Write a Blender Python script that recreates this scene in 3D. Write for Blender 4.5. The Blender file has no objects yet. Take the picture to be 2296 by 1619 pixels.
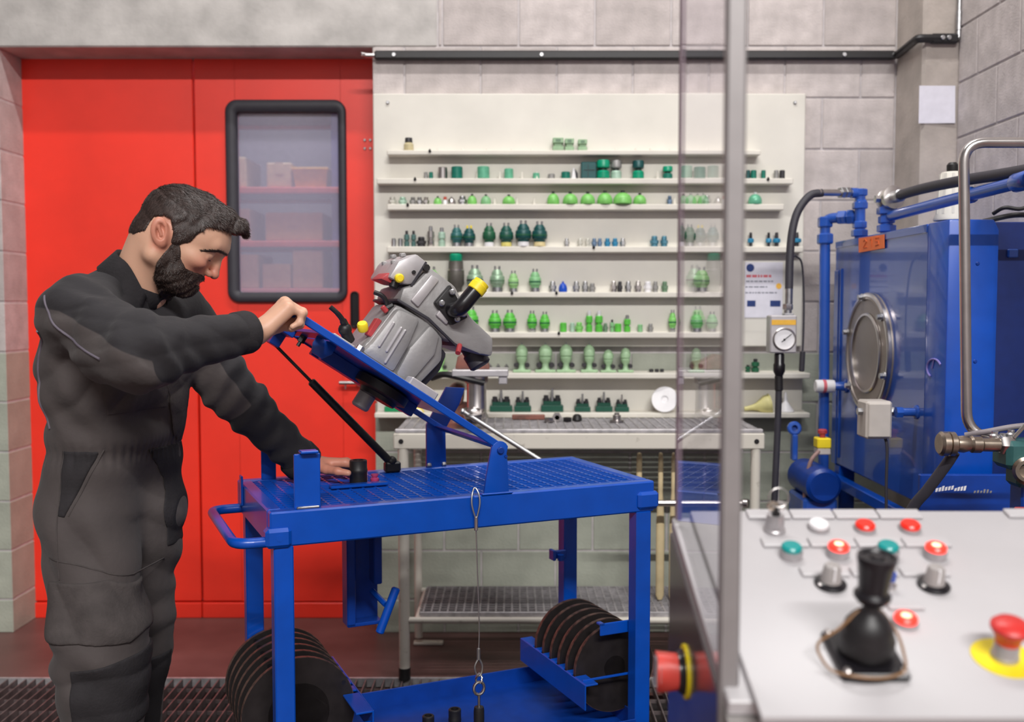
import bpy, bmesh, math, random
import numpy as np
from math import sin, cos, pi, radians, sqrt
from mathutils import Vector as V, Matrix as MX

random.seed(7)
C = bpy.context.scene.collection
SC = bpy.context.scene

# ---------------------------------------------------------------- camera, light, exposure
cd = bpy.data.cameras.new('camera'); cam = bpy.data.objects.new('camera', cd); C.objects.link(cam)
cam.location = (0, 0, 1.38); cam.rotation_euler = (radians(90) - math.atan(124 / 2232), 0, 0)
cd.sensor_width = 36; cd.lens = 35; cd.clip_start = .02
cd.dof.use_dof = True; cd.dof.focus_distance = 2.4; cd.dof.aperture_fstop = 2.9
SC.camera = cam
SC.view_settings.view_transform = 'Standard'; SC.view_settings.look = 'None'
SC.view_settings.exposure = .42; SC.view_settings.gamma = 1; SC.view_settings.use_curve_mapping = False

wd = bpy.data.worlds.new('world'); SC.world = wd; wd.use_nodes = True
wd.node_tree.nodes['Background'].inputs[0].default_value = (.80, .84, 1, 1)
wd.node_tree.nodes['Background'].inputs[1].default_value = .25

def area(name, loc, sx, sy, power, col=(1, .98, .96), rot=(0, 0, 0)):
    l = bpy.data.lights.new(name, 'AREA'); l.shape = 'RECTANGLE'; l.size = sx; l.size_y = sy
    l.energy = power; l.color = col
    o = bpy.data.objects.new(name, l); C.objects.link(o); o.location = loc; o.rotation_euler = rot
    return o
CEIL = 7.2
TUBES = [(.15, 2.6, 4.9, 2.5, 72), (1.1, -6.0, 7.0, 5.6, 1290)]   # x, y, z, length, power of each fluorescent row
for x, y, z, L, p in TUBES:
    area('tube_light', (x, y, z), L, .12, p)

# ---------------------------------------------------------------- materials
def nodes_of(m):
    m.use_nodes = True
    nt = m.node_tree
    return nt, nt.nodes['Principled BSDF']

def mat(name, col, rough=.5, metal=0, var=.08, scale=30, bump=0, bscale=None, coat=0, spec=.5, emit=None, alpha=None,
        trans=0, col2=None, thr=None):
    m = bpy.data.materials.new(name); nt, b = nodes_of(m)
    col = tuple(col)
    b.inputs['Roughness'].default_value = rough; b.inputs['Metallic'].default_value = metal
    b.inputs['Coat Weight'].default_value = coat; b.inputs['Specular IOR Level'].default_value = spec
    if trans: b.inputs['Transmission Weight'].default_value = trans
    if emit:
        b.inputs['Emission Color'].default_value = (*emit[:3], 1); b.inputs['Emission Strength'].default_value = emit[3]
    tc = nt.nodes.new('ShaderNodeTexCoord')
    n = nt.nodes.new('ShaderNodeTexNoise'); n.inputs['Scale'].default_value = scale; n.inputs['Detail'].default_value = 6
    nt.links.new(tc.outputs['Object'], n.inputs['Vector'])
    r = nt.nodes.new('ShaderNodeValToRGB')
    c2 = col2 if col2 else tuple(c * (1 - var * 2) for c in col)
    lo, hi = thr if thr else (.3, .7)
    r.color_ramp.elements[0].position = lo; r.color_ramp.elements[1].position = hi
    r.color_ramp.elements[0].color = (*c2, 1)
    r.color_ramp.elements[1].color = (*[min(1, c * (1 + (0 if col2 else var))) for c in col], 1)
    nt.links.new(n.outputs['Fac'], r.inputs['Fac']); nt.links.new(r.outputs['Color'], b.inputs['Base Color'])
    if bump:
        n2 = nt.nodes.new('ShaderNodeTexNoise'); n2.inputs['Scale'].default_value = bscale or scale * 3; n2.inputs['Detail'].default_value = 8
        nt.links.new(tc.outputs['Object'], n2.inputs['Vector'])
        bp = nt.nodes.new('ShaderNodeBump'); bp.inputs['Strength'].default_value = bump; bp.inputs['Distance'].default_value = .004
        nt.links.new(n2.outputs['Fac'], bp.inputs['Height']); nt.links.new(bp.outputs['Normal'], b.inputs['Normal'])
    return m

def srgb(r, g, b):
    f = lambda c: (c / 255 / 12.92) if c / 255 <= .04045 else ((c / 255 + .055) / 1.055) ** 2.4
    return (f(r), f(g), f(b))

M = {}
M['block'] = mat('concrete_block', srgb(200, 191, 188), .9, var=.10, scale=14, bump=.5, bscale=120)
M['block2'] = mat('concrete_block_darker', srgb(190, 181, 178), .9, var=.10, scale=11, bump=.5, bscale=120)
M['mortar'] = mat('mortar', srgb(196, 190, 190), .95, var=.08, scale=25, bump=.3)
M['lintel'] = mat('cast_concrete', srgb(192, 188, 184), .9, var=.13, scale=7, bump=.3, bscale=60)
M['greenblock'] = mat('pale_green_painted_block', srgb(172, 176, 162), .6, var=.09, scale=8, bump=.4, bscale=90)
M['pilaster'] = mat('board_marked_concrete', srgb(186, 176, 168), .9, var=.09, scale=9, bump=.4, bscale=80)
M['floor'] = mat('red_brown_floor_paint', srgb(104, 74, 70), .45, var=.15, scale=4, bump=.1)
M['ceiling'] = mat('ceiling_white', srgb(120, 120, 122), .9)
M['plaster'] = mat('plaster_grey', srgb(128, 126, 126), .9)
M['redpaint'] = mat('red_door_paint', srgb(250, 50, 28), .40, var=.04, scale=5, bump=.1, bscale=160, coat=.5)
M['redpaint'].node_tree.nodes['Principled BSDF'].inputs['Coat Roughness'].default_value = .42
M['rubber'] = mat('black_rubber', srgb(52, 50, 58), .55, var=.05)
M['black'] = mat('black_metal', srgb(30, 28, 30), .45, var=.1)
M['blackgloss'] = mat('black_plastic', srgb(28, 26, 30), .28, var=.05)
M['cream'] = mat('cream_board_paint', srgb(222, 218, 208), .55, var=.04, scale=5)
M['creamshelf'] = mat('cream_shelf_paint', srgb(222, 217, 206), .5, var=.04, scale=8)
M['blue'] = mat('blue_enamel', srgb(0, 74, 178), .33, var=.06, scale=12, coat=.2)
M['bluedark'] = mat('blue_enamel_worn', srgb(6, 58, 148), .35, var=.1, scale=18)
M['bluetank'] = mat('blue_tank_paint', srgb(40, 86, 178), .26, var=.06, scale=4, coat=.6)
M['steel'] = mat('bright_steel', srgb(205, 200, 198), .28, 1, var=.06, scale=20)
M['zinc'] = mat('zinc_plated', srgb(190, 190, 192), .38, 1, var=.12, scale=40)
M['mesh'] = mat('galvanised_mesh', srgb(186, 182, 184), .45, .45, var=.15, scale=40)
M['darkmesh'] = mat('dark_floor_grating', srgb(122, 110, 110), .45, .5, var=.2, scale=30)
M['offwhite'] = mat('chipped_white_paint', srgb(212, 206, 194), .5, scale=22, col2=srgb(150, 142, 130), thr=(.22, .36))
M['white'] = mat('white_plastic', srgb(236, 234, 236), .4, var=.03)
M['paper'] = mat('white_paper', srgb(228, 226, 236), .8, var=.03)
M['castgrey'] = mat('grey_cast_housing', srgb(158, 156, 156), .5, .25, var=.08, scale=14, bump=.15, bscale=120)
M['castlight'] = mat('pale_grey_machined', srgb(196, 192, 194), .42, .4, var=.06)
M['yellow'] = mat('yellow_plastic_cap', srgb(250, 222, 40), .45, var=.05)
M['redplastic'] = mat('red_plastic_plug', srgb(176, 62, 66), .45, var=.06)
M['concretefloor'] = mat('pit_dark', srgb(40, 34, 34), .9)

# ---------------------------------------------------------------- mesh builder
def frame(d):
    d = V(d).normalized(); a = V((0, 0, 1)) if abs(d.z) < .9 else V((1, 0, 0))
    x = a.cross(d).normalized(); return x, d.cross(x), d

def axis_m(p, d):
    x, y, z = frame(d); p = V(p)
    return MX(((x.x, y.x, z.x, p.x), (x.y, y.y, z.y, p.y), (x.z, y.z, z.z, p.z), (0, 0, 0, 1)))

def rotm(rx=0, ry=0, rz=0):
    return MX.Rotation(rz, 4, 'Z') @ MX.Rotation(ry, 4, 'Y') @ MX.Rotation(rx, 4, 'X')

class MB:
    def __init__(s): s.v = []; s.f = []
    def add(s, vs, fs, m=None):
        o = len(s.v)
        s.v += [tuple(m @ V(p)) if m else tuple(p) for p in vs]
        s.f += [tuple(i + o for i in f) for f in fs]; return s
    def hull(s, pts, m=None):
        b = bmesh.new(); [b.verts.new(p) for p in pts]
        r = bmesh.ops.convex_hull(b, input=b.verts)
        bmesh.ops.delete(b, geom=[e for e in r['geom_interior'] if isinstance(e, bmesh.types.BMVert)], context='VERTS')
        bmesh.ops.dissolve_limit(b, angle_limit=.01, verts=b.verts, edges=b.edges)
        s.take(b, m); return s
    def take(s, b, m=None):
        b.verts.index_update()
        s.add([v.co[:] for v in b.verts], [[v.index for v in f.verts] for f in b.faces], m); b.free()
    def box(s, c, d, bev=0, m=None, rz=0, ry=0, rx=0):
        hx, hy, hz = d[0] / 2, d[1] / 2, d[2] / 2
        t = MX.Translation(c) @ rotm(rx, ry, rz)
        if m: t = m @ t
        if not bev:
            vs = [(x * hx, y * hy, z * hz) for z in (-1, 1) for y in (-1, 1) for x in (-1, 1)]
            s.add(vs, [(0, 2, 3, 1), (4, 5, 7, 6), (0, 1, 5, 4), (2, 6, 7, 3), (0, 4, 6, 2), (1, 3, 7, 5)], t)
        else:
            bev = min(bev, hx * .9, hy * .9, hz * .9); pts = []
            for x in (-1, 1):
                for y in (-1, 1):
                    for z in (-1, 1):
                        pts += [(x * hx, y * (hy - bev), z * (hz - bev)), (x * (hx - bev), y * hy, z * (hz - bev)), (x * (hx - bev), y * (hy - bev), z * hz)]
            s.hull(pts, t)
        return s
    def bx(s, a, b, bev=0, m=None):
        return s.box([(p + q) / 2 for p, q in zip(a, b)], [abs(p - q) for p, q in zip(a, b)], bev, m)
    def lathe(s, prof, n=20, m=None, a0=0, a1=2 * pi):
        full = abs(a1 - a0 - 2 * pi) < 1e-6; k = n if full else n + 1; vs = []; fs = []
        for r, z in prof:
            for i in range(k):
                a = a0 + (a1 - a0) * i / n; vs.append((max(r, 1e-5) * cos(a), max(r, 1e-5) * sin(a), z))
        for j in range(len(prof) - 1):
            for i in range(n):
                i2 = (i + 1) % k; fs.append((j * k + i, j * k + i2, (j + 1) * k + i2, (j + 1) * k + i))
        if full:
            if prof[0][0] > 1e-4: fs.append(tuple(reversed(range(k))))
            if prof[-1][0] > 1e-4: fs.append(tuple(range((len(prof) - 1) * k, len(prof) * k)))
        s.add(vs, fs, m); return s
    def cyl(s, p, q, r, n=16, r2=None, bev=0):
        p = V(p); q = V(q); L = (q - p).length; r2 = r if r2 is None else r2
        pr = [(r, 0), (r2, L)] if not bev else [(r - bev, 0), (r, bev), (r2, L - bev), (r2 - bev, L)]
        return s.lathe(pr, n, axis_m(p, q - p))
    def ring(s, p, d, ri, ro, t, n=32, bev=.0):
        pr = [(ri, -t / 2), (ro - bev, -t / 2), (ro, -t / 2 + bev), (ro, t / 2 - bev), (ro - bev, t / 2), (ri, t / 2), (ri, -t / 2)]
        return s.lathe(pr, n, axis_m(p, d))
    def sph(s, c, r, n=12, sq=(1, 1, 1), m=None):
        pr = [(r * sin(pi * i / n), -r * cos(pi * i / n)) for i in range(n + 1)]
        t = MX.Translation(c) @ MX.Diagonal((*sq, 1))
        return s.lathe(pr, n * 2, m @ t if m else t)
    def tube(s, path, r, n=10, closed=False):
        P = [V(p) for p in path]; k = len(P); rr = r if isinstance(r, (list, tuple)) else [r] * k; vs = []; fs = []
        T = []
        for i in range(k):
            a = P[(i - 1) % k] if closed or i > 0 else P[i]; b = P[(i + 1) % k] if closed or i < k - 1 else P[i]
            T.append((b - a).normalized())
        x, y, z = frame(T[0])
        for i in range(k):
            x = (x - T[i] * x.dot(T[i])).normalized(); y = T[i].cross(x)
            for j in range(n):
                a = 2 * pi * j / n; vs.append(P[i] + (x * cos(a) + y * sin(a)) * rr[i])
        for i in range(k if closed else k - 1):
            i2 = (i + 1) % k
            for j in range(n):
                j2 = (j + 1) % n; fs.append((i * n + j, i * n + j2, i2 * n + j2, i2 * n + j))
        if not closed: fs += [tuple(reversed(range(n))), tuple(range((k - 1) * n, k * n))]
        s.add(vs, fs); return s
    def prism(s, poly, depth, m=None, bev=0, seg=2):
        b = bmesh.new(); f = b.faces.new([b.verts.new((x, y, 0)) for x, y in poly])
        r = bmesh.ops.extrude_face_region(b, geom=[f])
        for e in r['geom']:
            if isinstance(e, bmesh.types.BMVert): e.co.z = depth
        bmesh.ops.recalc_face_normals(b, faces=b.faces)
        if bev: bmesh.ops.bevel(b, geom=list(b.edges), offset=bev, segments=seg, affect='EDGES', profile=.5)
        s.take(b, m); return s
    def mesh(s, name, ang=35, inv=None):
        me = bpy.data.meshes.new(name)
        vs = [tuple(inv @ V(p)) for p in s.v] if inv else s.v
        me.from_pydata(vs, [], s.f); me.validate()
        b = bmesh.new(); b.from_mesh(me); bmesh.ops.recalc_face_normals(b, faces=b.faces); b.to_mesh(me); b.free()
        me.shade_smooth(); me.set_sharp_from_angle(angle=radians(ang))
        return me

def bez(pts, n=8):
    """smooth curve through points (Catmull-Rom)"""
    P = [V(p) for p in pts]; P = [P[0] * 2 - P[1]] + P + [P[-1] * 2 - P[-2]]; out = []
    for i in range(1, len(P) - 2):
        for k in range(n):
            t = k / n; a, b, c, d = P[i - 1:i + 3]
            out.append(.5 * ((2 * b) + (c - a) * t + (2 * a - 5 * b + 4 * c - d) * t * t + (3 * b - a - 3 * c + d) * t ** 3))
    out.append(P[-2]); return out

def fillet(pts, r, n=5):
    """polyline with rounded corners"""
    P = [V(p) for p in pts]; out = [P[0]]
    for i in range(1, len(P) - 1):
        a = (P[i - 1] - P[i]); b = (P[i + 1] - P[i]); q = min(r, a.length * .49, b.length * .49)
        p0 = P[i] + a.normalized() * q; p1 = P[i] + b.normalized() * q
        for k in range(n + 1):
            t = k / n; out.append(p0 * (1 - t) ** 2 + P[i] * 2 * t * (1 - t) + p1 * t * t)
    out.append(P[-1]); return out

# ---------------------------------------------------------------- objects
def setp(o, label=None, cat=None, group=None, kind=None):
    for k, v in (('label', label), ('category', cat), ('group', group), ('kind', kind)):
        if v: o[k] = v
    return o

def thing(name, label, cat, loc=(0, 0, 0), rz=0, group=None):
    o = bpy.data.objects.new(name, None); C.objects.link(o); o.empty_display_size = .1
    o.location = loc; o.rotation_euler = (0, 0, rz)
    return setp(o, label, cat, group)

def wm(o):
    m = MX.Translation(o.location) @ o.rotation_euler.to_matrix().to_4x4()
    return wm(o.parent) @ m if o.parent else m

def part(name, mb, m, parent, label=None, local=False, kind=None, ang=35):
    """one mesh as a child; geometry given in world coordinates unless local"""
    me = mb.mesh(name, ang, None if local else wm(parent).inverted())
    me.materials.append(M[m] if isinstance(m, str) else m)
    o = bpy.data.objects.new(name, me); C.objects.link(o); o.parent = parent
    return setp(o, label, kind=kind)

def single(name, mb, m, label, cat, loc=(0, 0, 0), group=None, kind=None, ang=35):
    """a top-level thing that is one mesh; geometry in world coordinates, origin at loc"""
    me = mb.mesh(name, ang, MX.Translation(loc).inverted()); me.materials.append(M[m] if isinstance(m, str) else m)
    o = bpy.data.objects.new(name, me); C.objects.link(o); o.location = loc
    return setp(o, label, cat, group, kind)

def struct(name, mb, m, parent=None, ang=35):
    me = mb.mesh(name, ang); me.materials.append(M[m] if isinstance(m, str) else m)
    o = bpy.data.objects.new(name, me); C.objects.link(o)
    if parent: o.parent = parent
    else: o['kind'] = 'structure'
    return o

def inst(name, me, parent, loc, rot=(0, 0, 0), scale=(1, 1, 1)):
    o = bpy.data.objects.new(name, me); C.objects.link(o); o.parent = parent
    o.location = loc; o.rotation_euler = rot; o.scale = scale; return o

# ---------------------------------------------------------------- room shell
YW, YD = 4.14, 4.34                 # face of the back wall, face of the red door in its recess
XL, XR, XJ, XP = -2.10, -.571, -3.3, 1.578
ZL = 2.438
w = MB()
w.bx((XJ, YW + .005, 0), (XL - .01, YW + .24, CEIL)); w.bx((XR + .01, YW + .005, 0), (XP, YW + .24, CEIL))
w.bx((XL - .01, YW + .005, ZL + .42), (XR + .01, YW + .24, CEIL))
wall_back = struct('wall_back', w, 'mortar')
w = MB(); w.bx((XJ, YW, ZL), (-.306, YW + .24, ZL + .42), .006); struct('trim_1', w, 'lintel')

BW, BH = .312, .209
def block_mesh(wd, dp, nm, mt, hh=BH):
    b = MB(); b.bx((0, 0, 0), (wd - .008, dp, hh - .008), .0025); me = b.mesh(nm); me.materials.append(M[mt]); return me
bm_cache = {}
def block(parent, loc, wd, dp, mt, rz=0):
    hh = BH
    if loc[2] < 0: hh = BH + loc[2]; loc = (loc[0], loc[1], 0)
    k = (round(wd, 3), dp, mt, round(hh, 3))
    if k not in bm_cache: bm_cache[k] = block_mesh(wd, dp, 'block', mt, hh)
    inst('block', bm_cache[k], parent, loc, (0, 0, rz))
rnd = random.Random(3)
for r in range(-10, 5):
    z = 2.026 + BH * r
    if z > 2.95: continue
    green = z < 1.15
    off = .031 if r % 2 == 0 else .031 + BW / 2
    # right of the door
    k0 = math.floor((XR - off) / BW)
    for k in range(k0, 8):
        a = max(off + BW * k, XR); b = min(off + BW * (k + 1), XP)
        if b - a < .03: continue
        if z > ZL - .05 and b < -.30: continue
        if z > ZL - .05 and a < -.30: a = -.300
        if 1.1 < z < 1.95 and b < 1.15: continue       # wholly behind the cream board
        block(wall_back, (a, YW, z), b - a, .06, 'greenblock' if green else rnd.choice(('block', 'block', 'block2')))
    # left of the door: these run through to the reveal
    if z < ZL - .1 or z > ZL + .4:
        for k in range(4):
            ln = BW if r % 2 == 0 else BW * 1.5
            a = XL - ln - BW * k
            if a < XJ - .1: continue
            block(wall_back, (a, YW, z), ln if k == 0 else BW, .22, 'greenblock' if green else rnd.choice(('block', 'block2')))

# right wall in its own courses, and the pilaster in the corner
XW = 1.712
w = MB(); w.bx((XW + .005, 1.88, 0), (7.2, YW + .2, CEIL)); wall_right = struct('wall_right', w, 'mortar')
for r in range(-3, 4):
    z = 2.026 + BH * r
    for k in range(7):
        y1 = 3.88 - BW * k + (BW / 2 if r % 2 else 0); y0 = max(y1 - BW, 1.9); y1 = min(y1, 3.88)
        if y1 - y0 < .04: continue
        kk = (round(y1 - y0, 3), 'r')
        if kk not in bm_cache:
            b = MB(); b.bx((0, 0, 0), (.06, y1 - y0 - .008, BH - .008), .0025); me = b.mesh('block'); me.materials.append(M['block']); bm_cache[kk] = me
        inst('block', bm_cache[kk], wall_right, (XW, y0, z))
w = MB(); w.bx((XP, 3.88, 0), (XW + .02, YW + .1, CEIL), .012); struct('trim_2', w, 'pilaster')
w = MB(); w.bx((XJ - .2, -9.0, 0), (XJ, YW + .2, CEIL)); struct('wall_left', w, 'plaster')
w = MB(); w.bx((XJ - .2, -9.2, 0), (7.2, -9.0, CEIL)); struct('wall_front', w, 'plaster')
w = MB(); w.bx((XJ - .2, -9.2, CEIL), (7.2, 6.9, CEIL + .1)); struct('ceiling', w, 'ceiling')
w = MB(); w.bx((7.0, -9.0, 0), (7.2, 1.9, CEIL)); struct('wall_hall', w, 'plaster')

# floor: painted slab at the back, steel grating over a shallow pit in front
YG = 3.626
w = MB(); w.bx((XJ, YG, -.2), (XW + .02, 7, 0)); w.bx((XJ, -9.0, -.2), (7.2, 1.5, 0)); struct('floor', w, 'floor')
w = MB(); w.bx((XJ, 1.5, -.25), (XW + .02, YG, -.09)); struct('trim_3', w, 'concretefloor')
grating = bpy.data.objects.new('floor_grating', None); C.objects.link(grating); grating['kind'] = 'structure'
b = MB(); b.bx((-.0022, 1.5, -.03), (.0022, YG - .012, 0)); bar = b.mesh('bar'); bar.materials.append(M['darkmesh'])
n = 0
x = -2.75
while x < .98: inst('bar', bar, grating, (x, 0, 0)); x += .034; n += 1
b = MB()
y = 1.55
while y < YG: b.bx((-2.75, y - .002, -.024), (1.0, y + .002, -.012)); y += .10
part('cross_rods', b, 'darkmesh', grating, kind='stuff')
b = MB(); b.bx((-2.76, YG - .012, -.03), (1.0, YG, .003)); part('edge_strip', b, 'mesh', grating)

# ---------------------------------------------------------------- the red double door
door = bpy.data.objects.new('door_1', None); C.objects.link(door); door['kind'] = 'structure'
XM = -1.371
b = MB(); b.bx((XL - .02, YD, .075), (XM - .004, YD + .05, ZL + .05), .003); struct('leaf', b, 'redpaint', door)
wx0, wx1, wz0, wz1 = -1.19, -.742, 1.432, 2.222     # hole in the right leaf
b = MB()
b.bx((XM + .004, YD, .075), (wx0, YD + .05, ZL + .05), .003); b.bx((wx1, YD, .075), (XR + .03, YD + .05, ZL + .05), .003)
b.bx((wx0 - .004, YD, .075), (wx1 + .004, YD + .05, wz0)); b.bx((wx0 - .004, YD, wz1), (wx1 + .004, YD + .05, ZL + .05))
struct('leaf', b, 'redpaint', door)
b = MB(); b.bx((XL - .02, YD - .006, 0), (XM - .002, YD + .05, .068), .003); struct('kick_plate', b, 'redpaint', door)
b = MB(); b.bx((XM + .002, YD - .006, 0), (XR + .03, YD + .05, .068), .003); struct('kick_plate', b, 'redpaint', door)
def rrect(x0, z0, x1, z1, r, n=6):
    out = []
    for cx, cz, a in ((x1 - r, z1 - r, 0), (x0 + r, z1 - r, 90), (x0 + r, z0 + r, 180), (x1 - r, z0 + r, 270)):
        for i in range(n + 1): t = radians(a + 90 * i / n); out.append((cx + r * cos(t), cz + r * sin(t)))
    return out
def rframe(o, i, y0, y1, bev=.006):
    """raised ring between two rounded rectangles, rounded towards the room"""
    m = MB(); n = len(o); mid = lambda t: [(a[0] * (1 - t) + c[0] * t, a[1] * (1 - t) + c[1] * t) for a, c in zip(o, i)]
    rows = [(o, y1), (o, y0 + bev), (mid(.15), y0), (mid(.75), y0), (i, y0 + bev * 1.5), (i, y1)]
    vs = [(x, y, z) for p, y in rows for x, z in p]; fs = []
    for k in range(len(rows) - 1):
        for j in range(n): fs.append((k * n + j, k * n + (j + 1) % n, (k + 1) * n + (j + 1) % n, (k + 1) * n + j))
    return m.add(vs, fs)
wf = struct('window_frame', rframe(rrect(-1.232, 1.394, -.714, 2.262, .05), rrect(-1.187, 1.438, -.748, 2.212, .012), YD - .022, YD + .03), 'rubber', door, ang=50)
m = bpy.data.materials.new('hazy_glass'); m.use_nodes = True; nt = m.node_tree; nt.nodes.clear()
o = nt.nodes.new('ShaderNodeOutputMaterial'); mx = nt.nodes.new('ShaderNodeMixShader'); tr = nt.nodes.new('ShaderNodeBsdfTransparent')
df = nt.nodes.new('ShaderNodeBsdfDiffuse'); df.inputs[0].default_value = (*srgb(186, 182, 204), 1); mx2 = nt.nodes.new('ShaderNodeMixShader'); gl = nt.nodes.new('ShaderNodeBsdfGlossy')
gl.inputs['Roughness'].default_value = .05; tr.inputs[0].default_value = (.95, .95, 1, 1)
mx.inputs[0].default_value = .34; mx2.inputs[0].default_value = .06
nt.links.new(tr.outputs[0], mx.inputs[1]); nt.links.new(df.outputs[0], mx.inputs[2]); nt.links.new(mx.outputs[0], mx2.inputs[1]); nt.links.new(gl.outputs[0], mx2.inputs[2]); nt.links.new(mx2.outputs[0], o.inputs[0])
M['haze'] = m
b = MB(); b.bx((-1.19, YD + .018, 1.434), (-.744, YD + .024, 2.216)); struct('pane', b, 'haze', door)
# flush black pull, bolt lever, screws
b = MB(); b.add([], []); 
b = rframe(rrect(-.703, 1.282, -.664, 1.443, .018), rrect(-.696, 1.29, -.671, 1.436, .012), YD - .014, YD + .01, .005)
b.bx((-.697, YD - .004, 1.292), (-.67, YD + .004, 1.434)); struct('pull_handle', b, 'blackgloss', door)
lv = MB(); lv.cyl((-.748, YD - .05, 1.047), (-.655, YD - .05, 1.047), .0095, 14, bev=.003); lv.cyl((-.662, YD - .05, 1.047), (-.662, YD + .005, 1.047), .009, 12)
lv.cyl((-.662, YD - .008, 1.047), (-.662, YD, 1.047), .022, 20, bev=.003); lv.cyl((-.72, YD - .05, 1.047), (-.72, YD - .05, 1.02), .004, 8); struct('lever_handle', lv, 'steel', door)
lp = MB(); lp.bx((-.66, YD - .008, .925), (-.622, YD, .965), .004); lp.cyl((-.641, YD - .02, .945), (-.641, YD, .945), .011, 14, bev=.002); struct('lock', lp, 'zinc', door)
for dx in (0, .024):
    for dz in (0, -.036):
        s = MB(); s.cyl((-.635 + dx, YD - .006, 2.093 + dz), (-.635 + dx, YD + .002, 2.093 + dz), .006, 10, bev=.002); struct('screw', s, 'zinc', door)

# store room seen dimly through the pane
w = MB(); w.bx((-2.7, 6.6, 0), (.3, 6.75, CEIL)); struct('wall_storeroom', w, 'plaster')
for i, x in enumerate((-2.75, .3)):
    w = MB(); w.bx((x, YW + .25, 0), (x + .1, 6.6, CEIL)); struct('wall_storeroom_side', w, 'plaster')
area('store_light', (-1.1, 5.0, 3.6), 1.8, .2, 44, (.92, .95, 1))
M['orange'] = mat('orange_rack_beam', srgb(214, 88, 66), .5)
M['card'] = mat('cardboard', srgb(190, 150, 96), .85, var=.06)
M['card2'] = mat('pale_cardboard', srgb(206, 186, 140), .85, var=.06)
M['rackblue'] = mat('rack_upright_blue', srgb(84, 92, 150), .5)
M['yellowbox'] = mat('yellow_tub', srgb(226, 176, 60), .5)
rack = thing('storage_rack', 'orange beamed pallet rack seen through the hazy door window', 'rack', (-1.0, 5.5, 0))
for x in (-1.95, -.92, .12):
    for y in (5.3, 5.75): b = MB(); b.bx((x - .03, y - .02, 0), (x + .03, y + .02, 2.75), .004); part('upright', b, 'rackblue', rack)
for z in (1.47, 1.72, 2.0, 2.42, 1.1):
    for y in (5.27, 5.77): b = MB(); b.bx((-1.95, y - .02, z - .032), (.12, y + .02, z), .004); part('beam', b, 'orange', rack)
    b = MB(); b.bx((-1.95, 5.3, z - .015), (.12, 5.76, z + .001)); part('deck', b, 'mesh', rack)
bl = [(-1.52, -1.38, 1.72, .17, 'card2', 'pale carton at the left end of the middle rack shelf behind the door window'),
      (-1.30, -1.00, 1.72, .15, 'card', 'long brown carton on the middle rack shelf behind the door window'),
      (-.88, -.70, 1.72, .16, 'card', 'brown carton right of the rack upright on its middle shelf behind the door window'),
      (-1.50, -1.34, 1.47, .18, 'card2', 'pale carton at the left end of the bottom visible rack shelf behind the door window'),
      (-1.32, -1.17, 1.47, .13, 'card2', 'low carton between two taller ones on the bottom visible rack shelf'),
      (-1.16, -1.0, 1.47, .20, 'card2', 'tall pale carton on the bottom visible rack shelf behind the door window'),
      (-.86, -.68, 1.47, .14, 'card', 'low brown carton right of the upright on the bottom visible rack shelf'),
      (-1.29, -1.16, 2.0, .13, 'card2', 'small pale carton left of the yellow tub on the top rack shelf'),
      (-.86, -.66, 2.0, .27, 'card2', 'tall pale carton right of the upright on the top rack shelf'),
      (-1.55, -1.40, 2.0, .16, 'card2', 'pale carton at the left end of the top rack shelf')]
for a, c, z, h, mt, lb in bl:
    b = MB(); b.bx((a, 5.28, z + .003), (c, 5.6, z + h), .005); b.bx(((a + c) / 2 - .02, 5.277, z + h * .55), ((a + c) / 2 + .02, 5.6, z + h + .001))
    single('cardboard_box', b, mt, lb, 'box', ((a + c) / 2, 5.45, z), 'cartons on the storage rack')
b = MB(); b.hull([(x, y, z) for z, q in ((2.003, 0), (2.10, .012)) for x in (-1.14 - q, -.98 + q) for y in (5.28 - q, 5.5 + q)]); b.bx((-1.156, 5.264, 2.09), (-.964, 5.516, 2.105), .003)
single('plastic_tub', b, 'yellowbox', 'yellow plastic tub on the top rack shelf behind the door window', 'tub', (-1.06, 5.4, 2.0))

# ---------------------------------------------------------------- rail along the walls, notice on the pilaster
rail = thing('wall_rail', 'black metal rail running along the block wall above the cream board and round the corner', 'rail', (-.57, YW, 2.39))
b = MB(); b.bx((-.56, YW - .035, 2.381), (XP - .02, YW - .005, 2.416), .006); part('rail_bar', b, 'black', rail)
b = MB(); b.cyl((-.60, YW - .02, 2.398), (-.55, YW - .02, 2.398), .010, 12, bev=.003); b.cyl((-.615, YW - .03, 2.402), (-.585, YW - .012, 2.402), .008, 10); part('end_coupling', b, 'steel', rail)
for x in (-.48, .12, 1.35): b = MB(); b.cyl((x, YW - .04, 2.398), (x, YW - .03, 2.398), .009, 10, bev=.002); part('screw', b, 'zinc', rail)
b = MB(); b.tube(fillet([(XP - .03, YW - .02, 2.398), (XP - .012, YW - .03, 2.398), (XP - .03, 3.86, 2.398), (XP + .05, 3.862, 2.398)], .02), .016, 10); part('corner_link', b, 'black', rail)
b = MB(); b.bx((XP + .02, 3.85, 2.38), (XW - .01, 3.878, 2.416), .006); part('rail_bar', b, 'black', rail)
for x in (XP + .06, XW - .05): b = MB(); b.cyl((x, 3.842, 2.398), (x, 3.852, 2.398), .009, 10, bev=.002); part('screw', b, 'zinc', rail)
b = MB(); b.tube(fillet([(XW - .03, 3.862, 2.398), (XW - .008, 3.862, 2.398), (XW - .008, 3.862, 2.6)], .02), .008, 10); b.cyl((XW - .008, 3.862, 2.43), (XW - .008, 3.862, 2.5), .011, 10); part('riser_pipe', b, 'zinc', rail)
b = MB()
nx, nz = 6, 5; p0 = (1.565, 3.874, 2.081); p1 = (1.703, 3.874, 2.224)
vs = []; 
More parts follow.
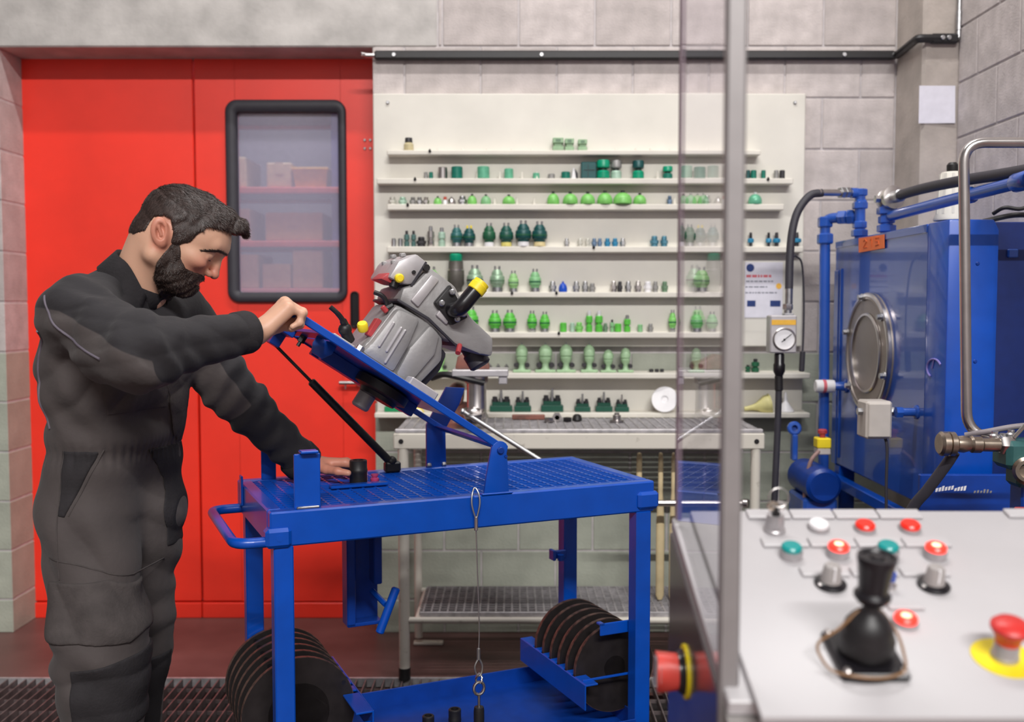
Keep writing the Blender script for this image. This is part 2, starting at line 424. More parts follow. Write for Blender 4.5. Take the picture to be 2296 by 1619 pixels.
for s in (0, .0006):
    for i in range(nx + 1):
        for j in range(nz + 1):
            u, v = i / nx, j / nz; vs.append((p0[0] + (p1[0] - p0[0]) * u, 3.8775 - s - .006 * (u ** 2) * (1 - v), p0[2] + (p1[2] - p0[2]) * v))
n1 = (nx + 1) * (nz + 1); fs = []
for s in (0, n1):
    for i in range(nx):
        for j in range(nz): a = s + i * (nz + 1) + j; fs.append((a, a + nz + 1, a + nz + 2, a + 1))
b.add(vs, fs); single('paper_notice', b, 'paper', 'blank white paper sheet fixed to the concrete pilaster in the corner', 'notice', p0)

ITEMS = [
    (1, -0.418, 0.0437, 0.0528, 'bottle_fitting', 'fitting', 'beige bottle shaped fitting with dark cap on the top shelf', ('beige', 'dark')),
    (1, 0.186, 0.0437, 0.0509, 'square_socket', 'socket', 'leftmost pale green square socket on the top shelf', ('sage', 'sagedk')),
    (1, 0.232, 0.0364, 0.0491, 'square_socket', 'socket', 'second from left pale green square socket on the top shelf', ('sage', 'sagedk')),
    (1, 0.285, 0.0364, 0.0455, 'square_socket', 'socket', 'rightmost pale green square socket on the top shelf', ('sage', 'sagedk')),
    (2, -0.350, 0.0146, 0.0291, 'bush', 'bush', 'small grey steel bush on the second shelf down', ('grey',)),
    (2, -0.329, 0.0164, 0.0291, 'bush', 'bush', 'narrow dark green bush on the second shelf down', ('teal',)),
    (2, -0.281, 0.0382, 0.0473, 'bush', 'bush', 'tall polished steel bush on the second shelf down', ('steel',)),
    (2, -0.223, 0.0455, 0.0491, 'bush', 'bush', 'wide dark green bush on the second shelf down', ('teal',)),
    (2, -0.116, 0.0491, 0.0491, 'bush', 'bush', 'wide glossy light green bush on the second shelf down', ('mint',)),
    (2, -0.013, 0.0364, 0.0418, 'bush', 'bush', 'medium two tone green bush on the second shelf down', ('mint',)),
    (2, 0.098, 0.0273, 0.0255, 'bush', 'bush', 'short green bush on the second shelf down', ('mint',)),
    (2, 0.160, 0.0273, 0.0218, 'bush', 'bush', 'short grey bush on the second shelf down', ('grey',)),
    (2, 0.218, 0.0364, 0.0291, 'bush', 'bush', 'squat dark green bush on the second shelf down', ('teal',)),
    (2, 0.252, 0.0309, 0.0473, 'slotted_tool', 'tool', 'white and black slotted tool on the second shelf down', ('white', 'dark')),
    (2, 0.310, 0.0618, 0.0673, 'square_block', 'block', 'dark teal square block on the second shelf down', ('tealdk', 'tealdk')),
    (2, 0.369, 0.0528, 0.0746, 'two_tier_fitting', 'fitting', 'emerald green two tier fitting on the second shelf down', ('emerald', 'emerald')),
    (2, 0.422, 0.0437, 0.0746, 'two_tier_fitting', 'fitting', 'pale silver green two tier fitting on the second shelf down', ('mintpale', 'grey')),
    (2, 0.511, 0.0473, 0.0728, 'two_tier_fitting', 'fitting', 'dark teal over green two tier fitting on the second shelf down', ('emerald', 'tealdk')),
    (2, 0.631, 0.0400, 0.0509, 'two_tier_fitting', 'fitting', 'emerald over dark green two tier fitting on the second shelf down', ('teal', 'emerald')),
    (2, 0.760, 0.0473, 0.0473, 'bush', 'bush', 'dark green bush behind the clear screen on the second shelf down', ('teal',)),
    (2, 0.958, 0.0182, 0.0364, 'bush', 'bush', 'slim black green bush right of the clear screen on the second shelf down', ('tealdk',)),
    (2, 0.981, 0.0236, 0.0364, 'bush', 'bush', 'slim dark green bush right of the clear screen on the second shelf down', ('teal',)),
    (2, 1.021, 0.0182, 0.0364, 'bush', 'bush', 'slim mid green bush right of the clear screen on the second shelf down', ('teal',)),
    (2, 1.073, 0.0182, 0.0364, 'bush', 'bush', 'slim grey bush right of the clear screen on the second shelf down', ('grey',)),
    (2, 1.097, 0.0218, 0.0364, 'bush', 'bush', 'slim charcoal bush right of the clear screen on the second shelf down', ('dark',)),
    (3, -0.486, 0.0327, 0.0309, 'hexagon_fitting', 'fitting', 'small pale grey hexagon fitting on the third shelf down', ('glass',)),
    (3, -0.444, 0.0346, 0.0309, 'hexagon_fitting', 'fitting', 'small pale green hexagon fitting on the third shelf down', ('mintpale',)),
    (3, -0.403, 0.0255, 0.0309, 'hexagon_fitting', 'fitting', 'small grey hexagon fitting on the third shelf down', ('grey',)),
    (3, -0.376, 0.0255, 0.0309, 'hexagon_fitting', 'fitting', 'small zinc hexagon fitting on the third shelf down', ('zinc',)),
    (3, -0.349, 0.0255, 0.0309, 'hexagon_fitting', 'fitting', 'small bright steel hexagon fitting on the third shelf down', ('steel',)),
    (3, -0.302, 0.0327, 0.0346, 'domed_fitting', 'fitting', 'small green domed fitting with dark cap on the third shelf down', ('lime', 'dark')),
    (3, -0.272, 0.0200, 0.0327, 'bottle_fitting', 'fitting', 'white fitting with orange cap on the third shelf down', ('white', 'orange')),
    (3, -0.246, 0.0327, 0.0327, 'domed_fitting', 'fitting', 'small silver domed fitting on the third shelf down', ('steel', 'zinc')),
    (3, -0.201, 0.0364, 0.0346, 'hexagon_fitting', 'fitting', 'dark and silver hexagon fitting on the third shelf down', ('zinc',)),
    (3, -0.162, 0.0382, 0.0437, 'domed_fitting', 'fitting', 'leftmost bright green domed fitting with dark stem on the third shelf down', ('lime', 'dark')),
    (3, -0.106, 0.0418, 0.0418, 'domed_fitting', 'fitting', 'mid green domed fitting with dark stem on the third shelf down', ('lime2', 'dark')),
    (3, -0.013, 0.0509, 0.0400, 'domed_fitting', 'fitting', 'squat bright green domed fitting with dark stem on the third shelf down', ('lime', 'dark')),
    (3, 0.167, 0.0491, 0.0528, 'domed_fitting', 'fitting', 'second from left bright green domed fitting with dark stem on the third shelf down', ('lime', 'dark')),
    (3, 0.236, 0.0600, 0.0509, 'domed_fitting', 'fitting', 'third from left bright green domed fitting with dark stem on the third shelf down', ('lime', 'dark')),
    (3, 0.307, 0.0582, 0.0509, 'domed_fitting', 'fitting', 'fourth from left bright green domed fitting with dark stem on the third shelf down', ('lime', 'dark')),
    (3, 0.376, 0.0618, 0.0546, 'domed_fitting', 'fitting', 'large bright green domed fitting with dark stem on the third shelf down', ('lime', 'dark')),
    (3, 0.447, 0.0746, 0.0546, 'domed_fitting', 'fitting', 'widest bright green domed fitting with dark stem on the third shelf down', ('lime', 'dark')),
    (3, 0.518, 0.0528, 0.0455, 'domed_fitting', 'fitting', 'rightmost bright green domed fitting with dark stem on the third shelf down', ('lime', 'dark')),
    (3, 0.641, 0.0218, 0.0364, 'hexagon_fitting', 'fitting', 'blue grey hexagon fitting on the third shelf down', ('bluegrey',)),
    (3, 0.725, 0.0455, 0.0455, 'domed_fitting', 'fitting', 'leftmost pale green domed fitting behind the clear screen on the third shelf down', ('lime2', 'zinc')),
    (3, 0.777, 0.0437, 0.0455, 'domed_fitting', 'fitting', 'rightmost pale green domed fitting behind the clear screen on the third shelf down', ('lime2', 'zinc')),
    (3, 0.985, 0.0546, 0.0491, 'domed_fitting', 'fitting', 'pale green domed fitting right of the clear screen on the third shelf down', ('mint', 'white')),
    (4, -0.482, 0.0182, 0.0346, 'bush', 'bush', 'leftmost slim grey pin on the fourth shelf down', ('zinc',)),
    (4, -0.455, 0.0182, 0.0346, 'bush', 'bush', 'rightmost slim grey pin on the fourth shelf down', ('zinc',)),
    (4, -0.429, 0.0218, 0.0655, 'valve_spool', 'spool', 'leftmost slim teal valve spool on the fourth shelf down', ('tealgrey', 'dark')),
    (4, -0.401, 0.0200, 0.0655, 'valve_spool', 'spool', 'rightmost slim teal valve spool on the fourth shelf down', ('tealgrey', 'dark')),
    (4, -0.369, 0.0400, 0.0400, 'hexagon_fitting', 'fitting', 'low dark hexagon fitting on the fourth shelf down', ('dark',)),
    (4, -0.331, 0.0291, 0.0837, 'valve_spool', 'spool', 'tall silver spool on the fourth shelf down', ('steel', 'zinc')),
    (4, -0.286, 0.0291, 0.0782, 'valve_spool', 'spool', 'tall silver green spool on the fourth shelf down', ('mintpale', 'zinc')),
    (4, -0.225, 0.0491, 0.0891, 'twin_pin_fitting', 'fitting', 'teal twin pin fitting on the fourth shelf down', ('teal2', 'zinc')),
    (4, -0.174, 0.0509, 0.0855, 'twin_pin_fitting', 'fitting', 'dark green twin pin fitting with yellow top on the fourth shelf down', ('tealdk', 'yellow')),
    (4, -0.093, 0.0528, 0.0964, 'twin_pin_fitting', 'fitting', 'dark green twin pin fitting with white foot on the fourth shelf down', ('green', 'white')),
    (4, -0.023, 0.0564, 0.0964, 'twin_pin_fitting', 'fitting', 'dark green twin pin fitting with yellow foot on the fourth shelf down', ('green2', 'yellowfoot')),
    (4, 0.046, 0.0637, 0.1055, 'twin_pin_fitting', 'fitting', 'largest dark green twin pin fitting on a white foot on the fourth shelf down', ('tealdk', 'white')),
    (4, 0.112, 0.0618, 0.1019, 'twin_pin_fitting', 'fitting', 'dark green twin pin fitting with cream foot on the fourth shelf down', ('tealdk', 'cream')),
    (4, 0.223, 0.0218, 0.0346, 'hexagon_fitting', 'fitting', 'leftmost small grey hexagon fitting on the fourth shelf down', ('zinc',)),
    (4, 0.278, 0.0236, 0.0346, 'hexagon_fitting', 'fitting', 'leftmost small pale hexagon fitting on the fourth shelf down', ('glass',)),
    (4, 0.308, 0.0218, 0.0346, 'hexagon_fitting', 'fitting', 'rightmost small pale hexagon fitting on the fourth shelf down', ('glass',)),
    (4, 0.335, 0.0218, 0.0346, 'hexagon_fitting', 'fitting', 'leftmost small blue grey hexagon fitting on the fourth shelf down', ('bluegrey',)),
    (4, 0.358, 0.0200, 0.0346, 'hexagon_fitting', 'fitting', 'rightmost small blue grey hexagon fitting on the fourth shelf down', ('bluegrey',)),
    (4, 0.389, 0.0255, 0.0346, 'hexagon_fitting', 'fitting', 'small blue and yellow hexagon fitting on the fourth shelf down', ('cyan',)),
    (4, 0.420, 0.0255, 0.0346, 'hexagon_fitting', 'fitting', 'small bright blue hexagon fitting on the fourth shelf down', ('cyan',)),
    (4, 0.452, 0.0236, 0.0346, 'hexagon_fitting', 'fitting', 'rightmost small grey hexagon fitting on the fourth shelf down', ('zinc',)),
    (4, 0.580, 0.0346, 0.0437, 'hexagon_fitting', 'fitting', 'leftmost wide blue grey hexagon fitting on the fourth shelf down', ('cyan2',)),
    (4, 0.620, 0.0309, 0.0437, 'hexagon_fitting', 'fitting', 'rightmost wide blue grey hexagon fitting on the fourth shelf down', ('cyan2',)),
    (4, 0.722, 0.0491, 0.0909, 'twin_pin_fitting', 'fitting', 'green twin pin fitting behind the clear screen on the fourth shelf down', ('green', 'zinc')),
    (4, 0.973, 0.0255, 0.0582, 'collared_spool', 'spool', 'leftmost blue collared spool right of the clear screen on the fourth shelf down', ('cyan', 'dark')),
    (4, 1.046, 0.0236, 0.0582, 'collared_spool', 'spool', 'second from left blue collared spool right of the clear screen on the fourth shelf down', ('cyan', 'dark')),
    (4, 1.078, 0.0309, 0.0582, 'collared_spool', 'spool', 'third from left blue collared spool right of the clear screen on the fourth shelf down', ('cyan', 'dark')),
    (4, 1.157, 0.0400, 0.0582, 'collared_spool', 'spool', 'rightmost blue collared spool right of the clear screen on the fourth shelf down', ('cyan', 'dark')),
    (5, -0.327, 0.0655, 0.1037, 'twin_pin_fitting', 'fitting', 'apple green twin pin fitting behind the pump on the fifth shelf down', ('sagelt', 'zinc')),
    (5, -0.228, 0.0673, 0.1601, 'capped_cylinder', 'cylinder', 'tall dark grey cylinder with green cap on the fifth shelf down', ('grime', 'emerald')),
    (5, -0.151, 0.0655, 0.1091, 'twin_pin_fitting', 'fitting', 'silver twin pin fitting with dark green ring on the fifth shelf down', ('silvergreen', 'dark')),
    (5, -0.060, 0.0582, 0.1055, 'twin_pin_fitting', 'fitting', 'green and silver twin pin fitting on the fifth shelf down', ('silvergreen', 'zinc')),
    (5, 0.006, 0.0418, 0.0873, 'twin_pin_fitting', 'fitting', 'small green and silver twin pin fitting on the fifth shelf down', ('sagelt', 'zinc')),
    (5, 0.094, 0.0491, 0.0946, 'twin_pin_fitting', 'fitting', 'green twin pin fitting on a steel foot on the fifth shelf down', ('lime2', 'zinc')),
    (5, 0.166, 0.0309, 0.0437, 'hexagon_fitting', 'fitting', 'grey hexagon fitting left of the blue one on the fifth shelf down', ('zinc',)),
    (5, 0.208, 0.0346, 0.0437, 'domed_fitting', 'fitting', 'royal blue domed fitting on the fifth shelf down', ('royal', 'royal')),
    (5, 0.263, 0.0291, 0.0437, 'hexagon_fitting', 'fitting', 'leftmost grey hexagon fitting right of the blue one on the fifth shelf down', ('zinc',)),
    (5, 0.299, 0.0273, 0.0437, 'hexagon_fitting', 'fitting', 'rightmost grey hexagon fitting right of the blue one on the fifth shelf down', ('zinc',)),
    (5, 0.328, 0.0273, 0.0364, 'hexagon_fitting', 'fitting', 'short grey hexagon fitting right of the blue one on the fifth shelf down', ('grey',)),
    (5, 0.415, 0.0273, 0.0437, 'hexagon_fitting', 'fitting', 'leftmost bright steel hexagon fitting near the clear screen on the fifth shelf down', ('steel',)),
    (5, 0.441, 0.0218, 0.0437, 'hexagon_fitting', 'fitting', 'charcoal hexagon fitting near the clear screen on the fifth shelf down', ('dark',)),
    (5, 0.475, 0.0273, 0.0437, 'hexagon_fitting', 'fitting', 'leftmost grey hexagon fitting near the clear screen on the fifth shelf down', ('zinc',)),
    (5, 0.515, 0.0309, 0.0437, 'hexagon_fitting', 'fitting', 'rightmost bright steel hexagon fitting near the clear screen on the fifth shelf down', ('steel',)),
    (5, 0.555, 0.0346, 0.0437, 'hexagon_fitting', 'fitting', 'white hexagon fitting near the clear screen on the fifth shelf down', ('white',)),
    (5, 0.586, 0.0236, 0.0437, 'hexagon_fitting', 'fitting', 'rightmost grey hexagon fitting near the clear screen on the fifth shelf down', ('grey',)),
    (5, 0.624, 0.0273, 0.0437, 'hexagon_fitting', 'fitting', 'grey green hexagon fitting near the clear screen on the fifth shelf down', ('sagedk',)),
    (5, 0.771, 0.0637, 0.1019, 'twin_pin_fitting', 'fitting', 'green and silver twin pin fitting behind the clear screen on the fifth shelf down', ('sagelt', 'zinc')),
    (6, -0.167, 0.0600, 0.1055, 'twin_pin_fitting', 'fitting', 'bright green twin pin fitting beside the pump on the sixth shelf down', ('limevivid', 'zinc')),
    (6, -0.070, 0.0528, 0.0891, 'twin_pin_fitting', 'fitting', 'leftmost bright green twin pin fitting on the sixth shelf down', ('limevivid', 'zinc')),
    (6, -0.009, 0.0546, 0.0909, 'twin_pin_fitting', 'fitting', 'second from left bright green twin pin fitting on the sixth shelf down', ('limevivid', 'zinc')),
    (6, 0.082, 0.0400, 0.0873, 'twin_pin_fitting', 'fitting', 'third from left bright green twin pin fitting on the sixth shelf down', ('limevivid', 'zinc')),
    (6, 0.134, 0.0418, 0.0837, 'twin_pin_fitting', 'fitting', 'rightmost bright green twin pin fitting on the sixth shelf down', ('limevivid', 'zinc')),
    (6, 0.210, 0.0273, 0.0382, 'bush', 'bush', 'short bright green bush on the sixth shelf down', ('limevivid',)),
    (6, 0.247, 0.0182, 0.0382, 'bush', 'bush', 'slim white green bush on the sixth shelf down', ('mintpale',)),
    (6, 0.275, 0.0327, 0.0400, 'hexagon_fitting', 'fitting', 'green and brown hexagon fitting on the sixth shelf down', ('lime',)),
    (6, 0.316, 0.0273, 0.0873, 'valve_spool', 'spool', 'leftmost tall bright green spool with white tip on the sixth shelf down', ('limevivid', 'white')),
    (6, 0.356, 0.0309, 0.0873, 'valve_spool', 'spool', 'rightmost tall bright green spool with white tip on the sixth shelf down', ('limevivid', 'white')),
    (6, 0.383, 0.0200, 0.0364, 'hexagon_fitting', 'fitting', 'small grey green hexagon fitting on the sixth shelf down', ('sagedk',)),
    (6, 0.410, 0.0164, 0.0509, 'valve_spool', 'spool', 'thin green spool on the sixth shelf down', ('lime2', 'dark')),
    (6, 0.434, 0.0273, 0.0346, 'bush', 'bush', 'low bright green bush on the sixth shelf down', ('limevivid',)),
    (6, 0.472, 0.0273, 0.0691, 'valve_spool', 'spool', 'green spool with grey foot on the sixth shelf down', ('limevivid', 'zinc')),
    (6, 0.525, 0.0200, 0.0309, 'bush', 'bush', 'tiny green bush on the sixth shelf down', ('lime2',)),
    (6, 0.567, 0.0236, 0.0346, 'hexagon_fitting', 'fitting', 'small dark grey hexagon fitting on the sixth shelf down', ('grey',)),
    (6, 0.657, 0.0327, 0.0909, 'twin_pin_fitting', 'fitting', 'bright green twin pin fitting at the screen edge on the sixth shelf down', ('lime', 'zinc')),
    (6, 0.754, 0.0491, 0.0837, 'twin_pin_fitting', 'fitting', 'leftmost green twin pin fitting behind the clear screen on the sixth shelf down', ('lime2', 'zinc')),
    (6, 0.817, 0.0473, 0.0837, 'twin_pin_fitting', 'fitting', 'rightmost green twin pin fitting behind the clear screen on the sixth shelf down', ('lime2', 'zinc')),
    (7, -0.293, 0.0564, 0.0873, 'miniature_pump', 'pump model', 'apple green miniature pump beside the bench vice on the seventh shelf down', ('sagelt', 'dark')),
    (7, -0.090, 0.0164, 0.0327, 'valve_spool', 'spool', 'leftmost small dark pin beside the vice on the seventh shelf down', ('dark', 'zinc')),
    (7, -0.057, 0.0164, 0.0327, 'valve_spool', 'spool', 'second from left small dark pin beside the vice on the seventh shelf down', ('dark', 'zinc')),
    (7, -0.023, 0.0164, 0.0327, 'valve_spool', 'spool', 'rightmost small dark pin beside the vice on the seventh shelf down', ('dark', 'zinc')),
    (7, 0.040, 0.0728, 0.1201, 'miniature_pump', 'pump model', 'leftmost sage green miniature pump with domed head on the seventh shelf down', ('sage2', 'dark')),
    (7, 0.137, 0.0837, 0.1201, 'miniature_pump', 'pump model', 'second from left sage green miniature pump with domed head on the seventh shelf down', ('sage2', 'dark')),
    (7, 0.222, 0.0782, 0.1219, 'miniature_pump', 'pump model', 'third from left sage green miniature pump with domed head on the seventh shelf down', ('sage2', 'dark')),
    (7, 0.317, 0.0691, 0.1201, 'miniature_pump', 'pump model', 'fourth from left sage green miniature pump with domed head on the seventh shelf down', ('sage2', 'dark')),
    (7, 0.395, 0.0637, 0.0982, 'miniature_pump', 'pump model', 'fifth from left sage green miniature pump with domed head on the seventh shelf down', ('sage2', 'dark')),
    (7, 0.466, 0.0637, 0.1055, 'miniature_pump', 'pump model', 'rightmost sage green miniature pump with domed head on the seventh shelf down', ('sage2', 'dark')),
    (7, 0.573, 0.0182, 0.0127, 'bush', 'bush', 'leftmost tiny dark cap on the seventh shelf down', ('dark',)),
    (7, 0.596, 0.0164, 0.0127, 'bush', 'bush', 'second from left tiny dark cap on the seventh shelf down', ('dark',)),
    (7, 0.617, 0.0164, 0.0127, 'bush', 'bush', 'rightmost tiny dark cap on the seventh shelf down', ('dark',)),
    (7, 0.756, 0.0637, 0.1055, 'miniature_pump', 'pump model', 'sage green miniature pump behind the clear screen on the seventh shelf down', ('sage2', 'dark')),
    (7, 0.970, 0.0218, 0.0291, 'valve_spool', 'spool', 'leftmost dark green little valve right of the clear screen on the seventh shelf down', ('green', 'dark')),
    (7, 1.001, 0.0327, 0.0546, 'valve_spool', 'spool', 'rightmost dark green little valve right of the clear screen on the seventh shelf down', ('green', 'dark')),
    (8, -0.473, 0.1000, 0.0764, 'manifold_block', 'manifold', 'bright green manifold with black fittings at the left end on the bottom shelf', ('greenbase', 'dark')),
    (8, -0.045, 0.0928, 0.0873, 'manifold_block', 'manifold', 'leftmost dark green manifold with black fittings and steel post on the bottom shelf', ('greendk', 'dark')),
    (8, 0.044, 0.0691, 0.0837, 'manifold_block', 'manifold', 'second from left dark green manifold with black fittings and steel post on the bottom shelf', ('greendk', 'dark')),
    (8, 0.165, 0.0909, 0.0946, 'manifold_block', 'manifold', 'third from left dark green manifold with black fittings and steel post on the bottom shelf', ('greendk', 'dark')),
    (8, 0.290, 0.0637, 0.0728, 'manifold_block', 'manifold', 'fourth from left dark green manifold with black fittings and steel post on the bottom shelf', ('greendk', 'dark')),
    (8, 0.378, 0.0691, 0.0800, 'manifold_block', 'manifold', 'rightmost dark green manifold with black fittings and steel post on the bottom shelf', ('greendk', 'dark')),
    (8, 0.452, 0.0564, 0.0691, 'manifold_block', 'manifold', 'dark green manifold with bright steel knob on the bottom shelf', ('greendk', 'steel')),
]

SHZ = {1: (2.004, 1.985), 2: (1.892, 1.869), 3: (1.789, 1.765), 4: (1.619, 1.595), 5: (1.435, 1.413), 6: (1.272, 1.249), 7: (1.107, 1.085), 8: (.945, .925)}
SHX = {1: (-.503, 1.0), 2: (-.545, 1.132), 3: (-.504, 1.097), 4: (-.506, 1.178), 5: (-.507, .915), 6: (-.508, .90), 7: (-.551, 1.208), 8: (-.558, 1.21)}
board = thing('display_board', 'tall cream wall board with eight narrow shelves of fittings beside the red door', 'shelf', (.32, YW, .9))
b = MB(); b.bx((-.566, 4.10, 1.212), (1.195, YW, 2.241), .004); part('back_panel', b, 'cream', board)
b = MB(); b.bx((-.560, 4.115, .925), (1.205, YW, 1.10), .003); part('lower_panel', b, 'cream', board)
for s in range(1, 9):
    z1, z0 = SHZ[s]; x0, x1 = SHX[s]; yb, yf = (4.10, 4.04) if s < 7 else (4.115, 4.02)
    b = MB(); b.bx((x0, yf, z0), (x1, yb, z1), .003); b.bx((x0, yb - .006, z1 - .002), (x1, yb, z1 + .004)); part('shelf', b, 'creamshelf', board)
for x, z in ((-.505, 2.205), (1.15, 2.205), (-.505, 1.25), (1.16, 1.25)):
    b = MB(); b.cyl((x, 4.092, z), (x, 4.10, z), .007, 10, bev=.002); part('screw', b, 'zinc', board)
for x, s in ((-.33, 1), (-.39, 2), (.0, 5), (.18, 5), (.19, 6), (.33, 4), (1.03, 2), (-.42, 3)):
    b = MB(); b.cyl((x, 4.035, SHZ[s][0] - .004), (x, 4.046, SHZ[s][0] - .004), .006, 8); b.cyl((x, 4.036, SHZ[s][0] + .004), (x, 4.036, SHZ[s][0] - .01), .003, 6); part('hook', b, 'black', board)
rp = random.Random(5)
for s, xs in ((2, (-.14, -.05, .04, .10, .59)), (3, (-.07, .09, .66, .02)), (1, (-.3, -.2, -.1, .0, .08, .16, .42, .5, .56, .64))):
    for x in xs:
        b = MB(); b.lathe([(.006, 0), (.003, .028 if s > 1 else .012), (0, .03 if s > 1 else .013)], 8, MX.Translation((x, 4.07, SHZ[s][0]))); part('peg', b, 'creamshelf', board)

col = lambda *a: srgb(*a)
for k, c, r, mt in (('beige', (202, 190, 150), .5, 0), ('dark', (46, 44, 48), .45, 0), ('sage', (150, 182, 144), .5, 0), ('sagedk', (104, 134, 106), .5, 0), ('sage2', (160, 192, 152), .5, 0),
    ('sagelt', (150, 200, 130), .5, 0), ('teal', (26, 116, 98), .35, .1), ('teal2', (48, 104, 104), .4, .1), ('tealdk', (20, 78, 78), .4, .1), ('tealgrey', (88, 122, 118), .4, .3), ('mint', (104, 180, 146), .3, .1), ('mintpale', (176, 206, 186), .4, .2),
    ('emerald', (0, 150, 112), .35, 0), ('lime', (128, 200, 104), .4, 0), ('lime2', (132, 188, 134), .4, 0), ('limevivid', (92, 190, 70), .4, 0), ('silvergreen', (158, 186, 158), .4, .4), ('grey', (150, 148, 146), .5, .3), ('glass', (206, 204, 194), .3, .2),
    ('bluegrey', (108, 132, 160), .4, .3), ('cyan', (40, 130, 170), .4, .1), ('cyan2', (78, 132, 152), .4, .3), ('royal', (18, 76, 190), .35, 0), ('green', (30, 92, 62), .4, 0), ('green2', (28, 84, 74), .4, 0), ('cream_', (232, 214, 160), .5, 0),
    ('yellowfoot', (226, 214, 120), .5, 0), ('grime', (92, 88, 82), .5, .2), ('greenbase', (10, 136, 84), .4, 0), ('greendk', (16, 76, 60), .4, 0)):
    M['i_' + k] = mat('fitting_' + k.rstrip('_'), col(*c), r, mt, var=.07, scale=60)
def IM(k):
    if k == 'cream': return M['i_cream_']
    return M.get('i_' + k) or M[k if k != 'orange' else 'orange']

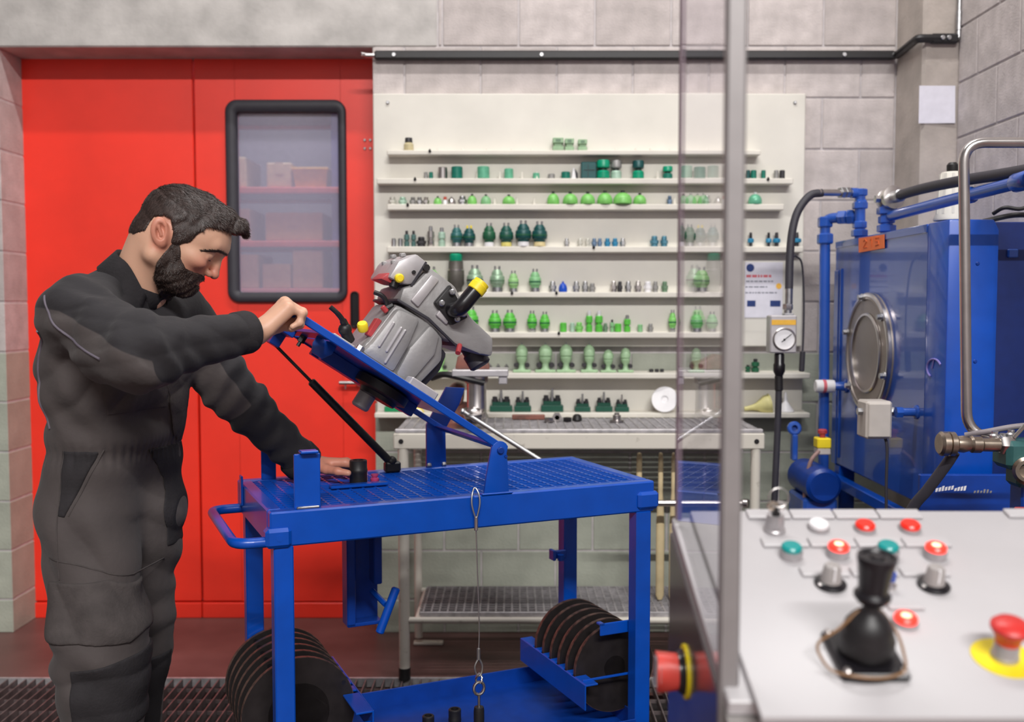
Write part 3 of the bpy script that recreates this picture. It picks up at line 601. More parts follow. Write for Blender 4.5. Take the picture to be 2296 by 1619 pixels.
def build_item(name, cat, label, x, w, h, cs, z, y, group):
    kd = name; T = MX.Translation((x, y, z)); r = w / 2; small = w < .026
    P = []                                          # (part name, builder, colour)
    def L(nm, prof, c, n=16, m=T): q = MB(); q.lathe(prof, n, m); P.append((nm, q, c)); return q
    c0 = cs[0]; c1 = cs[1] if len(cs) > 1 else cs[0]; bv = min(.002, r * .2)
    if kd == 'bush':
        L('body', [(r - bv, 0), (r, bv), (r, h - bv), (r - bv, h), (r * .6, h), (r * .55, h * .6), (0, h * .6)], c0, 18)
    elif kd == 'hexagon_fitting':
        q = MB(); q.lathe([(r * .8, 0), (r * .8, h * .25), (r * .72, h * .27)], 14, T)
        q.lathe([(r * .9, h * .27), (r, h * .3), (r, h * .58), (r * .9, h * .61)], 6, T)
        q.lathe([(r * .6, h * .61), (r * .68, h * .64)] + sum([[(r * .74, h * (.66 + i * .1)), (r * .66, h * (.71 + i * .1))] for i in range(3)], []) + [(r * .6, h), (r * .4, h), (r * .4, h * .7), (0, h * .7)], 14, T); P.append(('body', q, c0))
    elif kd == 'bottle_fitting':
        L('body', [(r * .85, 0), (r * .9, h * .05), (r * .9, h * .5), (r * .55, h * .66)], c0); L('cap', [(r * .6, h * .64), (r * .72, h * .68), (r * .66, h), (0, h)], c1)
    elif kd == 'square_socket':
        q = MB(); q.bx((x - r, y - r, z), (x + r, y + r, z + h * .34), bv); q.bx((x - r * .72, y - r * .72, z + h * .33), (x + r * .72, y + r * .72, z + h * .6), bv); P.append(('body', q, c0))
        q = MB(); q.bx((x - r, y - r, z + h * .58), (x + r, y + r, z + h), bv); P.append(('head', q, c0))
        q = MB(); q.bx((x - r * .45, y - r - .001, z + h * .68), (x + r * .45, y, z + h * .9)); P.append(('slot', q, c1))
    elif kd == 'slotted_tool':
        q = MB(); q.prism([(-r * .7, 0), (r * .5, 0), (r * .1, h * .9), (-r * .3, h)], .012, T @ MX.Translation((0, .006, 0)) @ rotm(rx=pi / 2), .0015); P.append(('body', q, c0))
        q = MB(); q.prism([(r * .2, 0), (r, 0), (r, h * .5), (r * .3, h * .9)], .010, T @ MX.Translation((0, .009, 0)) @ rotm(rx=pi / 2), .001); P.append(('jaw', q, c1))
    elif kd == 'square_block':
        q = MB(); q.bx((x - r, y - .02, z), (x + r, y + .02, z + h), .003); P.append(('body', q, c0))
        q = MB(); q.bx((x - r * .6, y - .022, z + h * .5), (x + r * .8, y, z + h * .53)); q.bx((x - r * .1, y - .022, z + h * .1), (x - r * .05, y, z + h * .9)); P.append(('groove', q, 'dark'))
    elif kd == 'two_tier_fitting':
        L('lower_tier', [(r * .9, 0), (r, h * .03), (r, h * .36), (r * .8, h * .44)], c0); L('waist', [(r * .55, h * .42), (r * .55, h * .58)], 'dark')
        L('upper_tier', [(r * .8, h * .56), (r, h * .62), (r, h * .94), (r * .9, h), (r * .5, h), (r * .45, h * .8), (0, h * .8)], c1)
    elif kd == 'domed_fitting':
        d = h * .84
        L('dome', [(r * .93, 0), (r, d * .08), (r, d * .42), (r * .93, d * .6), (r * .75, d * .8), (r * .48, d * .95), (r * .25, d), (0, d)], c0, 20)
        L('stem', [(r * .22, d * .96), (r * .24, h), (r * .15, h), (0, h * .98)], c1, 10)
    elif kd == 'valve_spool':
        L('body', [(r * .85, 0), (r * .95, h * .04), (r * .95, h * .3), (r * .6, h * .34), (r * .6, h * .42), (r, h * .45), (r, h * .72), (r * .8, h * .76)], c0, 14); L('tip', [(r * .5, h * .74), (r * .55, h * .97), (r * .4, h), (0, h)], c1, 10)
    elif kd == 'twin_pin_fitting':
        H = h * .86; foot = c1 in ('white', 'yellowfoot', 'cream')
        L('body', [(r * .70, h * .17), (r * .74, H * .30), (r * .96, H * .36), (r, H * .40), (r, H * .66), (r * .92, H * .72), (r * .78, H * .75), (r * .78, H * .84), (r * .60, H * .93), (r * .46, H), (0, H)], c0, 20)
        L('foot', [(r * .70, 0), (r * .76, h * .02), (r * .76, h * .17), (r * .66, h * .19)], c1 if foot else 'zinc', 18)
        L('band', [(r * .9, H * .45), (r * 1.04, H * .48), (r * 1.04, H * .54), (r * .9, H * .57)], 'dark' if c1 == 'dark' else 'sagedk' if c0.startswith('s') else 'green', 20)
        for s in (-1, 1):
            q = MB(); q.cyl((x + s * r * .3, y, z + H * .9), (x + s * r * .3, y, z + h), r * .15, 8, bev=.001); P.append(('pin', q, c1 if c1 in ('yellow', 'zinc') else 'zinc'))
    elif kd == 'collared_spool':
        L('body', [(r * .5, 0), (r * .55, h * .28), (r * .4, h * .3), (r * .4, h * .6), (r * .5, h * .64), (r * .42, h), (0, h)], c1, 12); L('collar', [(r * .8, h * .28), (r, h * .33), (r, h * .52), (r * .8, h * .58), (r * .3, h * .58)], c0, 14)
    elif kd == 'capped_cylinder':
        L('body', [(r * .7, 0), (r * .75, h * .12), (r, h * .2), (r, h * .55), (r * .9, h * .6), (r * .85, h * .78)], c0, 20); L('cap', [(r * .75, h * .78), (r * .8, h * .8), (r * .8, h * .94), (r * .6, h * .97), (0, h * .97)], c1, 20)
        L('band', [(r * .95, h * .53), (r * 1.03, h * .54), (r * 1.03, h * .57), (r * .95, h * .58)], 'steel', 20); L('stem', [(r * .35, h * .96), (r * .35, h), (0, h)], 'dark', 10)
    elif kd == 'miniature_pump':
        q = MB(); q.bx((x - r, y - .02, z), (x + r, y + .02, z + h * .09), .002); P.append(('base', q, c0))
        L('waist', [(r * .5, h * .08), (r * .34, h * .16), (r * .34, h * .3), (r * .56, h * .4), (r * .62, h * .5), (r * .5, h * .54)], c0, 16)
        L('head', [(r * .5, h * .53), (r * .66, h * .57), (r * .68, h * .7), (r * .6, h * .79), (r * .4, h * .89), (r * .12, h * .94), (0, h * .94)], c0, 18)
        L('stem', [(r * .07, h * .9), (r * .07, h), (0, h)], 'zinc', 8)
        for s in (-1, 1):
            q = MB(); q.cyl((x + s * r * .62, y - .012, z + h * .24), (x + s * r * .62, y + .012, z + h * .24), r * .28, 12, bev=.002); P.append(('port', q, c1))
    elif kd == 'manifold_block':
        q = MB(); q.bx((x - r, y - .022, z), (x + r, y + .022, z + h * .28), .002); q.bx((x - r * .8, y - .018, z + h * .27), (x + r * .8, y + .018, z + h * .46), .002); P.append(('base', q, c0))
        for s in (-.55, .5):
            q = MB(); q.lathe([(r * .3, h * .44), (r * .3, h * .56), (r * .22, h * .6), (r * .22, h * .7), (0, h * .72)], 12, T @ MX.Translation((s * r, 0, 0))); P.append(('fitting', q, 'dark'))
        L('post', [(r * .2, h * .45), (r * .2, h * .62), (r * .12, h * .66), (r * .12, h), (0, h)], c1 if c1 != 'dark' else 'zinc', 12)
    if len(P) == 1:
        return single(name, P[0][1], IM(P[0][2]), label, cat, (x, y, z), group)
    t = thing(name, label, cat, (x, y, z), group=group)
    for nm, q, c in P: part(nm, q, IM(c), t)
    return t
GN = ['', 'top', 'second', 'third', 'fourth', 'fifth', 'sixth', 'seventh', 'bottom']
for s, x, w, h, nm, ct, lb, cs in ITEMS:
    build_item(nm, ct, lb, x, w, h, cs, SHZ[s][0] + (.0005 if s < 7 else .0005), 4.10 - max(w / 2 * 1.03 if nm != 'square_block' else .02, .014) - .007 if s < 7 else 4.115 - max(w / 2 if nm in ('bush', 'valve_spool') else .026, .02) - .007, 'fittings on the %s shelf of the cream board' % GN[s])

# things leaning on the bottom shelf
b = MB(); p = (0.622, 4.040, 0.969); ax = V((-.25, -.93, .28)); b.lathe([(.0, 0), (.016, 0), (.05, .003), (.054, .006), (.052, .010), (.016, .008), (.010, .003), (0, .003)], 28, axis_m((p[0], 4.035, .945 + .053), ax))
single('round_disc', b, 'white', 'white plastic disc leaning on the bottom shelf beside the clear screen', 'disc', (p[0], 4.03, .945))
M['funnelcream'] = mat('cream_funnel_plastic', srgb(226, 218, 150), .45, var=.04)
t = thing('funnel', 'cream plastic funnel lying on its side on the bottom shelf right of the screen', 'funnel', (1.0, 4.06, .945))
b = MB(); b.lathe([(.008, 0), (.010, .03), (.016, .05), (.040, .085), (.041, .105), (.039, .105), (.014, .05), (.006, .0), (.008, 0)], 22, axis_m((.952, 4.065, .958), (1, 0, .17))); part('cone', b, 'funnelcream', t)
b = MB(); b.ring((1.055, 4.065, .977), (1, 0, .17), .036, .043, .006, 22, .001); part('rim', b, 'funnelcream', t)
t = thing('funnel', 'white plastic funnel standing mouth down on the bottom shelf behind the black hose', 'funnel', (1.11, 4.06, .945))
b = MB(); b.lathe([(.034, 0), (.034, .008), (.010, .042), (.005, .08), (.003, .08), (.008, .04), (.031, .006), (.034, 0)], 20, MX.Translation((1.12, 4.065, .9455))); part('cone', b, 'white', t)
b = MB(); b.ring((1.12, 4.065, .949), (0, 0, 1), .031, .036, .006, 20, .001); part('rim', b, 'white', t)
b = MB(); b.hull([(x, y, z) for x, y, z in ((-.405, 4.03, .9455), (-.36, 4.03, .9455), (-.405, 4.08, .9455), (-.36, 4.08, .9455), (-.40, 4.035, .963), (-.375, 4.04, .968), (-.40, 4.075, .963), (-.37, 4.07, .96))])
single('plug_or_reflection', b, 'yellow', 'yellow plastic plug lying on the bottom shelf next to the green manifold', 'plug', (-.38, 4.05, .945))

# safety sheet pinned on the board right of the screen
P0 = (0.953, 4.096, 1.331); P1 = (1.111, 4.096, 1.558)
sheet = thing('safety_sheet', 'white printed sheet with blue roundel and small photos pinned below the fourth shelf', 'poster', (P0[0], 4.098, P0[2]))
W_, H_ = P1[0] - P0[0], P1[2] - P0[2]
b = MB(); b.bx((P0[0], 4.097, P0[2]), (P1[0], 4.0995, P1[2])); part('paper', b, 'paper', sheet)
M['ink'] = mat('printed_ink_grey', srgb(120, 122, 136), .8); M['inkred'] = mat('printed_ink_red', srgb(220, 110, 120), .8); M['inkblue'] = mat('printed_ink_blue', srgb(44, 64, 122), .8); M['inkorange'] = mat('printed_ink_orange', srgb(246, 190, 80), .8)
def sq(u0, v0, u1, v1, c, nm, e=.0006):
    q = MB(); q.bx((P0[0] + W_ * u0, 4.097 - e, P0[2] + H_ * v0), (P0[0] + W_ * u1, 4.0975, P0[2] + H_ * v1)); part(nm, q, c, sheet)
b = MB(); b.cyl((P0[0] + W_ * .15, 4.0962, P0[2] + H_ * .9), (P0[0] + W_ * .15, 4.0975, P0[2] + H_ * .9), .0165, 20); part('roundel', b, 'inkblue', sheet)
rr = random.Random(2)
def textline(v, c, h=.022, u0=.04, u1=.9):
    u = u0; q = MB()
    while u < u1:
        l = rr.uniform(.04, .13); l = min(l, u1 - u)
        q.bx((P0[0] + W_ * u, 4.0965, P0[2] + H_ * (v - h / 2)), (P0[0] + W_ * (u + l), 4.0975, P0[2] + H_ * (v + h / 2))); u += l + .025
    part('text_line', q, c, sheet)
textline(.75, 'inkred', .045, .05, .7); textline(.655, 'ink', .02, .04, .75); textline(.555, 'ink', .02, .02, .6); textline(.45, 'ink', .02, .02, .85)
sq(.08, .2, .3, .31, 'inkblue', 'photo'); sq(.68, .2, .95, .31, 'inkblue', 'photo')
b = MB(); b.cyl((P0[0] + W_ * .9, 4.0962, P0[2] + H_ * .57), (P0[0] + W_ * .9, 4.0975, P0[2] + H_ * .57), .012, 16); part('spot', b, 'inkorange', sheet)

# ---------------------------------------------------------------- workbench with mesh top
bench = thing('workbench', 'white framed workbench with grey grating top standing against the wall below the shelves', 'workbench', (.24, 3.83, 0))
X0, X1, Y0, Y1 = -.431, .918, 3.592, 4.015
def P_(nm, mt, parent=bench): part(nm, b, mt, parent)
b = MB(); b.bx((X0, Y0, .859), (X1, Y0 + .04, .917), .004); P_('top_rail', 'offwhite')
b = MB(); b.bx((X0, Y1 - .04, .859), (X1, Y1, .917), .004); P_('top_rail', 'offwhite')
for x in (X0, X1 - .04): b = MB(); b.bx((x, Y0 + .041, .859), (x + .04, Y1 - .041, .917), .004); P_('side_rail', 'offwhite')
for x in (X0 + .028, X1 - .03): b = MB(); b.cyl((x, Y0 - .003, .888), (x, Y0 + .01, .888), .009, 14); P_('bolt', 'black')
b = MB(); b.bx((X0 + .005, Y0 + .003, .9165), (X1 - .005, Y0 + .03, .932), .003); P_('front_strip', 'mesh')
gb = MB(); gb.bx((-.003, Y0 + .03, .908), (.003, Y1 - .01, .930)); gbm = gb.mesh('bar'); gbm.materials.append(M['mesh'])
x = X0 + .03
while x < X1 - .02: inst('bar', gbm, bench, (x - bench.location.x, -bench.location.y, 0)); x += .0335
b = MB(); y = Y0 + .05
while y < Y1 - .02: b.bx((X0 + .01, y - .0025, .914), (X1 - .01, y + .0025, .929)); y += .033
part('cross_rods', b, 'mesh', bench, kind='stuff')
for x, y, r in ((-.397, Y0 + .02, .020), (.89, Y0 + .02, .018), (-.381, Y1 - .02, .016), (.875, Y1 - .02, .016)):
    b = MB(); b.cyl((x, y, .03), (x, y, .86), r, 16); P_('leg', 'offwhite')
    b = MB(); b.cyl((x, y, .001), (x, y, .045), r * 1.1, 14) if y < 3.8 else b.bx((x - .02, y - .02, .001), (x + .10, y + .02, .012), .003); P_('foot', 'black' if y < 3.8 else 'offwhite')
for y in (Y0 + .02, Y1 - .02): b = MB(); b.cyl((-.38, y, .222), (.88, y, .222), .012, 12); P_('shelf_rail', 'offwhite')
for x in (-.35, .86): b = MB(); b.cyl((x, Y0 + .02, .222), (x, Y1 - .02, .222), .011, 10); P_('shelf_rail', 'offwhite')
gb = MB(); gb.bx((-.003, Y0 + .035, .225), (.003, Y1 - .035, .245)); gbm = gb.mesh('shelf_bar'); gbm.materials.append(M['mesh'])
x = -.33
while x < .85: inst('shelf_bar', gbm, bench, (x - bench.location.x, -bench.location.y, 0)); x += .03
b = MB(); y = Y0 + .05; 
while y < Y1 - .04: b.bx((-.345, y - .002, .232), (.855, y + .002, .246)); y += .03
part('shelf_cross_rods', b, 'mesh', bench, kind='stuff')
b = MB(); b.bx((-.34, Y0 + .032, .218), (.855, Y0 + .036, .248), .001); P_('shelf_lip', 'mesh')

# beige handles standing on the lower shelf, tube behind them
M['beige'] = mat('beige_wood', srgb(214, 194, 152), .55, var=.08, scale=18)
for i, (x, r, lb) in enumerate(((.487, .018, 'leftmost of three beige wooden handles standing on the bench lower shelf'), (.569, .016, 'middle of three beige wooden handles standing on the bench lower shelf'), (.618, .014, 'rightmost of three beige wooden handles standing on the bench lower shelf'))):
    b = MB(); b.lathe([(0, 0), (r * .6, .003), (r, .02), (r, .30), (r * .8, .36), (r * .55, .42), (r * .6, .55), (r * .4, .57), (0, .573)], 14, MX.Translation((x, 3.78, .247)) @ MX.Diagonal((1, .6, 1, 1)))
    single('wooden_handle', b, 'beige', lb, 'handle', (x, 3.78, .247), 'beige handles under the bench')
b = MB(); b.cyl((.46, 3.635, .653), (.86, 3.635, .653), .012, 14); b.cyl((.45, 3.635, .653), (.475, 3.635, .653), .017, 14, bev=.003); b.cyl((.85, 3.635, .653), (.87, 3.625, .653), .017, 14, bev=.003)
part('cross_tube', b, 'steel', bench, 'bright steel cross tube')

# ---------------------------------------------------------------- bench vice
M['vice'] = mat('red_brown_vice_paint', srgb(140, 88, 76), .5, scale=30, col2=srgb(104, 70, 62), thr=(.35, .6))
vice = thing('bench_vice', 'red brown bench vice with bright steel column and long handle bar on the workbench', 'vice', (-.15, 3.62, .932))
vz = .932
b = MB(); b.lathe([(.075, 0), (.075, .012), (.05, .02), (.04, .05), (.045, .09)], 24, MX.Translation((-.21, 3.68, vz + .0005))); part('base', b, 'vice', vice)
b = MB(); b.prism([(-.27, .985), (-.235, 1.0), (-.20, 1.02), (-.195, 1.09), (-.235, 1.098), (-.262, 1.07), (-.275, 1.02)][::-1], .09, MX.Translation((.02, 3.72, 0)) @ rotm(rx=pi / 2), .012); part('body', b, 'vice', vice)
p0 = (-0.234, 3.600, 1.111); p1 = (-0.013, 3.600, 1.144)
b = MB(); b.bx((p0[0] + .02, 3.53, 1.128), (p1[0], 3.70, 1.152), .003); b.bx((p1[0] - .035, 3.54, 1.10), (p1[0] - .004, 3.69, 1.13), .003); part('tray', b, 'castlight', vice)
b = MB(); b.prism([(-.205, 1.152), (-.08, 1.152), (-.085, 1.175), (-.12, 1.182), (-.165, 1.205), (-.195, 1.20)], .10, MX.Translation((0, 3.67, 0)) @ rotm(rx=pi / 2), .006); part('jaw', b, 'vice', vice)
b = MB(); b.lathe([(.040, .975), (.044, .98), (.036, .995), (.035, 1.10), (.042, 1.105), (.042, 1.127), (0, 1.127)], 28, MX.Translation((-.128, 3.58, 0))); part('column', b, 'steel', vice)
b = MB(); b.sph((-.137, 3.545, .985), .036, 10, (1, .8, .95)); b.ring((-.137, 3.54, 1.0), (0, -.3, 1), .02, .042, .016, 24, .003); part('screw_head', b, 'steel', vice)
h0 = V((-.175, 3.52, 1.005)); h1 = V((.13, 3.39, .83))
b = MB(); b.cyl(h0, h1, .0085, 12); b.sph(h1, .012, 8); b.sph(h0, .012, 8); part('handle_bar', b, 'zinc', vice)
b = MB(); b.tube(bez([(-.29, 3.58, 1.12), (-.24, 3.55, 1.135), (-.17, 3.54, 1.122), (-.10, 3.55, 1.105)]), [.012] * 10 + [.012] * 15, 10); part('clamp_lever', b, 'black', vice)

# small things lying on the bench
bz = .9305
def small(nm, lb, cat, x, y, build, mt, g=None):
    global b
    b = MB(); build(b, x, y); return single(nm, b, mt, lb, cat, (x, y, bz), g)
def nut(b, x, y, r=.02, h=.02, ax=(0, 0, 1), c=None):
    m = axis_m(c or (x, y, bz), ax); b.lathe([(r * .55, 0), (r * .95, 0), (r, h * .1), (r, h * .9), (r * .95, h), (r * .55, h), (r * .55, 0)], 6, m)
small('hexagon_nut', 'bright steel nut standing on edge on the bench left of the dark cap', 'nut', .175, 3.86, lambda b, x, y: nut(b, x, y, .019, .018, (0, -1, .0), (x, y, bz + .0165)), 'steel', 'loose nuts on the bench')
small('hexagon_nut', 'bright steel nut lying flat on the bench grating under the green manifold', 'nut', .142, 3.83, lambda b, x, y: nut(b, x, y, .019, .017), 'steel', 'loose nuts on the bench')
small('hexagon_nut', 'dark steel nut lying on the bench beside two bright nuts', 'nut', .215, 3.85, lambda b, x, y: nut(b, x, y, .018, .016), 'black', 'loose nuts on the bench')
small('hose_cap', 'black rubber cap lying on the bench right of the steel nuts', 'cap', .255, 3.88, lambda b, x, y: b.lathe([(.018, 0), (.02, .004), (.016, .02), (.008, .026), (0, .026)], 16, MX.Translation((x, y, bz))), 'black')
small('steel_flange', 'round steel flange fitting with raised hub on the bench middle right', 'flange', .405, 3.83, lambda b, x, y: (b.lathe([(.028, 0), (.028, .008), (.016, .01), (.016, .026), (.010, .03), (.010, .036), (0, .036)], 20, MX.Translation((x, y, bz)))), 'steel')
small('brown_bar', 'rusty brown steel bar lying along the back of the bench', 'bar', .07, 3.92, lambda b, x, y: b.bx((x - .07, y - .012, bz), (x + .06, y + .012, bz + .02), .003), 'vice')
small('white_clip', 'white plastic clip lying at the left end of the bench', 'clip', -.385, 3.93, lambda b, x, y: (b.tube(bez([(x - .03, y, bz + .012), (x - .01, y, bz + .03), (x + .015, y, bz + .032), (x + .03, y + .01, bz + .012)]), .009, 8)), 'white')

# ---------------------------------------------------------------- blue work cart (local frame: s along the cart, n across, z up)
CR = math.atan2(.4065, .9137)
cart = thing('work_cart', 'blue steel work cart with grating top and hinged tilting plate in the middle', 'cart', (-.556, 2.263, 0), CR)
CW = MX.Translation((-.556, 2.263, 0)) @ MX.Rotation(CR, 4, 'Z')
def cp(nm, q, mt='blue', parent=None, label=None, kind=None, ang=35):
    if parent is None: return part(nm, q, mt, cart, label, True, kind, ang)
    me = q.mesh(nm, ang); me.materials.append(M[mt]); o = bpy.data.objects.new(nm, me); C.objects.link(o); o.parent = parent
    return setp(o, label, kind=kind)
CL, CN_ = 1.033, .485
for n in (0, CN_ - .035): b = MB(); b.bx((0, n, .822), (CL, n + .035, .905), .004); cp('top_rail', b)
for s in (0, CL - .035): b = MB(); b.bx((s, .036, .822), (s + .035, CN_ - .036, .905), .004); cp('end_rail', b)
b = MB(); b.bx((-.012, -.012, .822), (.048, .03, .868), .008); b.cyl((.02, -.013, .846), (.02, -.006, .846), .008, 10); cp('corner_bracket', b)
b = MB(); b.bx((CL - .055, -.012, .830), (CL + .010, .03, .878), .008); cp('corner_bracket', b)
g = MB(); g.bx((-.0028, .034, .878), (.0028, CN_ - .034, .903)); gm = g.mesh('grating_bar'); gm.materials.append(M['blue'])
s = .05
while s < CL - .04: inst('grating_bar', gm, cart, (s, 0, 0)); s += .0335
g = MB(); g.bx((.034, -.002, .885), (CL - .034, .002, .9035)); gm = g.mesh('grating_cross_bar'); gm.materials.append(M['blue'])
n = .05
while n < CN_ - .035: inst('grating_cross_bar', gm, cart, (0, n, 0)); n += .0245
for s0, n0 in ((.008, .0), (.978, .0), (.012, .43), (.978, .43)):
    b = MB(); b.bx((s0, n0 + .001, .13), (s0 + .046, n0 + .044, .823), .003); cp('leg', b)
    k = MB(); k.bx((s0 + .002, n0 + .004, .118), (s0 + .044, n0 + .04, .13), .002)
    for dn in (0, .03): k.bx((s0 + .008, n0 + .005 + dn, .045), (s0 + .038, n0 + .009 + dn, .12), .001)
    c = cp('caster', k, 'zinc')
    k = MB(); k.lathe([(.01, -.011), (.044, -.011), (.05, -.006), (.05, .006), (.044, .011), (.01, .011)], 24, axis_m((s0 + .023, n0 + .022, .0505), (0, 1, 0))); cp('wheel', k, 'rubber', c)
b = MB(); b.tube(fillet([(.01, .008, .836), (-.078, .010, .836), (-.078, .43, .836), (.01, .43, .836)], .075, 8), .0125, 14); cp('push_handle', b, ang=60)
b = MB(); b.bx((-.006, .38, .85), (.0, .41, .93), .002); cp('side_tab', b)
# bottom tray
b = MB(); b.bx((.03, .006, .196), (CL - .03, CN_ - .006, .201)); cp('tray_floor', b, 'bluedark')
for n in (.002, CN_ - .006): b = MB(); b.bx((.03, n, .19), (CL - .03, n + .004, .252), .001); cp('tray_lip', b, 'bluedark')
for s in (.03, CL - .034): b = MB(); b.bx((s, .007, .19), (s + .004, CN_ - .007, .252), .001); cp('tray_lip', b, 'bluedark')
# upright latch plate, front left
b = MB(); b.bx((.060, .016, .904), (.122, .024, 1.034), .002); l = cp('latch_plate', b)
k = MB(); k.bx((.072, -.004, 1.036), (.114, .026, 1.043), .002); k.bx((.074, .018, 1.03), (.112, .024, 1.04)); cp('folded_tab', k, 'blue', l)
k = MB(); k.bx((.064, .008, .9045), (.118, .016, .911), .002); cp('weld_bead', k, 'zinc', l)
b = MB(); b.bx((.060, .452, .904), (.10, .46, .985), .002); cp('latch_plate', b)
# hinge brackets: front one with rounded head, rear one a tall bent arm
hp = [(.531, .903), (.600, .903), (.596, .985), (.593, 1.005)] + [(.575 + .024 * cos(a), 1.015 + .024 * sin(a)) for a in [i * pi / 8 for i in range(1, 8)]] + [(.548, 1.0), (.538, .95)]
RX = rotm(rx=pi / 2)
b = MB(); b.prism(hp, .010, MX.Translation((0, .008, 0)) @ RX, .0015); hb = cp('hinge_bracket', b)
k = MB(); k.cyl((.575, -.010, 1.016), (.575, .012, 1.016), .009, 14, bev=.002); k.cyl((.590, -.006, 1.0), (.590, .01, 1.0), .004, 8); cp('hinge_pin', k, 'bluedark', hb)
k = MB(); k.bx((.525, -.004, .9035), (.61, .014, .909), .002); cp('foot_plate', k, 'blue', hb)
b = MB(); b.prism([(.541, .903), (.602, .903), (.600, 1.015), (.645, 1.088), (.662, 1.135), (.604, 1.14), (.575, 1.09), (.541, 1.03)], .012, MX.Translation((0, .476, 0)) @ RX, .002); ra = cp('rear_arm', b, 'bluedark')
k = MB(); 
for s in (.548, .594): k.cyl((s, .458, .906), (s, .466, .915), .007, 8, bev=.002)
cp('bolt', k, 'zinc', ra)
# tilting plate (frame p along, n across, q up from the plate)
TH = radians(33.3); HS, HZ = .575, 1.02
PM = MX(((-cos(TH), 0, sin(TH), HS), (0, 1, 0, 0), (sin(TH), 0, cos(TH), HZ), (0, 0, 0, 1)))
def pbx(q, a, c, bev=0): q.bx(a, c, bev, PM); return q
b = MB(); pbx(b, (.155, .012, .0), (.50, .44, .008)); tp = cp('tilt_plate', b)
k = MB(); pbx(k, (-.018, 0, -.004), (.626, .012, .014), .002); cp('near_rail', k, 'blue', tp)
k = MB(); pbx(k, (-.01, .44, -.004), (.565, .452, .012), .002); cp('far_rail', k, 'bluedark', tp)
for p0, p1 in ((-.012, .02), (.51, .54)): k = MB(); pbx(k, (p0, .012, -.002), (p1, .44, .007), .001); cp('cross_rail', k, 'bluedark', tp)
k = MB(); k.cyl(PM @ V((.618, .0, .004)), PM @ V((.618, .15, .004)), .010, 12); cp('grip_bar', k, 'blue', tp)
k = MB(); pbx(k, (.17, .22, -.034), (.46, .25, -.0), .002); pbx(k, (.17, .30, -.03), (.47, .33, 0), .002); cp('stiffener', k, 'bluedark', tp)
k = MB(); k.prism([(.47, 0), (.525, 0), (.525, -.02), (.515, -.042), (.485, -.042), (.47, -.02)], .006, PM @ MX.Translation((0, .10, 0)) @ RX, .001); k2 = cp('lug', k, 'blue', tp)
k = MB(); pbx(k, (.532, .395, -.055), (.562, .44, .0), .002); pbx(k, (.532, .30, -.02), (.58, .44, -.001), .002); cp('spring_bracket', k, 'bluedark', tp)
k = MB(); k.cyl(PM @ V((.515, .28, -.02)), PM @ V((.515, .28, .0)), .010, 6); k.cyl(PM @ V((.515, .28, -.032)), PM @ V((.515, .28, -.02)), .005, 8); cp('bolt', k, 'black', tp)
k = MB(); pbx(k, (.204, .03, .014), (.285, .075, .036), .003); k2 = cp('stop_block', k, 'castlight', tp, 'pale grey machined stop block')
k = MB(); pbx(k, (.445, .04, .014), (.505, .12, .022), .002); cp('pale_pad', k, 'castlight', tp, 'pale grey pad')
# gas spring
g0 = PM @ V((.545, .415, -.05)); g1 = V((.423, .432, .93))
b = MB(); b.cyl(g0, g0.lerp(g1, .36), .0045, 10); sp = cp('gas_spring', b, 'black')
k = MB(); k.cyl(g0.lerp(g1, .30), g1, .0115, 14, bev=.003); cp('cylinder', k, 'black', sp)
k = MB(); k.bx((.402, .418, .9045), (.448, .446, .935), .005); k.sph((.423, .432, .935), .016, 8); cp('end_mount', k, 'black', sp)
# drop column with tee handle below the top
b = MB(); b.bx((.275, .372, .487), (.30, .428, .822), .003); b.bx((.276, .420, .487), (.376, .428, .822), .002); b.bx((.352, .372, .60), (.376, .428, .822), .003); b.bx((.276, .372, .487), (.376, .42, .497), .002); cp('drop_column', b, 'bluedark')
b = MB(); b.cyl((.345, .37, .585), (.366, .31, .560), .008, 10); q0, q1 = V((.394, .30, .606)), V((.345, .30, .486)); b.cyl(q0, q1, .012, 14, bev=.003); cp('tee_handle', b)
b = MB(); b.bx((.86, .30, .775), (.985, .36, .822), .004); b.bx((.93, .31, .745), (.955, .35, .776), .004); cp('lock_block', b, 'bluedark')
b = MB(); b.bx((.93, .42, .60), (.98, .432, .625), .002); b.bx((.925, .40, .60), (.935, .432, .632), .002); b.cyl((.955, .41, .597), (.955, .41, .615), .010, 10); cp('clip', b, 'blue')
# disc racks
LD = [.163 + .0514 * i for i in range(6)]; RD = [.10 + .05 * i for i in range(6)]
def rack_(s_out, s_in, ns, n0, n1, z0, z1, nm='disc_rack'):
    q = MB(); q.bx((s_out - .004 if s_in > s_out else s_out, n0, z0), (s_out if s_in > s_out else s_out + .004, n1, z1), .001)
    e = [n0] + sum([[n - .010, n + .010] for n in ns if n0 < n < n1], []) + [n1]
    for i in range(0, len(e), 2): q.bx((min(s_out, s_in), e[i], z1 - .005), (max(s_out, s_in), e[i + 1], z1), .001)
    return cp(nm, q, 'blue')
rack_(.836, .872, RD, .02, .44, .292, .362)
rack_(.246, .205, LD, .025, .44, .33, .39)
b = MB(); b.bx((.84, .046, .36), (.985, .052, .366), .001); cp('retaining_strip', b)
b = MB(); b.bx((.895, .05, .478), (1.02, .056, .512), .002); b.bx((1.016, .03, .478), (1.024, .056, .512), .002); b.bx((.895, .05, .505), (.91, .075, .512), .002); cp('retaining_strip', b)
b = MB(); b.bx((.205, .02, .352), (.246, .045, .358), .001); b.bx((.04, .035, .30), (.246, .041, .306), .001); cp('retaining_strip', b)
b = MB(); b.bx((.20, .235, .904), (.355, .262, .912), .002); cp('flat_strip', b)

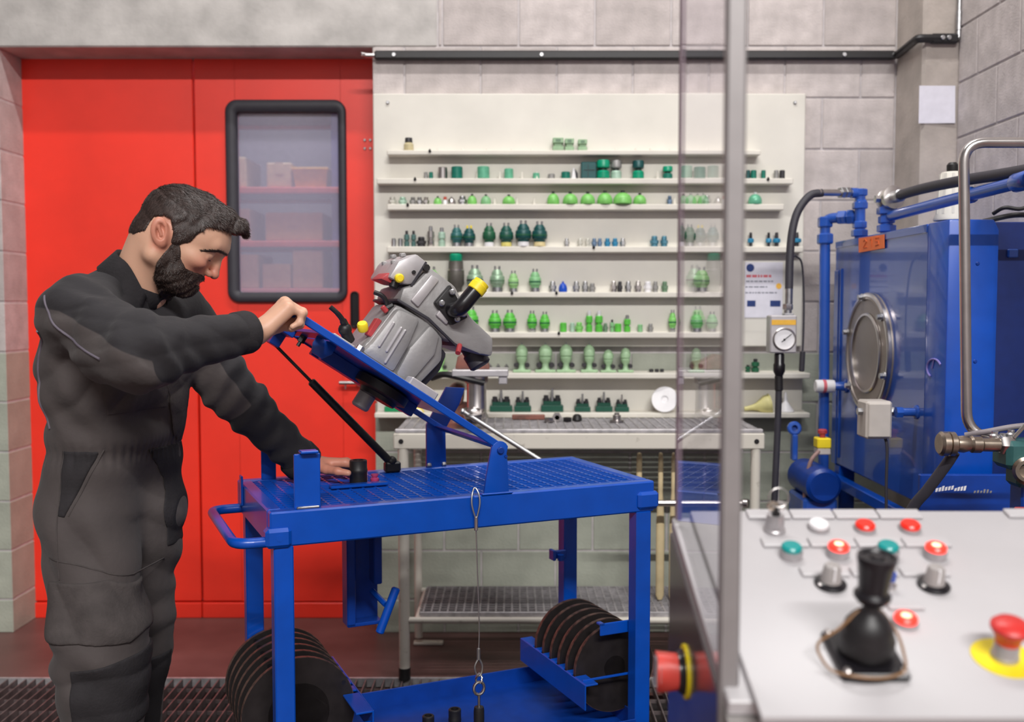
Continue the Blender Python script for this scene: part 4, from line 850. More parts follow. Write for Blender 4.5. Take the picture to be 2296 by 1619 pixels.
M['disc'] = mat('black_oxide_steel', srgb(52, 47, 47), .42, .5, var=.15, scale=25)
M['discedge'] = mat('rusty_disc_edge', srgb(112, 86, 78), .45, .6, scale=60, col2=srgb(60, 50, 48), thr=(.35, .6))
def disc(s, n, z, ro, ri, lb, g, bolts):
    c = CW @ V((s, n, z)); t = thing('steel_disc', lb, 'disc', c, CR, g)
    q = MB(); q.ring((0, 0, 0), (0, 1, 0), ri, ro - .0015, .012, 64); part('plate', q, 'disc', t, local=True, ang=25)
    q = MB(); q.ring((0, 0, 0), (0, 1, 0), ro - .003, ro, .0115, 64); part('worn_edge', q, 'discedge', t, 'brown worn rim', True, ang=25)
    for i in range(bolts):
        a = i * 2 * pi / bolts + .5; r = (ro + ri) / 2 + .02; q = MB(); q.cyl((r * cos(a), -.0066, r * sin(a)), (r * cos(a), .0066, r * sin(a)), .006, 10); part('bolt_hole', q, 'blackgloss', t, local=True)
od = ['frontmost', 'second from front', 'third from front', 'fourth from front', 'fifth from front', 'rearmost']
for i, n in enumerate(LD): disc(.094, n, .358, .143, .077, '%s black steel ring in the stack at the left end of the cart' % od[i], 'black rings at the left of the cart', 4)
for i, n in enumerate(RD): disc(.966, n, .366, .125, .034, '%s black steel disc in the rack at the right end of the cart' % od[i], 'black discs at the right of the cart', 4)

# lanyard hanging from the front rail, sockets on the tray
M['wire'] = mat('steel_wire', srgb(170, 168, 166), .4, .9)
o = CW @ V((.505, -.012, .905)); lan = thing('wire_lanyard', 'steel wire lanyard with eye bolt hanging from the front rail of the blue cart', 'lanyard', o, CR)
ln = lambda x, z, y=0: (x, y, z)
b = MB(); b.tube(bez([ln(0, -.058), ln(-.011, -.02), ln(-.008, .008, .004), ln(.002, .020, .012), ln(.009, .006, .004), ln(.010, -.02), ln(.001, -.058)], 6), .0022, 8); part('upper_loop', b, 'wire', lan, local=True)
b = MB(); b.cyl(ln(0, -.085), ln(0, -.05), .0048, 10, bev=.001); part('ferrule', b, 'steel', lan, local=True)
b = MB(); b.tube(bez([ln(0, -.08), ln(.004, -.2), ln(.008, -.33), ln(.006, -.40)], 8), .0016, 6); part('wire', b, 'wire', lan, local=True)
b = MB(); b.cyl(ln(.006, -.415), ln(.006, -.385), .0045, 10, bev=.001); b.tube(bez([ln(.006, -.41), ln(-.004, -.43), ln(.0, -.450), ln(.007, -.456), ln(.014, -.45), ln(.016, -.43), ln(.007, -.41)], 6), .0025, 8); part('lower_loop', b, 'wire', lan, local=True)
b = MB(); b.tube([ln(.007 + .008 * cos(a), -.462 + .012 * sin(a), .004 * sin(2 * a)) for a in [i * 2 * pi / 16 for i in range(16)]], .0028, 8, True); part('shackle', b, 'steel', lan, local=True)
b = MB(); b.tube([ln(.007 + .014 * cos(a), -.488 + .016 * sin(a)) for a in [i * 2 * pi / 24 for i in range(24)]], .004, 8, True); b.cyl(ln(.007, -.535), ln(.007, -.502), .0035, 10); part('eye_bolt', b, 'steel', lan, local=True)
b = MB(); b.lathe([(.006, -.534), (.012, -.536), (.0135, -.545), (.0135, -.60), (.012, -.61), (0, -.61)], 18, MX.Translation((.007, 0, 0))); part('pin_socket', b, 'black', lan, local=True)
def socket(s, n, z, r, h, lb, g):
    c = CW @ V((s, n, z)); q = MB(); q.lathe([(r - .002, 0), (r, .002), (r, h * .45), (r * 1.03, h * .47), (r * 1.03, h * .6), (r, h * .62), (r, h - .002), (r - .002, h), (r * .62, h), (r * .62, h * .5), (0, h * .5)], 24, MX.Translation(c))
    return single('impact_socket', q, 'black', lb, 'socket', c, g)
socket(.462, .234, .2012, .0165, .06, 'left of two black impact sockets standing on the lower tray of the cart', 'sockets on the tray')
socket(.539, .233, .2012, .0175, .066, 'right of two black impact sockets standing on the lower tray of the cart', 'sockets on the tray')
socket(.290, .300, .9045, .0235, .062, 'black impact socket held by the left hand on the cart top', None)
M['pink'] = mat('magenta_reflection', srgb(176, 60, 110), .5)  # pink reflection on the cart top, built as a small solid piece
c = CW @ V((.333, .292, .9045)); b = MB(); b.lathe([(.010, 0), (.012, .003), (.012, .01), (.007, .013), (.010, .018), (.010, .022), (0, .022)], 12, MX.Translation(c)); single('plug_or_reflection', b, 'pink', 'magenta reflection built as a plug on the blue grating right of the held socket', 'plug', c)

# ---------------------------------------------------------------- hydraulic pump on the tilting plate (p, n, q frame of the plate)
pump = thing('hydraulic_pump', 'grey cast hydraulic pump with yellow caps mounted on the tilted blue plate', 'pump', CW @ V((.40, .2, 1.14)), CR)
PW = CW @ PM; IL = wm(pump).inverted()
def pp(nm, q, mt, label=None, parent=None, ang=35):
    me = q.mesh(nm, ang, IL @ PW); me.materials.append(M[mt]); o = bpy.data.objects.new(nm, me); C.objects.link(o); o.parent = parent or pump
    return setp(o, label)
def ex(poly, n0, n1, bev=.006, q=None):
    q = q or MB(); q.prism(poly, n1 - n0, MX.Translation((0, n1, 0)) @ RX, bev); return q
# lower case: two stepped castings, ribs and side shading built as a dark piece
q = ex([(.420, .010), (.411, .05), (.400, .178), (.311, .186), (.245, .172), (.215, .12), (.238, .02), (.25, .010)], .10, .30, .016)
case = pp('lower_case', q, 'castgrey')
q = ex([(.415, .022), (.405, .05), (.394, .166), (.330, .176), (.318, .10), (.316, .022)], .080, .12, .012); pp('front_rib_cover', q, 'castgrey', None, case)
q = ex([(.309, .022), (.314, .10), (.300, .178), (.262, .17), (.246, .12), (.262, .022)], .086, .12, .010); pp('front_rib_cover', q, 'castgrey', None, case)
for p0 in (.385, .362, .35): 
    q = MB(); q.bx((p0 - .0035, .074, .055 if p0 > .36 else .03), (p0 + .0035, .084, .13), .003); pp('rib', q, 'castlight', None, case)
q = ex([(.26, .022), (.25, .10), (.238, .15), (.205, .15), (.196, .10), (.215, .022)], .13, .27, .012); pp('side_shade', q, 'rubber', 'dark grey piece standing for shading on the case side', case)
q = MB(); q.bx((.19, .08, .0145), (.435, .32, .024), .004); pp('mounting_flange', q, 'castlight')
for p0, n0 in ((.21, .09), (.42, .09), (.42, .31), (.21, .31)):
    q = MB(); q.cyl((p0, n0, .022), (p0, n0, .036), .010, 6); pp('flange_bolt', q, 'zinc')
# upper block, runs askew to the plate
q = ex([(.398, .182), (.408, .217), (.389, .236), (.375, .300), (.293, .298), (.215, .255), (.130, .243), (.106, .202), (.141, .187), (.203, .174), (.245, .168), (.311, .180)], .095, .305, .010)
up = pp('upper_block', q, 'castgrey')
q = ex([(.376, .20), (.366, .285), (.34, .285), (.35, .196)], .086, .10, .004); pp('raised_land', q, 'castlight', None, up)
q = ex([(.30, .205), (.296, .28), (.262, .272), (.262, .20)], .086, .10, .004); pp('raised_land', q, 'castlight', None, up)
q = MB(); q.bx((.21, .088, .172), (.405, .094, .177)); 
q = ex([(.405, .180), (.405, .186), (.311, .191), (.21, .173), (.21, .168), (.311, .184)], .090, .31, .001); pp('gasket', q, 'rubber', 'dark joint line', up)
# control head
q = ex([(.451, .218), (.452, .268), (.424, .309), (.378, .306), (.392, .236), (.410, .226)], .10, .28, .007); hd = pp('control_head', q, 'castlight')
for p0, q0 in ((.437, .29), (.446, .262), (.410, .285)): [pp('screw', MB().cyl((p0, n_, q0 + .002), (p0 + .006, n_, q0 + .010), .009, 8, bev=.002), 'castgrey', None, hd) for n_ in (.15, .23)]
k = MB(); k.bx((.389, .096, .232), (.394, .10, .305)); pp('joint', k, 'rubber', None, hd)
k = MB(); k.cyl((.405, .094, .265), (.405, .102, .265), .005, 8); k.cyl((.385, .088, .292), (.385, .102, .292), .009, 8); pp('port_plug', k, 'black', None, hd)
k = ex([(.464, .206), (.425, .214), (.432, .232), (.455, .232)], .115, .20, .004); pp('red_plug', k, 'redplastic', 'red plastic plug', hd)
k = MB(); k.lathe([(.010, 0), (.0115, .003), (.0115, .014), (.008, .018), (0, .018)], 14, axis_m((.430, .10, .230), (0, -1, 0))); pp('cap', k, 'yellow', 'small yellow cap', hd)
k = MB(); k.cyl((.424, .12, .205), (.428, .12, .232), .012, 12, bev=.003); pp('nut', k, 'black', None, hd)
# port flange and elbow with the big yellow cap
k = ex([(.312, .290), (.322, .228), (.252, .205), (.226, .246)], .078, .098, .004); fl = pp('port_flange', k, 'black')
for p0, q0 in ((.30, .275), (.308, .236), (.252, .225), (.245, .245)): k = MB(); k.cyl((p0, .066, q0), (p0, .079, q0), .008, 12, bev=.002); k.cyl((p0, .062, q0), (p0, .067, q0), .004, 6); pp('screw', k, 'zinc', None, fl)
k = MB(); k.tube(fillet([(.272, .09, .240), (.272, .035, .240), (.262, .030, .312)], .022, 6), .0205, 18); el = pp('elbow', k, 'blackgloss', None, fl, 50)
k = MB(); k.lathe([(.0215, 0), (.023, .002), (.023, .020), (.021, .022), (.021, .03), (0, .03)], 22, axis_m((.2635, .030, .300), (-.13, -.02, 1))); pp('cap', k, 'yellow', 'large yellow cap')
# coupling at the lower right end
k = MB(); k.lathe([(.022, -.05), (.026, -.045), (.026, .0), (.03, .004), (.03, .04), (.024, .045), (0, .045)], 20, axis_m((.135, .17, .195), (-.5, -.2, -.3))); pp('coupling', k, 'rubber', 'black coupling')
k = MB(); k.cyl((.20, .10, .178), (.20, .08, .155), .007, 10); pp('red_plug', k, 'redplastic', 'red plastic plug')
# left side: lever valve, yellow cap, hose tails
k = MB(); k.tube(bez([(.535, .10, .076), (.510, .10, .072), (.488, .11, .066), (.47, .12, .058)], 6), [.006] * 6 + [.0065] * 6 + [.009] * 7, 10); k.sph((.470, .12, .052), .017, 8); k.cyl((.470, .12, .05), (.44, .13, .034), .014, 12, bev=.003); pp('lever_valve', k, 'black')
k = MB(); k.lathe([(.012, 0), (.0135, .003), (.0135, .018), (.011, .022), (0, .022)], 14, axis_m((.430, .12, .075), (.6, -.4, .5))); pp('cap', k, 'yellow', 'small yellow cap')
k = MB(); k.tube(bez([(.455, .13, .172), (.438, .12, .174), (.420, .12, .168), (.405, .12, .15)], 5), .006, 8); k.cyl((.415, .12, .145), (.40, .12, .17), .010, 10, bev=.002); pp('pilot_valve', k, 'black')
k = MB(); k.cyl((.406, .11, .145), (.424, .11, .15), .007, 10, bev=.002); pp('red_plug', k, 'redplastic', 'red plastic plug')
k = MB(); k.bx((.404, .11, .07), (.418, .14, .12), .002); pp('red_cover', k, 'redplastic', 'red plastic cover')
# drive hub and shaft under the plate
k = MB(); k.lathe([(.075, -.006), (.075, -.028), (.055, -.034), (.05, -.045)], 28, MX.Translation((.285, .20, 0))); pp('drive_hub', k, 'black')
k = MB(); k.lathe([(.024, -.03), (.024, -.082), (.020, -.086), (0, -.086)], 20, MX.Translation((.300, .24, 0))); pp('drive_shaft', k, 'castgrey')

# ---------------------------------------------------------------- blue hydraulic test rig on the right
XT, TY0, TY1, TZ0, TZ1 = 1.249, 2.86, 3.86, .77, 1.626
rig = thing('hydraulic_tank', 'large blue hydraulic tank with round steel cover standing by the right wall', 'tank', (1.45, 3.36, 0))
def rp_(nm, q, mt='bluetank', label=None, parent=None, ang=35):
    if parent is None: return part(nm, q, mt, rig, label, ang=ang)
    me = q.mesh(nm, ang, wm(rig).inverted()); me.materials.append(M[mt] if isinstance(mt, str) else mt); o = bpy.data.objects.new(nm, me); C.objects.link(o); o.parent = parent
    return setp(o, label)
b = MB(); b.bx((XT, TY0 + .14, TZ0), (1.70, TY1, TZ1), .006); shell = rp_('shell', b)
b = MB(); b.bx((XT - .0025, TY0 + .15, 1.60), (XT + .002, TY1 - .004, TZ1 - .001), .001); rp_('top_flange', b)
b = MB(); b.bx((XT - .004, TY1 - .05, TZ0), (XT + .002, TY1 - .002, 1.515), .002); b.bx((XT - .006, TY1 - .085, .80), (XT + .002, TY1 - .075, 1.52), .002); rp_('side_flange', b)
b = MB(); b.prism([(XT - .003, TZ0 - .3), (1.39, TZ0 - .3), (1.39, TZ1 - .03), (1.375, TZ1), (XT - .003, TZ1)], .145, MX.Translation((0, TY0 + .14, 0)) @ rotm(rx=pi / 2), .005); rp_('front_column', b, 'blue')
b = MB(); b.bx((1.385, TY0 + .06, TZ0 - .3), (1.705, TY0 + .14, TZ1 - .002), .003); M['blueshade'] = mat('shaded_blue_panel', srgb(16, 40, 104), .4, var=.06); rp_('front_panel', b, 'blueshade')  # shade of the recess put into the panel's darker blue
for z in (1.50, 1.22, 1.02): b = MB(); b.cyl((1.33, TY0 - .008, z), (1.33, TY0 + .002, z), .006, 10, bev=.002); rp_('screw', b, 'bluedark')
b = MB(); b.bx((1.445, TY0 + .05, 1.52), (1.475, TY0 + .062, 1.545), .003); rp_('latch', b, 'bluetank')
# legs and base frame
for y in (2.95, 3.80): b = MB(); b.bx((XT + .0, y - .03, 0.001), (XT + .06, y + .03, TZ0), .004); b.bx((1.64, y - .03, 0.001), (1.70, y + .03, TZ0), .004); rp_('frame_leg', b, 'blue')
b = MB(); b.bx((1.215, 2.80, .70), (1.25, 3.86, .738), .003); rp_('base_rail', b, 'blue')
b = MB(); b.bx((1.15, 2.78, .55), (1.70, 2.80, .905), .003); rp_('base_panel', b, 'bluedark')
# round cover
cx, cy, cz_ = XT, 3.459, 1.216
A3 = axis_m((cx + .003, cy, cz_), (-1, 0, 0))
b = MB(); b.lathe([(.208, 0), (.208, .012), (.203, .020), (.188, .024), (.186, .020), (0, .020)], 64, A3); M['coversteel'] = mat('brushed_cover_steel', srgb(158, 148, 142), .42, .55, var=.05, scale=9); cov = rp_('cover_plate', b, 'coversteel', 'round steel cover plate')
k = MB(); k.ring((cx - .012, cy, cz_), (-1, 0, 0), .196, .2095, .018, 64, .004); rp_('cover_rim', k, 'steel', 'bright rim', cov)
k = MB(); k.ring((cx - .020, cy, cz_), (-1, 0, 0), .130, .140, .008, 64, .003); rp_('cover_ring', k, 'steel', None, cov)
for a in (80, 200, 320, 20, 140, 260):
    y, z = cy + .196 * cos(radians(a)), cz_ + .196 * sin(radians(a)); k = MB(); k.cyl((cx - .038, y, z), (cx - .018, y, z), .010, 6); k.cyl((cx - .026, y, z), (cx - .02, y, z), .014, 14); rp_('cover_bolt', k, 'zinc', None, cov)
M['orangelabel'] = mat('orange_sticker', srgb(255, 128, 66), .6, var=.03); M['faintink'] = mat('faded_pencil', srgb(232, 112, 58), .8)
b = MB(); b.hull([(x, y, z) for x in (XT - .0062, XT - .0048) for y, z in ((3.588, 1.622), (3.344, 1.618), (3.341, 1.572), (3.585, 1.570))]); lbl = rp_('sticker', b, 'orangelabel', 'orange sticker with faded hand writing')
def stroke(pts, r=.0022):
    k = MB(); k.tube([(XT - .0064, 3.56 - .20 * u, 1.577 + .038 * v) for u, v in pts], r, 6); rp_('pencil_stroke', k, 'faintink', None, lbl)
stroke([(.12, .8), (.2, .95), (.28, .75), (.12, .2), (.3, .2)]); stroke([(.45, .75), (.52, .95), (.52, .15)]); stroke([(.88, .9), (.7, .9), (.7, .6), (.85, .55), (.86, .3), (.7, .2)])
M['chalk'] = mat('pale_violet_paint_mark', srgb(150, 140, 214), .7)
b = MB(); b.tube([(XT - .0045, 2.93 + .05 * cos(a), 1.195 + .028 * sin(a)) for a in [radians(-60 + 15 * i) for i in range(15)]], .003, 6); b.tube([(XT - .0045, 2.93, 1.225), (XT - .0045, 2.945, 1.195)], .0025, 6); rp_('paint_mark', b, 'chalk', 'pale violet scrawled mark')
# level sensor on the left face
b = MB(); b.lathe([(.026, 0), (.026, .008), (.018, .012), (.015, .045), (.013, .05)], 20, axis_m((XT + .002, 3.706, 1.08), (-1, 0, 0))); fl = rp_('sensor_flange', b, 'bluetank')
b = MB(); b.lathe([(.012, 0), (.023, .003), (.024, .008), (.024, .068), (.020, .072), (0, .072)], 22, axis_m((XT - .045, 3.706, 1.08), (-1, 0, 0))); sn = rp_('sensor', b, 'white', 'white sensor cylinder')
k = MB(); k.ring((XT - .085, 3.706, 1.08), (-1, 0, 0), .0235, .0246, .012, 22); rp_('sensor_band', k, 'inkred', None, sn)
# junction box on a blue stub
M['boxgrey'] = mat('pale_grey_box', srgb(196, 188, 180), .5, var=.03)
b = MB(); b.cyl((XT + .002, 3.06, 1.052), (XT - .05, 3.06, 1.052), .013, 14); b.lathe([(.022, 0), (.022, .006), (.015, .01)], 18, axis_m((XT + .002, 3.06, 1.052), (-1, 0, 0))); b.lathe([(.018, 0), (.018, .02)], 6, axis_m((XT - .045, 3.06, 1.052), (-1, 0, 0))); rp_('stub', b, 'bluetank')
b = MB(); b.bx((1.094, 3.06, .968), (1.175, 3.145, 1.085), .006); jb = rp_('junction_box', b, 'boxgrey', 'pale grey junction box')
k = MB(); k.bx((1.10, 3.054, .974), (1.169, 3.061, 1.079), .004); rp_('box_lid', k, 'boxgrey', None, jb)
k = MB(); k.cyl((1.175, 3.10, 1.05), (1.20, 3.09, 1.05), .014, 10); k.cyl((1.08, 3.10, 1.05), (1.095, 3.10, 1.05), .012, 6); rp_('gland', k, 'zinc', None, jb)
b = MB(); b.tube(bez([(1.165, 3.09, .97), (1.170, 3.085, .93), (1.168, 3.08, .8), (1.175, 3.08, .66), (1.19, 3.05, .5), (1.2, 3.03, .3)], 8), .005, 8); rp_('cord', b, 'rubber')
# filler canister on the tank lid
b = MB(); b.lathe([(.068, 0), (.068, .012), (.03, .018), (.03, .03)], 24, MX.Translation((1.425, 3.25, TZ1 + .0))); can = rp_('filler_flange', b, 'bluetank')
b = MB(); b.lathe([(.055, 0), (.055, .006), (.048, .02), (.036, .15), (.032, .155), (0, .155)], 24, MX.Translation((1.425, 3.25, TZ1 + .03))); cc = rp_('filler_canister', b, 'beigeplastic' if 'beigeplastic' in M else 'cream', 'cream tapered filler canister')
for i in range(10): 
    a = i * 2 * pi / 10; k = MB(); k.hull([(1.425 + r * cos(a + d), 3.25 + r * sin(a + d), z) for z, r0 in ((TZ1 + .05, .047), (TZ1 + .18, .037)) for r in (r0 - .004, r0 + .002) for d in (-.08, .08)]); rp_('flute', k, 'cream', None, cc)
b = MB(); b.lathe([(.016, 0), (.018, .006), (.018, .024), (.012, .032), (0, .033)], 16, MX.Translation((1.425, 3.25, TZ1 + .184))); rp_('breather_knob', b, 'black', 'black breather knob')
# pipework
def union(p, d, r=.026, l=.03, mt='bluetank', n=6): k = MB(); m = axis_m(V(p) - V(d).normalized() * l / 2, d); k.lathe([(r * .85, 0), (r, l * .12), (r, l * .88), (r * .85, l)], n, m); return rp_('union_nut', k, mt)
py = 3.75
b = MB(); b.tube(fillet([(1.188, py, .10), (1.172, py, 1.706), (1.268, 3.68, 1.706)], .03, 6), .0195, 16); rp_('pipe', b, 'bluetank')
union((1.173, py, 1.63), (0, 0, 1), .03, .04); union((1.172, py, 1.692), (0, 0, 1), .028, .04); union((1.225, 3.712, 1.706), (.096, -.07, 0), .027, .035); union((1.25, 3.693, 1.706), (.096, -.07, 0), .029, .028)
b = MB(); b.bx((1.15, py - .03, .69), (1.225, py + .03, .712), .003); b.bx((1.17, py - .02, .001), (1.205, py + .02, .69), .003); rp_('pipe_stand', b, 'bluetank')
b = MB(); b.tube(fillet([(1.272, 3.66, TZ1 - .01), (1.270, 3.66, 1.79), (1.235, 3.655, 1.79)], .025, 5), .019, 16); rp_('pipe', b, 'bluetank')
for z, r in ((1.645, .030), (1.675, .026), (1.745, .028), (1.792, .026)): union((1.27, 3.66, z), (0, 0, 1), r, .026)
b = MB(); b.bx((1.252, 3.64, 1.735), (1.29, 3.68, 1.765), .004); rp_('tee_block', b, 'bluetank')
b = MB(); b.tube([(1.24, 3.655, 1.79), (1.10, 3.60, 1.785)], .0125, 14); tail = rp_('hose_tail', b, 'steel', 'bright steel hose tail')
for p in ((1.225, 3.65, 1.79), (1.205, 3.642, 1.789)): k = MB(); k.lathe([(.018, 0), (.021, .004), (.021, .018), (.018, .02)], 6, axis_m(p, (-1, -.4, 0))); rp_('hex_nut', k, 'zinc', None, tail)
b = MB(); b.tube([(1.287, 3.44, TZ1 - .01), (1.285, 3.44, 1.75)], .021, 16); rp_('pipe', b, 'bluetank')
for z, r in ((1.645, .032), (1.675, .028), (1.705, .034)): union((1.286, 3.44, z), (0, 0, 1), r, .026)
b = MB(); b.lathe([(.02, -.03), (.036, -.026), (.038, -.012), (.03, -.01), (.03, .01), (.040, .014), (.04, .03), (.02, .034)], 22, axis_m((1.29, 3.43, 1.745), (.2, -1, .1))); b.cyl((1.26, 3.44, 1.745), (1.245, 3.44, 1.745), .014, 6); rp_('swivel_union', b, 'steel', 'bright steel swivel union')
b = MB(); b.tube([(1.292, 3.41, 1.685), (1.320, 3.05, 1.697), (1.352, 2.65, 1.709), (1.40, 2.3, 1.72)], [.018] * 4, 16); rp_('pipe', b, 'bluetank')
union((1.33, 2.92, 1.70), (.07, -.9, .03), .024, .04, n=16); union((1.352, 2.66, 1.709), (.07, -.9, .03), .026, .07, n=16)

hose = thing('hydraulic_hose', 'black hydraulic hose running above the blue pipe along the tank top', 'hose', (1.30, 3.4, 1.745))
b = MB(); b.tube(bez([(1.295, 3.40, 1.748), (1.308, 3.2, 1.752), (1.33, 2.95, 1.748), (1.36, 2.75, 1.742), (1.41, 2.4, 1.735)], 8), .0165, 14); part('hose_body', b, 'rubber', hose, ang=60)
b = MB(); b.cyl((1.293, 3.42, 1.747), (1.30, 3.35, 1.749), .021, 14, bev=.004); part('ferrule', b, 'zinc', hose)
b = MB(); b.tube(bez([(1.44, 3.0, 1.655), (1.46, 2.97, 1.67), (1.5, 2.95, 1.665), (1.55, 2.94, 1.69), (1.6, 2.93, 1.72)], 6), .006, 8); b.tube(bez([(1.42, 3.02, 1.633), (1.5, 2.99, 1.65), (1.58, 2.97, 1.645)], 6), .008, 8)
single('cable_run', b, 'black', 'thin black cables lying on top of the blue tank at the right', 'cable', (1.44, 3.0, 1.63))

hose = thing('gauge_hose', 'black hydraulic hose arching from the blue pipe down to the pressure gauge', 'hose', (1.10, 3.6, 1.785))
b = MB(); b.tube(bez([(1.115, 3.605, 1.785), (1.07, 3.60, 1.775), (1.025, 3.59, 1.72), (1.002, 3.58, 1.645), (.992, 3.57, 1.55), (.988, 3.56, 1.44)], 8), .0145, 14); part('hose_body', b, 'rubber', hose, ang=60)
b = MB(); b.cyl((.988, 3.56, 1.385), (.988, 3.56, 1.445), .0135, 14, bev=.003); b.lathe([(.016, 0), (.018, .003), (.018, .02), (.014, .022)], 6, MX.Translation((.985, 3.56, 1.365))); part('ferrule', b, 'zinc', hose)
gauge = thing('pressure_gauge', 'square grey pressure gauge box with white round dial hanging on the black hose', 'gauge', (.965, 3.55, 1.21))
b = MB(); b.bx((.916, 3.53, 1.212), (1.01, 3.59, 1.346), .004); part('housing', b, 'castlight', gauge)
b = MB(); b.bx((.920, 3.5285, 1.312), (1.006, 3.5305, 1.330)); M['amber'] = mat('amber_sticker', srgb(232, 178, 62), .5); part('amber_strip', b, 'amber', gauge)
b = MB(); b.ring((.965, 3.527, 1.262), (0, -1, 0), .036, .041, .012, 40, .003); part('bezel', b, 'steel', gauge)
b = MB(); b.cyl((.965, 3.526, 1.262), (.965, 3.531, 1.262), .0365, 36); dial = part('dial', b, 'white', gauge)
k = MB(); k.tube([(.955, 3.524, 1.252), (.990, 3.524, 1.280)], .0015, 6); k.sph((.965, 3.524, 1.26), .004, 6); nd = part('needle', k, 'black', gauge)
b = MB(); b.cyl((.985, 3.56, 1.346), (.985, 3.56, 1.366), .014, 12, bev=.002); b.bx((.968, 3.545, 1.345), (1.002, 3.575, 1.353), .002); part('inlet', b, 'zinc', gauge)
b = MB(); b.lathe([(.014, 1.212), (.018, 1.205), (.018, 1.175), (.021, 1.17), (.021, 1.145), (.014, 1.13), (.013, 1.08)], 14, MX.Translation((.957, 3.56, 0))); part('outlet', b, 'blackgloss', gauge)
hose = thing('drop_hose', 'black hose hanging straight down from the pressure gauge', 'hose', (.957, 3.56, 1.10))
b = MB(); b.tube(bez([(.957, 3.56, 1.10), (.955, 3.56, .95), (.949, 3.56, .75), (.945, 3.57, .5), (.94, 3.6, .2), (.94, 3.64, .012), (.99, 3.7, .013)], 6), .012, 12); part('hose_body', b, 'rubber', hose, ang=60)
b = MB(); b.cyl((.957, 3.56, 1.075), (.956, 3.56, 1.13), .015, 12, bev=.003); part('ferrule', b, 'black', hose)
b = MB(); b.tube(bez([(1.02, 3.60, 1.56), (1.05, 3.62, 1.53), (1.062, 3.63, 1.40), (1.062, 3.63, 1.25), (1.055, 3.62, 1.18)], 8), .0035, 8); b.cyl((1.055, 3.62, 1.14), (1.058, 3.62, 1.215), .010, 10, bev=.003); b.tube([(1.02, 3.60, 1.56), (.99, 3.565, 1.545)], .0035, 6)
single('signal_cable', b, 'rubber', 'thin cable with black plug dangling beside the pressure gauge', 'cable', (1.05, 3.62, 1.3))

# motor unit left of the tank with the yellow stop box
mot = thing('pump_motor', 'blue motor unit half hidden behind the white console and the blue pipe', 'motor', (1.09, 3.60, 0))
b = MB(); b.bx((1.03, 3.50, .001), (1.15, 3.70, .60), .006); part('pedestal', b, 'bluetank', mot)
b = MB(); b.cyl((1.09, 3.44, .75), (1.09, 3.70, .75), .062, 28, bev=.012); part('motor_body', b, 'bluedark', mot)
b = MB(); b.bx((1.03, 3.48, .60), (1.15, 3.68, .70), .01); part('motor_foot', b, 'bluetank', mot)
b = MB(); b.ring((1.06, 3.72, .92), (0, -1, .2), .012, .026, .02, 28, .005); part('lifting_eye', b, 'bluetank', mot); b = MB(); b.bx((1.05, 3.70, .80), (1.07, 3.735, .898), .004); part('eye_post', b, 'bluetank', mot)
b = MB(); b.bx((1.098, 3.55, .845), (1.145, 3.60, .868), .003); part('switch_base', b, 'boxgrey', mot)
b = MB(); b.bx((1.096, 3.548, .868), (1.146, 3.60, .905), .004); part('switch_box', b, 'yellow', mot, 'yellow stop switch box')
b = MB(); b.lathe([(.010, 0), (.010, .012), (.017, .016), (.017, .026), (.012, .03), (0, .03)], 16, MX.Translation((1.121, 3.575, .905))); part('stop_button', b, 'redplastic', mot, 'red stop button')
b = MB(); b.tube(bez([(1.10, 3.545, .86), (1.065, 3.53, .82), (1.045, 3.52, .72), (1.04, 3.50, .58), (1.04, 3.48, .4)], 8), .007, 10); M['brownhose'] = mat('brown_hose', srgb(150, 118, 112), .5); part('supply_hose', b, 'brownhose', mot, 'pale brown hose')
b = MB(); b.bx((1.05, 3.30, .60), (1.25, 3.42, .63), .004); part('red_bracket', b, 'redplastic', mot, 'red bracket')

# bent steel tube rail with its valve assembly in front of the tank
t = thing('tube_rail', 'bent bright steel tube rail standing in front of the blue tank at the right edge', 'rail', (1.13, 2.5, 1.05))
b = MB(); b.tube(fillet([(1.26, 2.46, 1.035), (1.148, 2.5, 1.06), (1.122, 2.5, 1.785), (1.75, 2.5, 1.785)], .055, 8), .0132, 16); part('tube', b, 'steel', t, ang=60)
b = MB(); b.bx((1.66, 2.46, 1.77), (1.705, 2.54, 1.80), .003); part('wall_bracket', b, 'zinc', t)
M['brass'] = mat('dull_brass_steel', srgb(176, 162, 148), .32, 1, var=.12, scale=40); M['valvegreen'] = mat('dark_green_valve_paint', srgb(48, 92, 92), .45, var=.1)
va = thing('valve_assembly', 'dark green valve with brass ring couplings in front of the tank at the right edge', 'valve', (1.2, 2.42, 1.0))
A4 = axis_m((1.035, 2.40, 1.046), (1, 0, -.02))
b = MB(); b.lathe([(.020, 0), (.024, .0), (.030, .006), (.030, .020), (.026, .022), (.030, .024), (.030, .036), (.022, .042), (.016, .042), (.016, .004)], 28, A4); part('ring_coupling', b, 'brass', va)
b = MB(); b.lathe([(.019, .04), (.021, .06), (.017, .075), (.021, .08), (.021, .10), (.017, .105), (.017, .16)], 22, A4); part('nipple', b, 'brass', va)
b = MB(); b.lathe([(.020, .145), (.024, .15), (.024, .175), (.020, .18)], 6, A4); part('hex_nut', b, 'steel', va)
b = MB(); b.bx((1.19, 2.37, .985), (1.32, 2.46, 1.055), .012); b.bx((1.22, 2.38, .94), (1.30, 2.45, .99), .01); part('valve_body', b, 'valvegreen', va)
for i, (x, z) in enumerate(((1.175, 1.075), (1.195, 1.07), (1.215, 1.078))): b = MB(); b.lathe([(.011, 0), (.012, .003), (.012, .02), (.008, .024), (.008, .03), (0, .03)], 10, MX.Translation((x, 2.41, z - .03))); part('bleed_screw', b, 'zinc', va)
b = MB(); b.tube([(1.212, 2.39, 1.062), (1.232, 2.38, 1.092), (1.255, 2.38, 1.094)], .005, 8); part('lever', b, 'steel', va)
